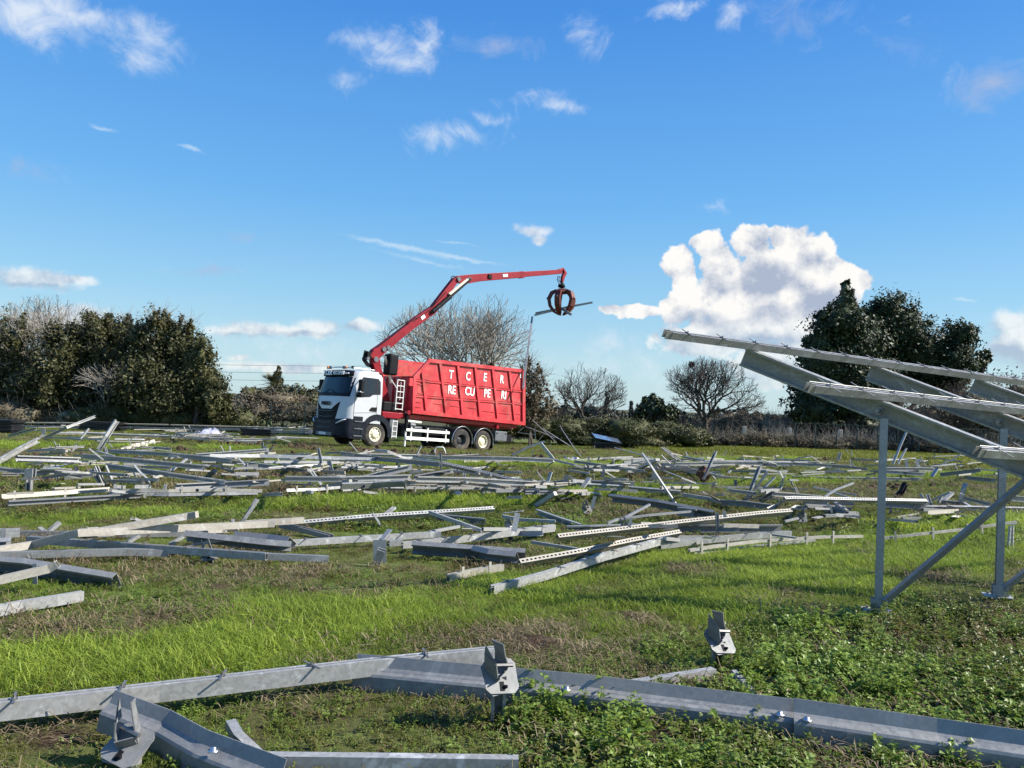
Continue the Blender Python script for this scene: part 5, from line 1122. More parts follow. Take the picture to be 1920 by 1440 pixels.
standing_frame()

# ================================================================== WRECKED SECTIONS ON THE GROUND
def place(pts):
    """(px, py, height above ground) or (px, py, None, extra depth relative to the first point)"""
    out = []
    for p in pts:
        if p[2] == 'D': q = Dp(p[0], p[1], p[3])
        elif p[2] is None: q = Dp(p[0], p[1], out[0].y+(p[3] if len(p) > 3 else 0)); g = float(gz(q.x, q.y)); q.z = max(q.z, g+.02)
        else: q = G(p[0], p[1], p[2])
        out.append(q)
    return out
NAMES = {'rail': 'steel_rail', 'chan': 'steel_channel', 'zed': 'steel_girder', 'angle': 'steel_angle', 'post': 'steel_post', 'tube': 'steel_tube', 'strip': 'steel_strip', 'perf': 'perforated_rail'}
CATS = {'rail': 'steel rail', 'chan': 'steel channel', 'zed': 'steel girder', 'angle': 'steel angle', 'post': 'steel post', 'tube': 'steel tube', 'strip': 'steel strip', 'perf': 'steel rail'}
def piece(kind, pts, label, mat='galv', roll=0, w=None, h=None, clamps=None, ck='clamp', start=.2, group=None, upv=None, raw=False, name=None):
    P = pts if raw else place(pts); o0 = P[0].copy(); R = np.random.default_rng(int(abs(o0.x*100+o0.y*10)) % 9999)
    if len(P) == 2 and (P[1]-P[0]).length > 1.2 and (kind != 'zed'):   # pulled steel is never quite straight
        k = R.normal(0, .012)*(P[1]-P[0]).length; m = P[0].lerp(P[1], R.uniform(.35, .65))+Vector((0, k*.5, abs(k)*.2)); P = [P[0], P[0].lerp(m, .5)+Vector((0, 0, abs(k)*.1)), m, m.lerp(P[1], .5)+Vector((0, 0, abs(k)*.1)), P[1]]
    b = MB(); fr, w, h = steel(b, kind, [p-o0 for p in P], roll, w, h, upv); far = o0.y > 13
    if clamps:
        t = thing(name or NAMES[kind], label, 'steel rail' if name == 'steel_rail' else CATS[kind], o0, group=group); bo = b.build('rail_body', mat, t); put_clamps(t, fr, h, clamps, ck, start, jit=.25 if ck == 'clamp' else .1, R=R); return t
    o = b.build(name or NAMES[kind], mat); o.location = o0; tag(o, label, 'steel rail' if name == 'steel_rail' else CATS[kind], group); return o
def bracket(px, py, size, yaw, tilt, label, depth=None, lean=0, pile=.35, mat='galv', spin=0, bent=.25, group='pulled pile heads'):
    if mat == 'galv': mat = 'galv_dull' if size < 40 else 'plate_zinc'
    g = G(px, py+size*.5, 0) if depth is None else None; D_ = depth or g.y; c = Dp(px, py, D_); t = thing('pile_head', label, 'pile head', c, group=group); t.scale = (1.18, 1.18, 1.18) if size > 45 else (1, 1, 1)
    rot = (Matrix.Rotation(yaw, 4, 'Z') @ Matrix.Rotation(tilt, 4, 'X') @ Matrix.Rotation(lean, 4, 'Y') @ Matrix.Rotation(spin, 4, 'Z')).to_3x3(); s = .075
    ch = .02; m = MB(); pl = [(-s+ch, -s), (s-ch, -s), (s, -s+ch), (s, s-ch), (s-ch, s), (-s+ch, s), (-s, s-ch), (-s, -s+ch)]
    for off, rz in ((0, 0), (-.008, .16)):
        q = rot @ Matrix.Rotation(rz, 3, 'Z'); vs = [q @ Vector((a, b_, off)) for a, b_ in pl]+[q @ Vector((a, b_, off+.006)) for a, b_ in pl]; m.add(vs, [tuple(range(8))[::-1], tuple(range(8, 16))]+[(i, (i+1) % 8, (i+1) % 8+8, i+8) for i in range(8)])
    m.build('head_plate', mat, t)
    m = MB(); m.extrude([(-.010, -.02), (.010, -.02), (.010, .02), (-.010, .02)], [(rot @ Vector((.0, -.045, .0063)), rot @ Vector((1, 0, 0)), rot @ Vector((0, 1, 0))), (rot @ Vector((.0, -.045, .0075)), rot @ Vector((1, 0, 0)), rot @ Vector((0, 1, 0)))]); m.lathe([(.001, 0), (.009, 0), (.009, .01), (.001, .012)], 6, 'z', rot @ Vector((.015, -.052, .008))); m.build('bolt', 'black', t)
    m = MB()
    for sg in (-1, 1):
        pts = [Vector((sg*.034, .030, .006)), Vector((sg*.036, .048, .050)), Vector((sg*(.030+.02*sg*bent), .078, .088)), Vector((sg*.026+.012, .105, .105+.012*sg))]; wd = [.038, .040, .036, .026]; ru = rot @ Matrix.Rotation(.7, 3, 'Z')
        vs = []
        for j, (p, w_) in enumerate(zip(pts, wd)):
            tear = .022*sg if j == 3 else 0
            vs += [ru @ (p+Vector((0, -w_, tear))), ru @ (p+Vector((0, w_, -tear))), ru @ (p+Vector((.005, w_, -tear))), ru @ (p+Vector((.005, -w_, tear)))]
        m.add(vs, [(i*4+k, i*4+(k+1) % 4, i*4+4+(k+1) % 4, i*4+4+k) for i in range(3) for k in range(4)]+[(12, 13, 14, 15), (3, 2, 1, 0)])
    m.box(ru @ Vector((0, .030, .012)), (.07, .075, .006), ru); m.box(ru @ Vector((0, -.006, .030)), (.068, .005, .040), ru); m.build('u_bracket', mat, t); MB().tube([rot @ Vector((-.045, .03, .05)), rot @ Vector((.045, .03, .05))], .009, 6).build('bracket_bolt', 'bolt', t)
    gzc = float(gz(c.x, c.y+.03)); b = MB(); steel(b, 'post', [Vector((0, .03, gzc-c.z-.12)), rot @ Vector((0, .01, -.01))], 0, .065, .045); b.build('driven_pile', 'galv_dull', t); return t

# picture regions used to read positions off the photograph
ZA = lambda x, y: (x/6, 770+y/6)
ZB = lambda x, y: (320+x/6, 770+y/6)
ZC = lambda x, y: (640+x/6, 800+y/6)
ZD = lambda x, y: (960+x/6, 780+y/6)
ZE = lambda x, y: (1280+x/6, 820+y/6)
ZF = lambda x, y: (1600+x/5.5375, 800+y/5.5375)
Z1 = lambda x, y: (x/3.79, 780+y/3.79)
Z2 = lambda x, y: (460+x/3.79, 780+y/3.79)
Z3 = lambda x, y: (920+x/3.79, 780+y/3.79)
def S(Z, kind, pts, label, mat='galv', **k):
    q = []
    for p in pts:
        a = Z(p[0], p[1]); q.append((*a, *(p[2:] if len(p) > 2 else (.07,))))
    dist = G(q[0][0], q[0][1]).y if q[0][2] != 'D' else 30
    if dist > 5.6:                                              # light gauge sections
        W_, H_ = SIZE[kind]; k['w'] = k.get('w', W_)*(.80 if dist > 11 else .9); k['h'] = k.get('h', H_)*(.74 if dist > 11 else .84)
    if kind == 'rail' and 12 < dist < 60 and 'roll' not in k:    # farther rails lie with their open side up or out
        s = sin(q[0][0]*3.1+q[0][1]); k['w'] = k['h']*.95; k['h'] = .042; k['roll'] = radians(90+25*s) if s > -.3 else radians(60)
        kind = 'post'; k['name'] = 'steel_rail'
    return piece(kind, q, label, mat, **k)
ID = lambda x, y: (x, y)
N_ = None
def foreground():
    S(ID, 'rail', [(-120, 1345, .13), (300, 1297, .12), (700, 1250, .14), (942, 1226, .16)], 'long straight rail with dark clamps crossing the left foreground', 'galv_white', w=.06, h=.088, clamps=.46, start=.3)
    S(ID, 'zed', [(664, 1262, .10), (1090, 1302, .10), (1496, 1352, .09)], 'left half of the heavy bolted girder in the right foreground, behind the middle pile head', 'galv_dull', w=.055, h=.19)
    S(ID, 'zed', [(1488, 1352, .10), (1760, 1392, .10), (2080, 1440, .10)], 'right half of the heavy bolted girder running off the lower right corner', 'galv_dull', w=.06, h=.20)
    S(ID, 'zed', [(196, 1333, .15), (300, 1372, .10), (370, 1412, .08), (520, 1470, .05)], 'twisted heavy girder behind the pile head in the lower left corner', 'galv_dull', w=.06, h=.17)
    S(ID, 'tube', [(500, 1424, .05), (760, 1427, .05), (972, 1430, .05)], 'straight square tube along the bottom edge, left of centre', 'galv_white', w=.05, h=.05)
    S(ID, 'tube', [(432, 1357, .14), (446, 1382, .12), (508, 1440, .05)], 'short kinked tube sticking up beside the twisted girder', 'galv', w=.045, h=.04)
    S(ID, 'tube', [(1140, 1292, .04), (1250, 1274, .05), (1338, 1260, .05)], 'short square tube behind the heavy girder, left of the small pile head', 'galv_white', w=.05, h=.05)
    S(ID, 'tube', [(1376, 1261, .07), (1388, 1275, .05), (1436, 1322, .03)], 'short tube with a flattened end behind the heavy girder', 'galv_white', w=.04, h=.04)
    for x, y, par in ((1062, 1293, 0), (1462, 1340, 0), (1513, 1350, 0), (400, 1408, 0)):
        p = G(x, y, .12); o = MB().lathe([(.001, 0), (.024, 0), (.024, .004), (.013, .005), (.013, .016), (.001, .018)], 10, 'z').build('girder_bolt', 'chrome', None, True); o.location = p
        tag(o, {1062: 'bolt on the left heavy girder right of the middle pile head', 1462: 'bolt left of the joint of the two heavy girders', 1513: 'bolt right of the joint of the two heavy girders', 400: 'bolt on the twisted girder in the lower left corner'}[x], 'bolt')
    bracket(938, 1268, 64, radians(16), radians(52), 'pile head with a tilted plate standing in front of the heavy girder', depth=4.0, lean=.10, group=None)
    bracket(1350, 1202, 50, radians(14), radians(42), 'small pile head with a tilted plate standing alone in the weeds at right', depth=5.0, lean=.12, group=None)
    bracket(240, 1398, 80, radians(-28), radians(35), 'largest pile head with a torn bracket in the lower left corner', depth=3.45, lean=.25, group=None)
def midground():
    # nearest row, left part
    S(Z1, 'rail', [(200, 878, .12), (900, 925, .12), (1895, 998, .12)], 'rail with slanting clamps in front of the left scrap row', 'galv', w=.06, h=.085, clamps=.48)
    S(ID, 'rail', [(498, 1043, .1), (616, 1048, .08)], 'right end of the clamped rail in front of the left scrap row', 'galv')
    S(Z1, 'rail', [(-200, 1010, .08), (0, 990, .08), (900, 965, .10), (1200, 975, .08)], 'rail lying under the clamped rail of the left scrap row', 'galv', w=.06, h=.08)
    S(Z1, 'rail', [(-60, 960, .12), (230, 915, .12), (560, 830, .30), (950, 812, .28), (1895, 768, .20), (1950, 766, .2)], 'pale bent rail rising from the left edge over the scrap', 'galv_tan', w=.06, h=.085)
    S(Z1, 'tube', [(640, 830, .28), (1340, 710, .40), (1400, 700, .42)], 'pale channel with a torn end lying across the bent rail', 'galv_tan', w=.07, h=.08)
    S(Z2, 'rail', [(0, 765, .20), (320, 747, .2), (410, 740, .2)], 'pale square ended rail reaching the first bright grass', 'galv_tan', w=.065, h=.085)
    S(Z1, 'chan', [(1320, 850, .22), (1895, 915, .14), (2070, 928, .12)], 'dark open channel lying under the pale bent rail', 'galv_dull', roll=-1.0)
    S(Z1, 'tube', [(1375, 912, .13), (1630, 872, .2)], 'short tube bridging rail and channel in the left scrap row', 'galv')
    S(Z1, 'tube', [(1205, 915, .12), (1320, 845, .2)], 'shorter tube left of the one bridging rail and channel', 'galv')
    S(Z1, 'tube', [(905, 900, .1), (990, 850, .16)], 'stub of tube under the pale bent rail', 'galv')
    S(Z1, 'rail', [(-40, 832, .12), (45, 832, .12), (140, 828, .12)], 'short pale rail end at the left edge of the nearest row', 'galv_white', w=.06, h=.11)
    S(Z1, 'perf', [(-60, 900, .12), (78, 893, .12)], 'slotted rail end at the left edge under the short pale rail', 'galv', roll=1.2)
    S(Z1, 'chan', [(-150, 1045, .1), (200, 1075, .1), (830, 1180, .06)], 'dark channel pointing right into the grass at the left edge', 'galv_dull', roll=-.5)
    S(Z1, 'rail', [(-120, 1190, .12), (0, 1165, .14), (240, 1110, .18), (350, 1085, .2), (408, 1050, .24)], 'rail with a curled end and one pale upright clamp at the left edge', 'galv_tan', w=.055, h=.075)
    S(Z1, 'strip', [(250, 1195, .06), (248, 1048, N_, 0)], 'pale slotted clamp strip upright against the curled rail', 'galv_white', w=.04)
    S(Z1, 'rail', [(-80, 1395, .06), (150, 1350, .06), (400, 1310, .07), (585, 1278, .07)], 'battered pale rail end lying alone in the grass at the left edge', 'galv_white', w=.06, h=.09)
    S(Z1, 'post', [(1680, 800, .03), (1740, 725, N_, .02), (1830, 590, N_, .1)], 'pointed post leaning right behind the pale bent rail', 'galv', w=.08)
    bracket(*Z1(1490, 990), 30, .1, .5, 'pile head against the clamped rail of the left scrap row', group=None)
    S(Z1, 'post', [(330, 835, .02), (425, 755, N_, .1)], 'short post end leaning right near the left edge', 'galv')
    S(Z1, 'strip', [(350, 840, .02), (280, 790, N_, .0)], 'dark plate beside the short leaning post end', 'galv_dull', w=.09)
    S(Z1, 'rail', [(100, 835, .05), (900, 842, .05), (1600, 830, .05)], 'low rail sunk in the grass behind the pale bent rail', 'galv_dull')
    # nearest row, middle
    S(Z2, 'rail', [(300, 905, .1), (700, 880, .1), (1340, 842, .1), (1390, 842, .1)], 'long rail running right from the dark channel past the plate on its post', 'galv_white', w=.06, h=.08, clamps=.5)
    S(Z2, 'rail', [(1020, 905, .1), (1110, 900, .1)], 'short rail stub between the two long rails', 'galv')
    S(Z2, 'rail', [(1115, 918, .1), (1500, 880, .12), (1895, 830, .14), (2190, 800, .14)], 'clamped rail in the middle of the nearest row ending at a square cut', 'galv_white', w=.062, h=.085, clamps=.33)
    S(Z2, 'chan', [(1185, 935, .12), (1895, 985, .1), (1990, 990, .1)], 'dark lipped channel below the clamped rails, left of centre', 'galv_dull', roll=-.6)
    S(Z2, 'chan', [(-60, 860, .12), (180, 880, .12), (330, 900, .12)], 'dark channel whose open end faces the camera', 'galv_dull', roll=-.9)
    S(Z2, 'rail', [(1440, 1150, .05), (1620, 1110, .06), (1828, 1075, .08)], 'short slotted rail lying in the grass with two small uprights', 'galv_tan', clamps=.42, ck='tick')
    S(Z2, 'perf', [(330, 770, .08), (880, 720, .12), (1500, 680, .15), (1760, 662, .16)], 'long perforated rail behind the plate on its post', 'galv_white')
    S(Z2, 'post', [(940, 740, .04), (1060, 650, N_, .3)], 'open post end pointing up right through the perforated rail', 'galv')
    S(Z2, 'strip', [(965, 780, .05), (905, 690, N_, 0)], 'dark square plate tilted in front of the perforated rail', 'galv_dull', w=.13)
    S(Z2, 'tube', [(1310, 685, .3), (1680, 815, .16)], 'straight tube sloping down from the perforated rail to the clamped rail', 'galv', w=.05, h=.06)
    S(Z2, 'tube', [(1310, 825, .08), (1520, 785, .1)], 'thin tube below the sloping tube', 'galv_white')
    S(Z2, 'chan', [(1330, 715, .08), (1700, 750, .08)], 'dark channel piece lying under the sloping tube', 'galv_dull', h=.12)
    S(Z2, 'post', [(250, 775, .12), (420, 810, .08), (610, 862, .04)], 'dark bent channel end behind the long rail', 'galv_dull', w=.09, h=.07)
    S(Z2, 'strip', [(955, 1045, .02), (955, 880, N_, .02)], 'grey square head plate upright above a slotted post', 'galv', w=.15)
    S(Z2, 'perf', [(930, 1050, .03), (970, 950, N_, -.05)], 'slotted post hanging in front of the grey square plate', 'galv_white', roll=0)
    S(Z2, 'strip', [(965, 880, .3), (1030, 805, N_, .1)], 'bright torn flap above the grey square plate', 'galv_white', w=.07)
    # nearest row, right
    S(Z3, 'rail', [(0, 850, .12), (250, 815, .14), (450, 790, .14)], 'clamped rail end left of the winged pile head', 'galv_white', w=.06, h=.085, clamps=.4)
    S(Z3, 'perf', [(470, 865, .10), (900, 815, .14), (1400, 755, .2), (1895, 700, .26), (2130, 680, .28)], 'longest perforated rail crossing the centre of the field', 'galv_tan', w=.065, h=.10)
    S(Z3, 'perf', [(200, 1045, .08), (600, 975, .12), (1000, 890, .16), (1340, 830, .2)], 'perforated rail with pale uprights behind the front clamped rail', 'galv_tan', w=.06, h=.08)
    S(Z3, 'rail', [(10, 1235, .06), (400, 1130, .10), (800, 1000, .14), (1245, 880, .16)], 'front clamped rail slanting up right, nearest of the centre pieces', 'galv_white', w=.06, h=.09, clamps=.5)
    S(Z3, 'chan', [(-110, 965, .12), (0, 990, .12), (190, 1010, .12)], 'dark channel end pointing at the perforated rail from the left', 'galv_dull', roll=-.8)
    S(Z3, 'chan', [(850, 580, .25), (1200, 625, .25), (1590, 700, .2)], 'long dark channel with a bent lip right of centre', 'galv_dull', roll=-.6)
    S(Z3, 'chan', [(1330, 800, .1), (1600, 800, .1), (2070, 800, .1)], 'grey channel lying level below the longest perforated rail', 'galv_dull', h=.15)
    S(Z3, 'tube', [(830, 762, .1), (900, 735, .14), (1120, 705, .2), (1430, 678, .22)], 'curved tube below the long dark channel', 'galv')
    S(Z3, 'tube', [(930, 735, .14), (1130, 630, .3)], 'tube leaning against the long dark channel', 'galv')
    S(Z3, 'tube', [(1435, 680, .2), (1550, 735, .1)], 'short tube hanging from the right end of the dark channel', 'galv')
    S(Z3, 'tube', [(1080, 268, N_, 0), (1200, 450, N_, 0), (1320, 625, N_, 0)], 'thin straight tube leaning left over the centre right scrap', 'galv_white') if False else None
    S(Z3, 'rail', [(1200, 925, .1), (1500, 885, .12), (1895, 850, .14), (2130, 835, .14)], 'clamped rail right of the front slanting rail', 'galv', w=.06, h=.085, clamps=.55)
    S(Z3, 'rail', [(1410, 955, .1), (1600, 925, .12), (1895, 890, .14), (2350, 860, .14), (2640, 855, .12)], 'pale double rail with upright clamps, nearest piece right of centre', 'galv_tan', w=.04, h=.04, clamps=.62, ck='tick')
    S(Z3, 'rail', [(1440, 975, .06), (1895, 925, .06), (2300, 885, .06)], 'lower pale rail lying beside the double rail with upright clamps', 'galv_white', w=.04, h=.035)
    S(Z3, 'tube', [(290, 895, .12), (600, 945, .08), (850, 985, .06)], 'dull tube hidden behind the perforated rail with uprights', 'galv')
    S(Z3, 'chan', [(330, 680, .12), (500, 740, .1), (640, 785, .06)], 'short channel lying diagonally right of the white flap', 'galv', h=.10)
    S(Z3, 'strip', [(90, 690, .25), (230, 675, .3)], 'white flap of sheet beside the winged pile head', 'galv_white', w=.10)
    S(Z3, 'tube', [(85, 712, .12), (200, 735, .1), (460, 750, .1)], 'white tube running right from under the white flap', 'galv_white', w=.05, h=.06)
    S(Z3, 'chan', [(540, 800, .06), (700, 795, .08), (1000, 785, .08), (1300, 790, .08)], 'grey channel behind the longest perforated rail, centre', 'galv', h=.10)
    S(Z3, 'tube', [(320, 640, .04), (460, 550, .3)], 'broad pale tube end resting on the torn earth patch', 'galv_white', w=.09, h=.09)
    S(Z3, 'strip', [(440, 530, .35), (490, 590, .1), (560, 580, .1)], 'dark torn flap at the tip of the broad pale tube', 'galv_dull', w=.06)
    bracket(*Z3(685, 665), 25, .25, .9, 'pile head with a tall bright fin, centre of the field', pile=.4, mat='galv_dull', group=None)
    S(Z3, 'strip', [(720, 660, .25), (740, 570, N_, 0)], 'bright fin of steel rising from the central pile head', 'galv_white', w=.06)
    bracket(*Z3(965, 800), 28, -.2, .8, 'pile head standing in front of the longest perforated rail', mat='galv_dull', group=None)
    S(Z3, 'strip', [(985, 790, .3), (1000, 725, N_, 0)], 'white fin on the pile head before the longest perforated rail', 'galv_white', w=.05)
    S(Z3, 'strip', [(60, 775, N_, 0), (145, 850, N_, 0), (215, 865, N_, 0)], 'x', 'galv_dull') if False else None
    bracket(*Z3(145, 820), 34, .6, .55, 'winged pile head with a tall bright fin left of centre', mat='galv_dull', bent=.8, group=None)
    S(Z3, 'strip', [(165, 820, .3), (190, 690, N_, .05)], 'tall bright fin of the winged pile head', 'galv_white', w=.07)
    S(Z3, 'post', [(1615, 850, .02), (1608, 690, N_, 0)], 'post stub ending in a spike above the longest perforated rail', 'galv', w=.05)
    S(Z3, 'strip', [(1665, 720, .3), (1658, 675, N_, 0)], 'white spike right of the post stub', 'galv_white', w=.05)
    # the pulled stretch on the right
    S(ZE, 'post', [(700, 745, .02), (780, 560, N_, 0), (870, 320, N_, .1)], 'taller of the two pointed posts leaning right beyond the centre', 'galv', w=.10, h=.05)
    S(ZE, 'post', [(730, 740, .02), (860, 520, N_, -.1), (955, 385, N_, -.1)], 'shorter of the two pointed posts leaning right beyond the centre', 'galv', w=.09, h=.05)
    S(ZE, 'perf', [(955, 815, .06), (1060, 770, .12), (1150, 700, .3)], 'white perforated bend stepping down to the grass', 'galv_white', w=.09, h=.06)
    S(ZE, 'perf', [(1140, 695, .32), (1250, 688, .33), (1900, 705, .3), (2300, 712, .3), (2740, 720, .28)], 'perforated rail carried above the scrap behind the standing post', 'galv_white', w=.07, h=.09)
    S(ZE, 'chan', [(860, 725, .08), (1020, 630, .3)], 'dark channel end rising to the kink beyond the two pointed posts', 'galv_dull', h=.12)
    S(ZE, 'chan', [(1020, 635, .3), (1250, 650, .25), (1560, 680, .2)], 'grey channel running right from the kink', 'galv', h=.12)
    S(ZE, 'chan', [(420, 730, .1), (700, 745, .12), (1000, 785, .1)], 'dark channel around the feet of the two pointed posts', 'galv_dull', h=.13)
    S(ZE, 'tube', [(0, 645, .12), (300, 690, .1), (430, 725, .1)], 'pale blue grey rail leading to the pointed posts from the left', 'galv', w=.06, h=.09)
    S(ZE, 'strip', [(170, 620, .3), (300, 650, .25), (410, 715, .12)], 'buckled white sheet on the rail left of the pointed posts', 'galv_white', w=.12)
    S(ZE, 'strip', [(1620, 840, .1), (1640, 755, N_, 0)], 'left cheek of the bright folded bracket by the standing post', 'galv_white', w=.06)
    S(ZE, 'strip', [(1680, 850, .1), (1655, 755, N_, 0)], 'right cheek of the bright folded bracket by the standing post', 'galv_white', w=.05)
    S(ZE, 'chan', [(1580, 810, .1), (1900, 830, .1)], 'dark channel lying behind the bright folded bracket', 'galv_dull')
    S(ZE, 'chan', [(1700, 760, .2), (1850, 860, .1)], 'bent channel right of the bright folded bracket', 'galv')
    bracket(*ZE(1345, 900), 30, .1, 1.3, 'pile head under the end of the longest perforated rail', mat='galv_dull', group=None)
    S(ZE, 'tube', [(1150, 945, .08), (1300, 910, .12)], 'short thin tube left of the pile head under the perforated rail', 'galv_white')
    S(ZE, 'chan', [(-60, 830, .2), (130, 850, .2), (290, 915, .08)], 'curved dark channel end behind the longest perforated rail', 'galv_dull')
    S(ZE, 'strip', [(370, 900, .1), (385, 845, N_, 0)], 'left bright spike behind the longest perforated rail', 'galv_white', w=.05)
    S(ZE, 'strip', [(450, 895, .1), (470, 825, N_, 0)], 'right bright spike behind the longest perforated rail', 'galv_white', w=.05)
    S(ZE, 'tube', [(1600, 670, .3), (1720, 590, .4), (1920, 515, .5)], 'curved tube arching behind the standing post', 'galv')
    S(ZE, 'tube', [(1470, 555, .3), (1700, 610, .2), (1960, 650, .15)], 'upper of two thin tubes running right under the arching tube', 'galv')
    S(ZE, 'tube', [(1475, 560, .25), (1900, 685, .12)], 'lower of two thin tubes running right under the arching tube', 'galv_white')
    S(ZE, 'angle', [(0, 460, .4), (160, 520, .25)], 'thin angle sloping down to the uprooted post', 'galv')
    S(ZE, 'post', [(235, 470, .3), (300, 330, N_, 0), (375, 155, N_, .1)], 'uprooted post leaning right with a clod of red earth at its foot', 'galv', w=.10)
    S(ZE, 'strip', [(270, 285, N_, 0), (380, 320, N_, 0)], 'white plate across the uprooted post', 'galv_white', w=.09) if False else None
    S(ZE, 'post', [(1110, 545, .02), (1130, 455, N_, 0)], 'post stub of the splayed pile head right of the pointed posts', 'galv', w=.06)
    for a, b_, lab in (((1120, 460), (1060, 380), 'left'), ((1130, 460), (1095, 385), 'middle'), ((1135, 455), (1150, 430), 'right')): S(ZE, 'strip', [(*a, .3), (*b_, N_, .05)], lab+' torn cheek of the splayed pile head', 'galv', w=.07)
    S(ZE, 'tube', [(915, 570, .04), (1040, 445, N_, .1)], 'pale tube leaning up right to the splayed pile head', 'galv_white', w=.07)
    S(ZE, 'rail', [(380, 440, .12), (800, 470, .12), (960, 475, .1)], 'rail lying behind the two pointed posts', 'galv_tan')
    S(ZE, 'rail', [(300, 555, .06), (900, 570, .06), (1400, 590, .06)], 'half sunken dull rail in front of the pointed posts row', 'galv_dull')
    S(ZE, 'chan', [(1230, 450, .1), (1600, 460, .1), (2150, 465, .1), (2690, 470, .1)], 'long level grey rail passing behind the standing post', 'galv', h=.12)
    S(ZE, 'tube', [(1340, 425, .2), (1600, 405, .2)], 'thin rail lying on the long level grey rail', 'galv_dull')
    S(ZE, 'post', [(595, 570, .02), (592, 478, N_, 0)], 'dark square post stub left of the pointed posts', 'galv_dull', w=.09)
    S(ZE, 'tube', [(300, 395, .3), (370, 475, .1)], 'short white tube beside the clod of red earth', 'galv_white')
    # seen between the steel posts
    S(ZF, 'rail', [(290, 1162, .08), (700, 1115, .14), (1200, 1060, .2), (1690, 990, .3)], 'pale thin rail with upright clamps rising right between the standing posts', 'galv_tan', w=.04, h=.045, clamps=.62, ck='tick')
    S(ZF, 'perf', [(1610, 1245, .04), (1628, 1030, N_, 0)], 'left leg of the small slotted trestle at the right edge', 'galv_white', w=.05, h=.03)
    S(ZF, 'perf', [(1650, 1240, .04), (1655, 1030, N_, 0)], 'right leg of the small slotted trestle at the right edge', 'galv_white', w=.05, h=.03)
    S(ZF, 'strip', [(1600, 1010, .3), (1695, 1015, .3)], 'top plate of the small slotted trestle', 'galv', w=.06)
    S(ZF, 'chan', [(300, 800, .15), (760, 830, .12)], 'dull channel end just right of the first standing post', 'galv_dull')
    S(ZF, 'rail', [(730, 835, .1), (1250, 838, .1), (1900, 855, .1)], 'rail running level to the right edge past the folded sheet', 'galv', h=.08)
    S(ZF, 'post', [(690, 700, N_, 0), (790, 870, .05)], 'left leg of the spread V shaped bracket', 'galv', w=.08)  if False else None
    S(ZF, 'post', [(795, 875, .03), (695, 690, N_, .1)], 'left arm of the wide V of folded steel', 'galv', w=.09)
    S(ZF, 'post', [(820, 870, .03), (765, 700, N_, .1)], 'right arm of the wide V of folded steel', 'galv_white', w=.08)
    S(ZF, 'tube', [(930, 775, .06), (1025, 690, N_, .2)], 'broad pale channel end pointing up right, between the standing posts', 'galv_white', w=.10, h=.07)
    S(ZF, 'perf', [(815, 765, .2), (1005, 680, .4)], 'thin slotted strip left of the broad pale channel end', 'galv_white', w=.04, h=.03)
    S(ZF, 'strip', [(1115, 780, .1), (1130, 700, N_, 0), (1165, 585, N_, .05)], 'tall bright blade of steel between the standing posts', 'galv', w=.13)
    S(ZF, 'chan', [(1150, 745, .2), (1430, 810, .1)], 'channel sloping down right from the tall bright blade', 'galv', h=.12)
    S(ZF, 'chan', [(920, 785, .1), (1200, 810, .08)], 'dark channel below the broad pale channel end', 'galv_dull', h=.12)
    S(ZF, 'tube', [(1150, 790, .12), (1230, 840, .08)], 'white stub of tube below the tall bright blade', 'galv_white', w=.07)
    S(ZF, 'chan', [(440, 730, .03), (500, 680, N_, 0), (540, 590, N_, .1)], 'nearly black charred post stump between the standing posts', 'black', w=.12, h=.13)
    S(ZF, 'strip', [(550, 660, N_, 0), (660, 630, N_, 0)], 'y', 'black') if False else None
    S(ZF, 'tube', [(1055, 915, .12), (1250, 940, .1), (1480, 975, .08)], 'thin dark tube lying in weeds under the brace', 'galv_dull')
    S(ZF, 'tube', [(1625, 720, .3), (1685, 650, N_, .1)], 'bright folded channel end right of the second standing post', 'galv_white', w=.10, h=.07)
    S(ZF, 'post', [(1590, 790, .02), (1595, 690, N_, 0)], 'dark stub beneath the bright folded channel end', 'galv_dull', w=.12)
    S(ZF, 'chan', [(1640, 740, .2), (1900, 765, .15)], 'rail end at the right edge beyond the second standing post', 'galv')
    # second row back, left to right
    S(ZA, 'chan', [(-150, 650, .08), (0, 560, N_, .3), (250, 420, N_, 1.), (430, 330, N_, 1.5)], 'big channel raised high at the left edge with a torn upper end', 'galv', h=.16)
    S(ZA, 'strip', [(430, 330, 'D', 19.3), (495, 270, 'D', 19.3), (480, 200, 'D', 19.3)], 'curled pale end of the big raised channel', 'galv_tan', w=.14)
    S(ZA, 'chan', [(500, 310, .2), (750, 190, N_, 0), (1070, 65, N_, 1)], 'long channel sloping up right in front of the black panel stack', 'galv', h=.12)
    S(ZA, 'chan', [(1110, 440, .05), (1200, 290, N_, .1), (1315, 110, N_, .4)], 'tall channel leaning right before the black panel stack', 'galv', h=.20, w=.09)
    S(ZA, 'tube', [(880, 345, .08), (1000, 200, N_, .2)], 'bright white tube leaning right under the long sloping channel', 'galv_white', w=.17, h=.08)
    S(ZA, 'post', [(325, 920, .02), (330, 770, N_, 0)], 'square pile with a wide cap plate near the left edge', 'galv', w=.11, h=.09)
    S(ZA, 'strip', [(250, 765, .55), (420, 775, .55)], 'rusty cap plate on the square pile near the left edge', 'bolt', w=.16)
    S(ZA, 'chan', [(345, 755, N_, 0), (350, 660, N_, 0)], 'z', 'galv') if False else None
    S(ZA, 'chan', [(340, 750, .56), (348, 650, N_, .0)], 'folded head standing on the rusty cap plate', 'galv', w=.12, h=.12)
    S(ZA, 'chan', [(190, 540, .6), (560, 550, .55), (900, 560, .5)], 'long open channel propped level near the left edge', 'galv', h=.13, roll=.4)
    S(ZA, 'strip', [(510, 655, .4), (700, 620, .4), (900, 585, .5)], 'bright flat sheet lying in front of the propped channel', 'galv_white', w=.24)
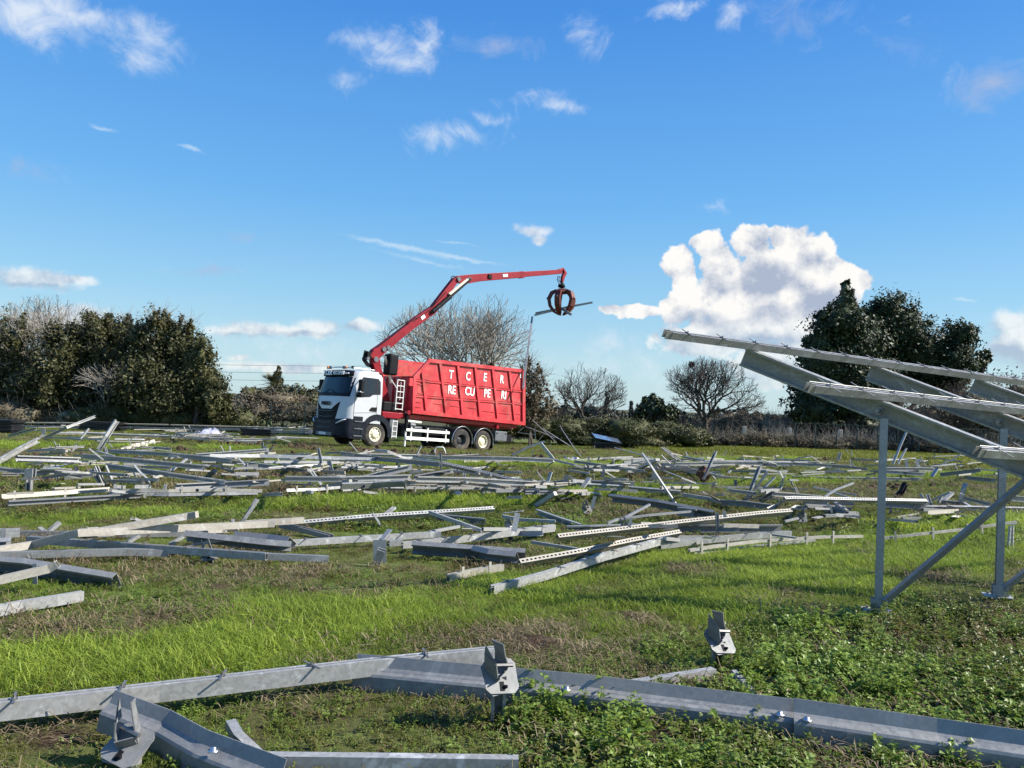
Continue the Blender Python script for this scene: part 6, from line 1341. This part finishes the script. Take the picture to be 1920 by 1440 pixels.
    S(ZA, 'chan', [(-60, 650, .4), (300, 690, .35), (600, 690, .3), (920, 745, .2)], 'rail behind the square pile with a pale lower lip', 'galv', h=.10)
    S(ZA, 'rail', [(10, 970, .16), (600, 930, .16), (1230, 885, .16)], 'thick pale edged rail spanning the left part of the second row', 'galv_tan', h=.10, clamps=1.2, ck='tick')
    S(ZA, 'chan', [(90, 1040, .1), (800, 1000, .1), (1640, 950, .1)], 'lower dark rail lying in front of the thick pale edged rail', 'galv_dull', h=.10)
    S(ZA, 'rail', [(1230, 895, .2), (1900, 905, .2), (2400, 890, .2), (2950, 905, .18)], 'pale double rail with upright clamps in the middle of the second row', 'galv_tan', clamps=1.1, ck='tick')
    S(ZA, 'rail', [(1240, 935, .1), (1900, 950, .1), (2900, 930, .1)], 'lower rail beneath the pale double rail of the second row', 'galv')
    S(ZA, 'tube', [(1295, 860, .05), (1190, 620, N_, .2)], 'thin white tube leaning left over the pale edged rail', 'galv_white', w=.035)
    for a, b_, lab in (((1150, 860), (1035, 660), 'left blade of the split post leaning left'), ((1185, 865), (1080, 625), 'right blade of the split post leaning left')): S(ZA, 'post', [(*a, .03), (*b_, N_, .1)], lab, 'galv', w=.09)
    S(ZA, 'post', [(1620, 850, .02), (1625, 770, N_, 0)], 'short dark stub carrying the hooked bracket', 'galv_dull', w=.12)
    S(ZA, 'strip', [(1670, 830, .1), (1660, 765, N_, 0), (1575, 690, N_, 0), (1510, 610, N_, 0)], 'hooked bracket bent over to the left', 'galv', w=.10)
    S(ZA, 'chan', [(1200, 620, .35), (1900, 720, .25), (2540, 810, .12)], 'long channel slanting down right across the left scrap', 'galv', h=.12)
    S(ZA, 'chan', [(920, 510, .4), (1500, 560, .4), (2300, 640, .3)], 'broad rail above the slanting channel in the left scrap', 'galv', h=.13)
    S(ZA, 'tube', [(1000, 425, .6), (1170, 560, .35)], 'flat tube sloping down right from the torn white tip', 'galv')
    S(ZA, 'tube', [(1090, 455, .5), (1290, 515, .4)], 'thin white tube beside the sloping flat tube', 'galv_white')
    S(ZA, 'chan', [(1250, 455, .3), (1900, 490, .3), (2600, 560, .25)], 'pale channel at the back of the left scrap heap', 'galv_white', h=.12)
    S(ZB, 'chan', [(280, 500, .3), (700, 470, .35), (1100, 440, .4)], 'channel rising gently right toward the truck front', 'galv', h=.11)
    S(ZB, 'rail', [(440, 510, .3), (1000, 510, .3), (1700, 530, .3), (2700, 560, .25)], 'very long pale rail in front of the truck front', 'galv_white', h=.13)
    S(ZB, 'rail', [(1050, 580, .2), (1900, 585, .2)], 'second pale rail just below the very long one', 'galv_white', h=.10)
    S(ZB, 'chan', [(0, 500, .2), (800, 590, .2), (1540, 680, .1)], 'grey channel slanting under the very long pale rail', 'galv', h=.12)
    S(ZB, 'rail', [(1100, 650, .15), (1700, 610, .2)], 'pale rail end rising to the pale upright before the truck', 'galv_white')
    S(ZB, 'chan', [(60, 860, .2), (500, 840, .2), (1110, 805, .25)], 'dark channel with a ragged right end in the second row', 'galv_dull', h=.15, roll=.2)
    S(ZB, 'tube', [(0, 680, .1), (180, 545, .3)], 'pale flat tube rising right in the left scrap heap', 'galv_white', w=.07)
    S(ZB, 'post', [(780, 770, .03), (690, 690, N_, .05), (570, 640, N_, .1)], 'small channel propped with its bent end up left', 'galv', w=.08)
    S(ZB, 'post', [(852, 715, .02), (855, 590, N_, 0)], 'pale upright stub in the gap of the second row', 'galv_white', w=.07)
    S(ZB, 'strip', [(835, 610, .5), (765, 535, N_, 0)], 'splayed bracket on the pale upright stub', 'galv', w=.10)
    S(ZB, 'post', [(1680, 690, .03), (1690, 560, N_, 0), (1660, 420, N_, 0)], 'bent white upright before the truck bumper', 'galv_white', w=.09)
    S(ZB, 'post', [(1820, 740, .02), (1780, 560, N_, .05)], 'dark capped upright leaning left before the truck step', 'galv', w=.13)
    for i, (a, b_) in enumerate((((1690, 835), (1540, 650)), ((1700, 830), (1575, 640)))): S(ZB, 'strip', [(*a, .1), (*b_, N_, .05)], ('lower', 'upper')[i]+' fin of the blue grey split post before the truck', 'galv', w=.07)
    S(ZB, 'chan', [(1290, 765, .3), (1900, 770, .3), (2700, 745, .3)], 'long dark rail crossing behind the blue grey split post', 'galv', h=.13)
    S(ZB, 'rail', [(1300, 900, .15), (1640, 890, .15), (1910, 865, .18)], 'rail with two pale clamps beside the torn earth', 'galv_white', clamps=1.3, ck='tick')
    S(ZB, 'post', [(800, 1210, .02), (985, 980, N_, .1)], 'q', 'galv') if False else None
    S(ZC, 'chan', [(60, 630, .2), (400, 545, N_, .3), (800, 455, N_, .6)], 'long dark channel propped up toward the right below the truck wheel', 'galv_dull', h=.15, roll=.2)
    S(ZC, 'chan', [(820, 570, .2), (1260, 495, N_, .5)], 'shorter dark channel propped up right of the long one', 'galv_dull', h=.12)
    S(ZC, 'rail', [(0, 670, .25), (350, 655, .25), (720, 635, .3)], 'bright broad rail ending in a torn lip left of the earth heap', 'galv', h=.17)
    S(ZC, 'perf', [(0, 715, .12), (200, 700, .12)], 'small slotted plate hanging under the bright broad rail', 'galv_white', w=.14)
    S(ZC, 'rail', [(200, 690, .12), (700, 700, .1)], 'slotted rail in the shadow above the earth heap', 'galv_white')
    S(ZC, 'chan', [(740, 625, .3), (1300, 630, .3), (1900, 690, .2)], 'weathered channel with a torn left end above the earth heap', 'galv_tan', h=.12)
    S(ZC, 'rail', [(720, 685, .15), (1500, 690, .15), (2550, 720, .12)], 'thin pale rail running right along the earth heap', 'galv_white', clamps=1.5, ck='tick')
    S(ZC, 'chan', [(850, 590, .4), (1400, 600, .35), (2300, 650, .2)], 'long grey channel above the thin pale rail', 'galv', h=.14)
    S(ZC, 'perf', [(1140, 415, .5), (1600, 520, .35), (2280, 690, .15)], 'long perforated rail slanting down right from the wire loop', 'galv', w=.07, h=.11)
    S(ZC, 'chan', [(1100, 345, .3), (1900, 360, .3), (2400, 385, .25)], 'long level dark channel in front of the rear wheels', 'galv', h=.16)
    S(ZC, 'chan', [(-10, 300, .3), (500, 370, .3), (1100, 425, .3)], 'long dark channel slanting past the front wheel', 'galv_dull', h=.15)
    S(ZC, 'tube', [(380, 265, .5), (520, 275, .5), (700, 350, .3)], 'pale curved tube end behind the front wheel scrap', 'galv_white', w=.07, h=.09)
    S(ZC, 'rail', [(250, 312, .3), (900, 325, .3), (1100, 340, .3)], 'thin pale rail directly below the white side guard', 'galv_white', clamps=1.4, ck='tick')
    S(ZC, 'rail', [(360, 355, .3), (800, 350, .3), (1500, 470, .1)], 'thin rail between wire loop and side guard', 'galv')
    S(ZC, 'rail', [(0, 460, .15), (600, 455, .15), (780, 440, .15)], 'thin rail left of the wire loop', 'galv_white', clamps=1.2, ck='tick')
    S(ZC, 'tube', [(100, 410, .3), (430, 430, .2), (520, 440, .2)], 'bent tube with a hooked left end', 'galv')
    S(ZC, 'post', [(1120, 480, .05), (1115, 290, N_, 0)], 'narrow bright upright under the wire loop', 'galv', w=.07)
    p = [ZC(1060, 325), ZC(1050, 270), ZC(1110, 230), ZC(1165, 270), ZC(1178, 325)]; g = G(*p[0]); q = [Dp(a, b_, g.y) for a, b_ in p]; o = MB().tube([q[0], q[1], q[1].lerp(q[2], .5)+Vector((-.03, 0, .06)), q[2], q[2].lerp(q[3], .5)+Vector((.03, 0, .06)), q[3], q[4]], .022, 6).build('wire_loop', 'white_rail', None, True); tag(o, 'white wire loop standing up in front of the first rear wheel', 'wire loop')
    S(ZC, 'tube', [(180, 285, .1), (90, 175, N_, .1)], 'short strut leaning left before the front wheel', 'galv', w=.06)
    S(ZC, 'tube', [(10, 795, .05), (210, 800, .05)], 'short torn slotted piece lying before the earth heap', 'galv_white', w=.08)
    # right of the truck
    S(ZD, 'rail', [(0, 440, .1), (180, 350, N_, 0), (365, 285, N_, 0)], 'dark rail rising right beside the truck tail', 'galv', h=.10)
    S(ZD, 'chan', [(470, 490, .15), (325, 310, N_, .2)], 'wide bright channel dropping right from the raised rail', 'galv_white', h=.13)
    S(ZD, 'tube', [(480, 495, .35), (700, 550, .25), (905, 610, .1)], 'bright straight tube sloping down right from the junction', 'galv_white', w=.07, h=.08)
    S(ZD, 'tube', [(390, 575, .05), (470, 510, .25)], 'short pale tube under the junction', 'galv_white')
    S(ZD, 'tube', [(150, 120, 'D', 38.5), (480, 245, 'D', 36.5)], 'pale tube slanting down right from under the container end', 'galv')
    S(ZD, 'tube', [(350, 145, 'D', 40), (650, 335, 'D', 39)], 'second pale tube slanting down right behind the first', 'galv', w=.07)
    S(ZD, 'tube', [(230, 45, 'D', 41), (500, 300, 'D', 40)], 'thin tube with its tip highest behind the container', 'galv', w=.04)
    S(ZD, 'tube', [(535, 95, 'D', 41), (560, 150, 'D', 41), (700, 360, 'D', 36), (780, 460, 'D', 30)], 'thin bent bar against the bramble hedge', 'galv', w=.035)
    S(ZD, 'tube', [(60, 185, 'D', 40), (250, 210, 'D', 40)], 'level bar behind the truck tail', 'galv', w=.035)
    S(ZD, 'tube', [(75, 180, 'D', 39.5), (130, 130, 'D', 39.5)], 'short bar rising to the container corner', 'galv', w=.035)
    S(ZD, 'tube', [(265, 270, 'D', 39), (255, 135, 'D', 39)], 'upright bar behind the truck tail', 'galv', w=.05)
    S(ZD, 'tube', [(300, 275, 'D', 39.3), (350, 215, 'D', 39.3)], 'short slanting bar right of the upright bar', 'galv', w=.05)
    S(ZD, 'tube', [(1150, 355, .5), (1450, 435, .3), (1580, 475, .2)], 'straight tube sloping right from under the blue panel stack', 'galv_white', w=.06)
    S(ZD, 'tube', [(1850, 1000, .1), (1560, 560, N_, .5), (1465, 420, N_, 1.0)], 'long thin pale tube leaning left over the field', 'galv_white', w=.045, h=.045)
    S(ZD, 'tube', [(1440, 585, .2), (1640, 490, .5)], 'broad white tube crossing behind the long leaning tube', 'galv_white', w=.16, h=.09)
    S(ZD, 'tube', [(1640, 590, .3), (1920, 700, .15)], 'thin tube sloping right beyond the leaning tube', 'galv')
    S(ZD, 'chan', [(1020, 690, .02), (1020, 545, N_, 0)], 'dark post stub in the grass right of the junction', 'galv_dull', w=.12)
    S(ZD, 'tube', [(1040, 625, .3), (1160, 700, .05)], 'tube falling right from the dark post stub', 'galv_white', w=.05)
    S(ZD, 'chan', [(1600, 770, .02), (1600, 640, N_, 0)], 'dark post stub behind the long leaning tube', 'galv_dull', w=.15)
    S(ZD, 'chan', [(610, 830, .02), (605, 670, N_, 0)], 'dark post stub in the middle of the second row', 'galv_dull', w=.12)
    S(ZD, 'tube', [(400, 755, .08), (440, 630, N_, .1)], 'short white post end leaning right in the second row', 'galv_white', w=.09)
    S(ZD, 'tube', [(780, 820, .08), (870, 695, N_, .2)], 'wide pale post end leaning right across the second row', 'galv_white', w=.14)
    S(ZD, 'rail', [(630, 765, .15), (1200, 800, .15), (1900, 860, .12)], 'long pale rail of the second row right of the dark stub', 'galv_white', h=.12, clamps=1.3, ck='tick')
    S(ZD, 'chan', [(890, 750, .2), (1380, 765, .2)], 'dark channel lying behind the long pale rail', 'galv_dull', h=.14)
    S(ZD, 'rail', [(0, 790, .1), (600, 790, .1)], 'pale thin rail left of the dark stub', 'galv_white')
    S(ZD, 'chan', [(340, 770, .15), (590, 730, .25)], 'dark channel rising to the dark stub', 'galv_dull', h=.08)
    S(ZD, 'chan', [(0, 715, .2), (420, 780, .15)], 'slotted channel slanting to the pale thin rail', 'galv', h=.10)
    S(ZD, 'rail', [(520, 840, .1), (900, 880, .1), (1010, 895, .1)], 'pale rail piece left of centre below the dark stub', 'galv_white', h=.12)
    S(ZD, 'tube', [(1080, 860, .06), (1300, 820, .1)], 'short pale piece below the long pale rail', 'galv_tan', w=.08)
    S(ZD, 'chan', [(-60, 480, .2), (420, 485, .2)], 'dark rail behind the junction right of the truck', 'galv_dull', h=.12)
    S(ZD, 'chan', [(700, 510, .25), (950, 545, .2), (1250, 590, .12)], 'bent dark rail sagging in the middle right of the junction', 'galv', h=.10)
    S(ZD, 'chan', [(1180, 560, .15), (1600, 490, .25)], 'rail rising right behind the broad white tube', 'galv', h=.10)
    for i, (x, y0, y1, dx) in enumerate(((870, 580, 455, -10), (1350, 590, 480, 0), (1130, 540, 460, -40), (1380, 520, 470, 20), (430, 370, 320, 0), (225, 450, 380, 10), (930, 365, 330, 0), (1490, 380, 350, 0), (1345, 400, 360, 0), (1750, 390, 345, 0))):
        S(ZD, 'strip', [(x, y0, .04), (x+dx, y1, N_, 0)], 'thin pale upright clamp strip standing in the scrap right of the truck', 'galv_tan', w=.06, group='upright clamp strips right of the truck')
    for i, (a, b_) in enumerate((((1680, 355), (1920, 520)), ((1690, 370), (1860, 500)), ((1780, 420), (1980, 470)), ((1680, 440), (1780, 540)), ((1640, 530), (1700, 600)), ((1700, 350), (1900, 480)))):
        S(ZD, 'tube', [(*a, .6-.05*i), (*b_, .2)], 'reddish thin bar in the bundle above the uprooted post', 'galv_tan', w=.05, group='bundle of thin bars above the uprooted post')
    # far right rows
    S(ZE, 'chan', [(-80, 300, .3), (600, 290, .3), (1300, 300, .3), (1900, 330, .25)], 'long double grey rail in the far right row', 'galv', h=.15)
    S(ZE, 'rail', [(0, 215, .4), (250, 265, .35), (900, 275, .35), (1400, 285, .3)], 'thin rail above the long double grey rail', 'galv')
    S(ZE, 'tube', [(870, 250, .5), (1050, 300, .35), (1200, 325, .3)], 'pale tube drooping right in the far right row', 'galv_white', w=.12)
    S(ZE, 'tube', [(1180, 270, .3), (1415, 210, .6)], 'tube rising to a peak in the far right row', 'galv_white', w=.08)
    S(ZE, 'tube', [(1430, 210, .6), (1570, 300, .3)], 'tube falling right from the peak in the far right row', 'galv', w=.06)
    S(ZE, 'tube', [(1620, 340, .3), (1810, 385, .2)], 'pale tube lying right of the peaked pair', 'galv_white', w=.08)
    for i, (a, b_) in enumerate((((1740, 265), (1760, 165)), ((1755, 265), (1785, 175)))): S(ZE, 'post', [(*a, .05), (*b_, N_, .1)], ('left', 'right')[i]+' of two close pale posts leaning in the far right row', 'galv', w=.10)
    for i, (a, b_) in enumerate((((410, 390), (575, 0)), ((460, 390), (550, 225)))): S(ZF, 'tube', [(*a, .3), (*b_, N_, .4)], ('tall', 'short')[i]+' pale tube leaning right behind the standing posts', 'galv_white', w=.10 if i == 0 else .08)
    S(ZF, 'tube', [(890, 400, .3), (1020, 350, N_, 0), (1105, 290, N_, 0)], 'thin curved bar rising right between the standing posts', 'galv', w=.05)
    S(ZF, 'chan', [(900, 500, .3), (1320, 450, .5)], 'dark channel rising right between the standing posts', 'galv_dull', h=.14)
    S(ZF, 'chan', [(320, 440, .35), (850, 445, .3)], 'dark edged channel in the far row between the standing posts', 'galv_dull', h=.14)
    S(ZF, 'chan', [(320, 465, .3), (740, 495, .25)], 'pale channel just below the dark edged one', 'galv_white', h=.14)
    S(ZF, 'tube', [(815, 520, .2), (870, 435, N_, .1)], 'broad white post end leaning right in the far row', 'galv_white', w=.14)
    S(ZF, 'chan', [(1180, 530, .2), (1480, 560, .15)], 'dark channel reaching the second standing post', 'galv_dull', h=.15)
    S(ZF, 'tube', [(560, 430, .2), (545, 340, N_, 0)], 'white upright stub in the far row', 'galv_white', w=.12)
    S(ZF, 'tube', [(670, 430, .2), (660, 340, N_, 0)], 'thicker white upright stub in the far row', 'galv_white', w=.14)
    # far left row and its panel stacks
    S(ZA, 'rail', [(130, 135, 'D', 48), (800, 140, 'D', 48), (1900, 160, 'D', 48)], 'long pale top rail before the left thicket', 'galv_tan', h=.12, clamps=1.5, ck='tick')
    S(ZB, 'rail', [(0, 162, 'D', 48), (900, 185, 'D', 47.5), (1560, 208, 'D', 47)], 'long pale top rail reaching the truck front', 'galv_tan', h=.12, clamps=1.5, ck='tick')
    S(ZA, 'chan', [(130, 175, 'D', 47), (700, 180, 'D', 47), (900, 190, 'D', 47)], 'broad grey channel under the pale top rail at left', 'galv', h=.16)
    S(ZA, 'chan', [(1300, 185, 'D', 47), (1900, 200, 'D', 47), (2700, 210, 'D', 47)], 'broad grey channel under the pale top rail at centre left', 'galv', h=.16)
    S(ZB, 'chan', [(1130, 235, 'D', 44), (1560, 235, 'D', 44)], 'grey channel reaching the truck bumper', 'galv', h=.16)
    S(ZA, 'rail', [(600, 255, .3), (950, 255, .3), (1900, 290, .25)], 'pale rail passing behind the tall leaning channel', 'galv_white', h=.12)
    S(ZA, 'chan', [(90, 290, .3), (400, 205, .6)], 'channel rising right from the grass near the left edge', 'galv', h=.13)
    S(ZA, 'rail', [(1080, 350, .15), (1650, 360, .15)], 'pale rail lying at the front of the far left row', 'galv_tan', h=.10)
    S(ZA, 'rail', [(1290, 320, .2), (1630, 325, .2)], 'short pale rail behind the rail at the front of the far left row', 'galv_white', h=.08)
    S(ZB, 'chan', [(560, 330, .2), (1000, 325, .2), (1260, 300, .25)], 'grey rail in front of the second black panel stack', 'galv', h=.13)
    S(ZB, 'tube', [(1050, 385, .1), (1200, 310, .4), (1260, 290, .45)], 'bent tube rising right before the truck bumper', 'galv_white', w=.08)
    S(ZB, 'tube', [(1210, 310, .3), (1350, 350, .15)], 'tube falling right before the truck bumper', 'galv', w=.06)
    S(ZB, 'post', [(1035, 430, .02), (1030, 350, N_, 0)], 'dark stub before the truck bumper', 'galv_dull', w=.1)
    S(ZB, 'strip', [(1085, 520, .2), (1060, 400, N_, 0)], 'crossed blade of steel left of the truck bumper', 'galv', w=.12)

def clutter():
    """the small stuff the photo shows between the long pieces, row by row"""
    R = np.random.default_rng(99); ADJ = {'galv': 'grey', 'galv_white': 'white', 'galv_tan': 'stained', 'galv_dull': 'dark'}
    rows = [(ID, 'far left row', 30, (20, 560), (799, 826), 'in the far left row before the thicket'), (ID, 'tangle', 26, (325, 420), (806, 826), 'in the tangle around the crumpled grey sheet'),
            (ID, 'left heap', 34, (60, 330), (838, 880), 'in the heap below the tall leaning channel'), (ID, 'front heap', 38, (330, 640), (850, 885), 'in the heap before the truck front'),
            (ID, 'wheel row', 30, (640, 960), (852, 885), 'in the row before the truck wheels'), (ID, 'right row', 42, (1080, 1330), (858, 885), 'in the row below the blue panel stack'),
            (ID, 'far right row', 60, (1330, 1920), (852, 888), 'in the far right row before the yellow grass'), (ID, 'middle row', 26, (880, 1300), (900, 925), 'in the second row right of centre'), (ID, 'second row left', 26, (0, 560), (885, 932), 'in the second row at the left'), (ID, 'second row centre', 26, (560, 960), (884, 926), 'in the second row at the torn earth heaps'), (ID, 'second row right', 22, (960, 1500), (892, 935), 'in the second row around the uprooted post'), (ID, 'nearest row', 14, (100, 1500), (975, 1015), 'in the nearest row of scrap'), (ID, 'right middle', 18, (1480, 1900), (935, 975), 'in the row around the standing posts')]
    for Z, nm, n, xr, yr, where in rows:
        for i in range(int(n*1.7)):
            x, y = R.uniform(*xr), R.uniform(*yr); y += (x-960)*.004; r = R.random(); mat = ('galv', 'galv_white', 'galv_tan', 'galv_dull')[R.integers(0, 4)]
            if r < .62:
                L = R.uniform(14, 80); a = R.normal(0, .14); h0, h1 = R.uniform(.05, .3), R.uniform(.05, .35); k = ('tube', 'chan', 'rail', 'angle')[R.integers(0, 4)]
                piece(k, [(x-L/2, y, h0), (x+L/2, y+L*a*.5, h1)], '%s %s %s lying %s' % ('long' if L > 60 else 'short' if L < 38 else 'loose', ADJ[mat], {'tube': 'tube', 'chan': 'channel', 'rail': 'rail', 'angle': 'angle'}[k], where), mat, w=R.uniform(.025, .06), h=R.uniform(.022, .065), group='loose steel pieces '+where)
            elif r < .86:
                H = R.uniform(5, 17); dx = R.normal(0, 8); piece('post', [(x, y, .03), (x+dx, y-H, None, R.uniform(-.2, .3))], '%s stub of %s steel leaning %s %s' % ('tall' if H > 11 else 'short', ADJ[mat], 'left' if dx < 0 else 'right', where), mat, w=R.uniform(.03, .07), h=.035, group='upright stubs '+where)
            else:
                piece('strip', [(x, y, R.uniform(.05, .2)), (x+R.uniform(5, 16), y-R.uniform(0, 6), R.uniform(.05, .4))], 'scrap of bent sheet steel '+where, ('galv_white', 'cream_sheet')[R.integers(0, 2)], w=R.uniform(.06, .16), group='sheet scraps '+where)
    import bmesh
    def crumple(px, py, w, h, label, mat, seed):
        Rr = np.random.default_rng(seed); p = G(px, py+h/2); k = p.y/F_PX; bm = bmesh.new(); bmesh.ops.create_grid(bm, x_segments=9, y_segments=6, size=.5)
        for v in bm.verts: v.co = Vector((v.co.x*w*k+Rr.normal()*.04, v.co.y*.8+Rr.normal()*.08, h*k*(.35+.5*(1-(v.co.x*2)**2)*(v.co.y+.5))+Rr.normal()*.05))
        me = bpy.data.meshes.new('sheet'); bm.to_mesh(me); bm.free(); me.materials.append(MT[mat]); o = bpy.data.objects.new('crumpled_sheet', me); scene.collection.objects.link(o); o.location = p; md = o.modifiers.new('thick', 'SOLIDIFY'); md.thickness = .01; tag(o, label, 'sheet')
    crumple(388, 811, 52, 22, 'large crumpled lilac grey sheet in the tangle left of the truck', 'sheet', 1)
    crumple(262, 835, 12, 10, 'cream coloured scrap standing in the grass below the far left row', 'cream_sheet', 2); crumple(276, 831, 12, 7, 'cream scrap right beside the other cream scrap', 'cream_sheet', 3)
    crumple(240, 842, 14, 6, 'small crumpled cream scrap left of the two upright ones', 'cream_sheet', 4); crumple(1072, 862, 26, 5, 'buckled pale sheet strip below the blue panel stack', 'sheet', 5)
    # stacks of dismantled solar panels
    pm = MB().box((0, 0, 0), (1.66, 1.0, .04)).mesh('solar_panel', 'pv_back')
    def stack(px0, px1, ytop, ybot, where, lab, n=None):
        g = G((px0+px1)/2, ybot); g = at((px0+px1)/2, min(g.y, 46)); k = g.y/F_PX; W = (px1-px0)*k; H = (ybot-ytop)*k; n = max(4, int(H/.062)); gp = 'solar panels stacked '+where
        for i in range(n):
            o = bpy.data.objects.new('solar_panel', pm); scene.collection.objects.link(o); o.location = (g.x+R.normal()*.03, g.y+.5+R.normal()*.03, float(gz(g.x, g.y))+.04+i*H/n); o.scale = (W/1.66, 1, 1.2); o.rotation_euler = (R.normal()*.012, R.normal()*.012, R.normal()*.03); tag(o, ('lowest ' if i == 0 else 'topmost ' if i == n-1 else '')+lab, 'solar panel', gp)
    stack(-40, 21, 787, 813, 'at the left edge', 'black edged solar panel in the stack at the left edge')
    stack(149, 224, 791, 808, 'behind the tall leaning channel', 'black edged solar panel in the stack behind the tall leaning channel')
    stack(453, 509, 801, 815, 'left of the truck front', 'black edged solar panel in the stack left of the truck front')
    stack(1117, 1166, 828, 839, 'by the hedge', 'black edged solar panel in the stack before the bramble hedge')
    g = Dp(1138, 823, 46); t = thing('solar_panel', 'blue solar panel tilted on top of the stack before the hedge', 'solar panel', g, (radians(13), radians(10), .15))
    MB().box((0, .1, 0), (1.66, 1.1, .035)).build('panel_frame', 'pv_back', t); MB().box((0, .1, .0195), (1.60, 1.04, .004)).build('cell_face', 'pv', t)
    # pieces held by the grapple
    D_ = GRAB.y
    piece('rail', [Dp(1002, 591, D_+.2), Dp(1058, 577, D_), Dp(1111, 567, D_-.2)], 'longest rail held crosswise in the grapple', 'galv', w=.09, h=.10, raw=True, clamps=.45)
    piece('tube', [Dp(1004, 587, D_+.35), Dp(1050, 578, D_+.1)], 'short rail held behind the longest one in the grapple', 'galv_dull', w=.08, h=.08, raw=True)
    piece('tube', [Dp(1046, 574, D_-.1), Dp(1071, 590, D_-.5)], 'stub of tube poking down right from the grapple', 'galv_dull', w=.15, h=.13, raw=True)
    piece('tube', [Dp(998, 594, D_+.15), Dp(992, 640, 40.4), Dp(984, 700, 39.2), Dp(981, 729, 38.7)], 'long bar hanging down from the grappled rail in front of the container end', 'galv', w=.10, h=.06, raw=True)
    # clod on the uprooted post
    c = bpy.data.objects.new('earth_clod', clod(77)); scene.collection.objects.link(c); p = G(*ZE(232, 540)); c.location = p+Vector((0, 0, .25)); c.scale = (.34, .3, .55); tag(c, 'reddish clod of earth on the foot of the uprooted post', 'earth clod'); c.data.materials.clear()
    MT['red_earth'] = simple('red_earth', (.10, .045, .026), .95, var=.35, scale=8, bump=.8); c.data.materials.append(MT['red_earth'])
foreground(); midground(); clutter()
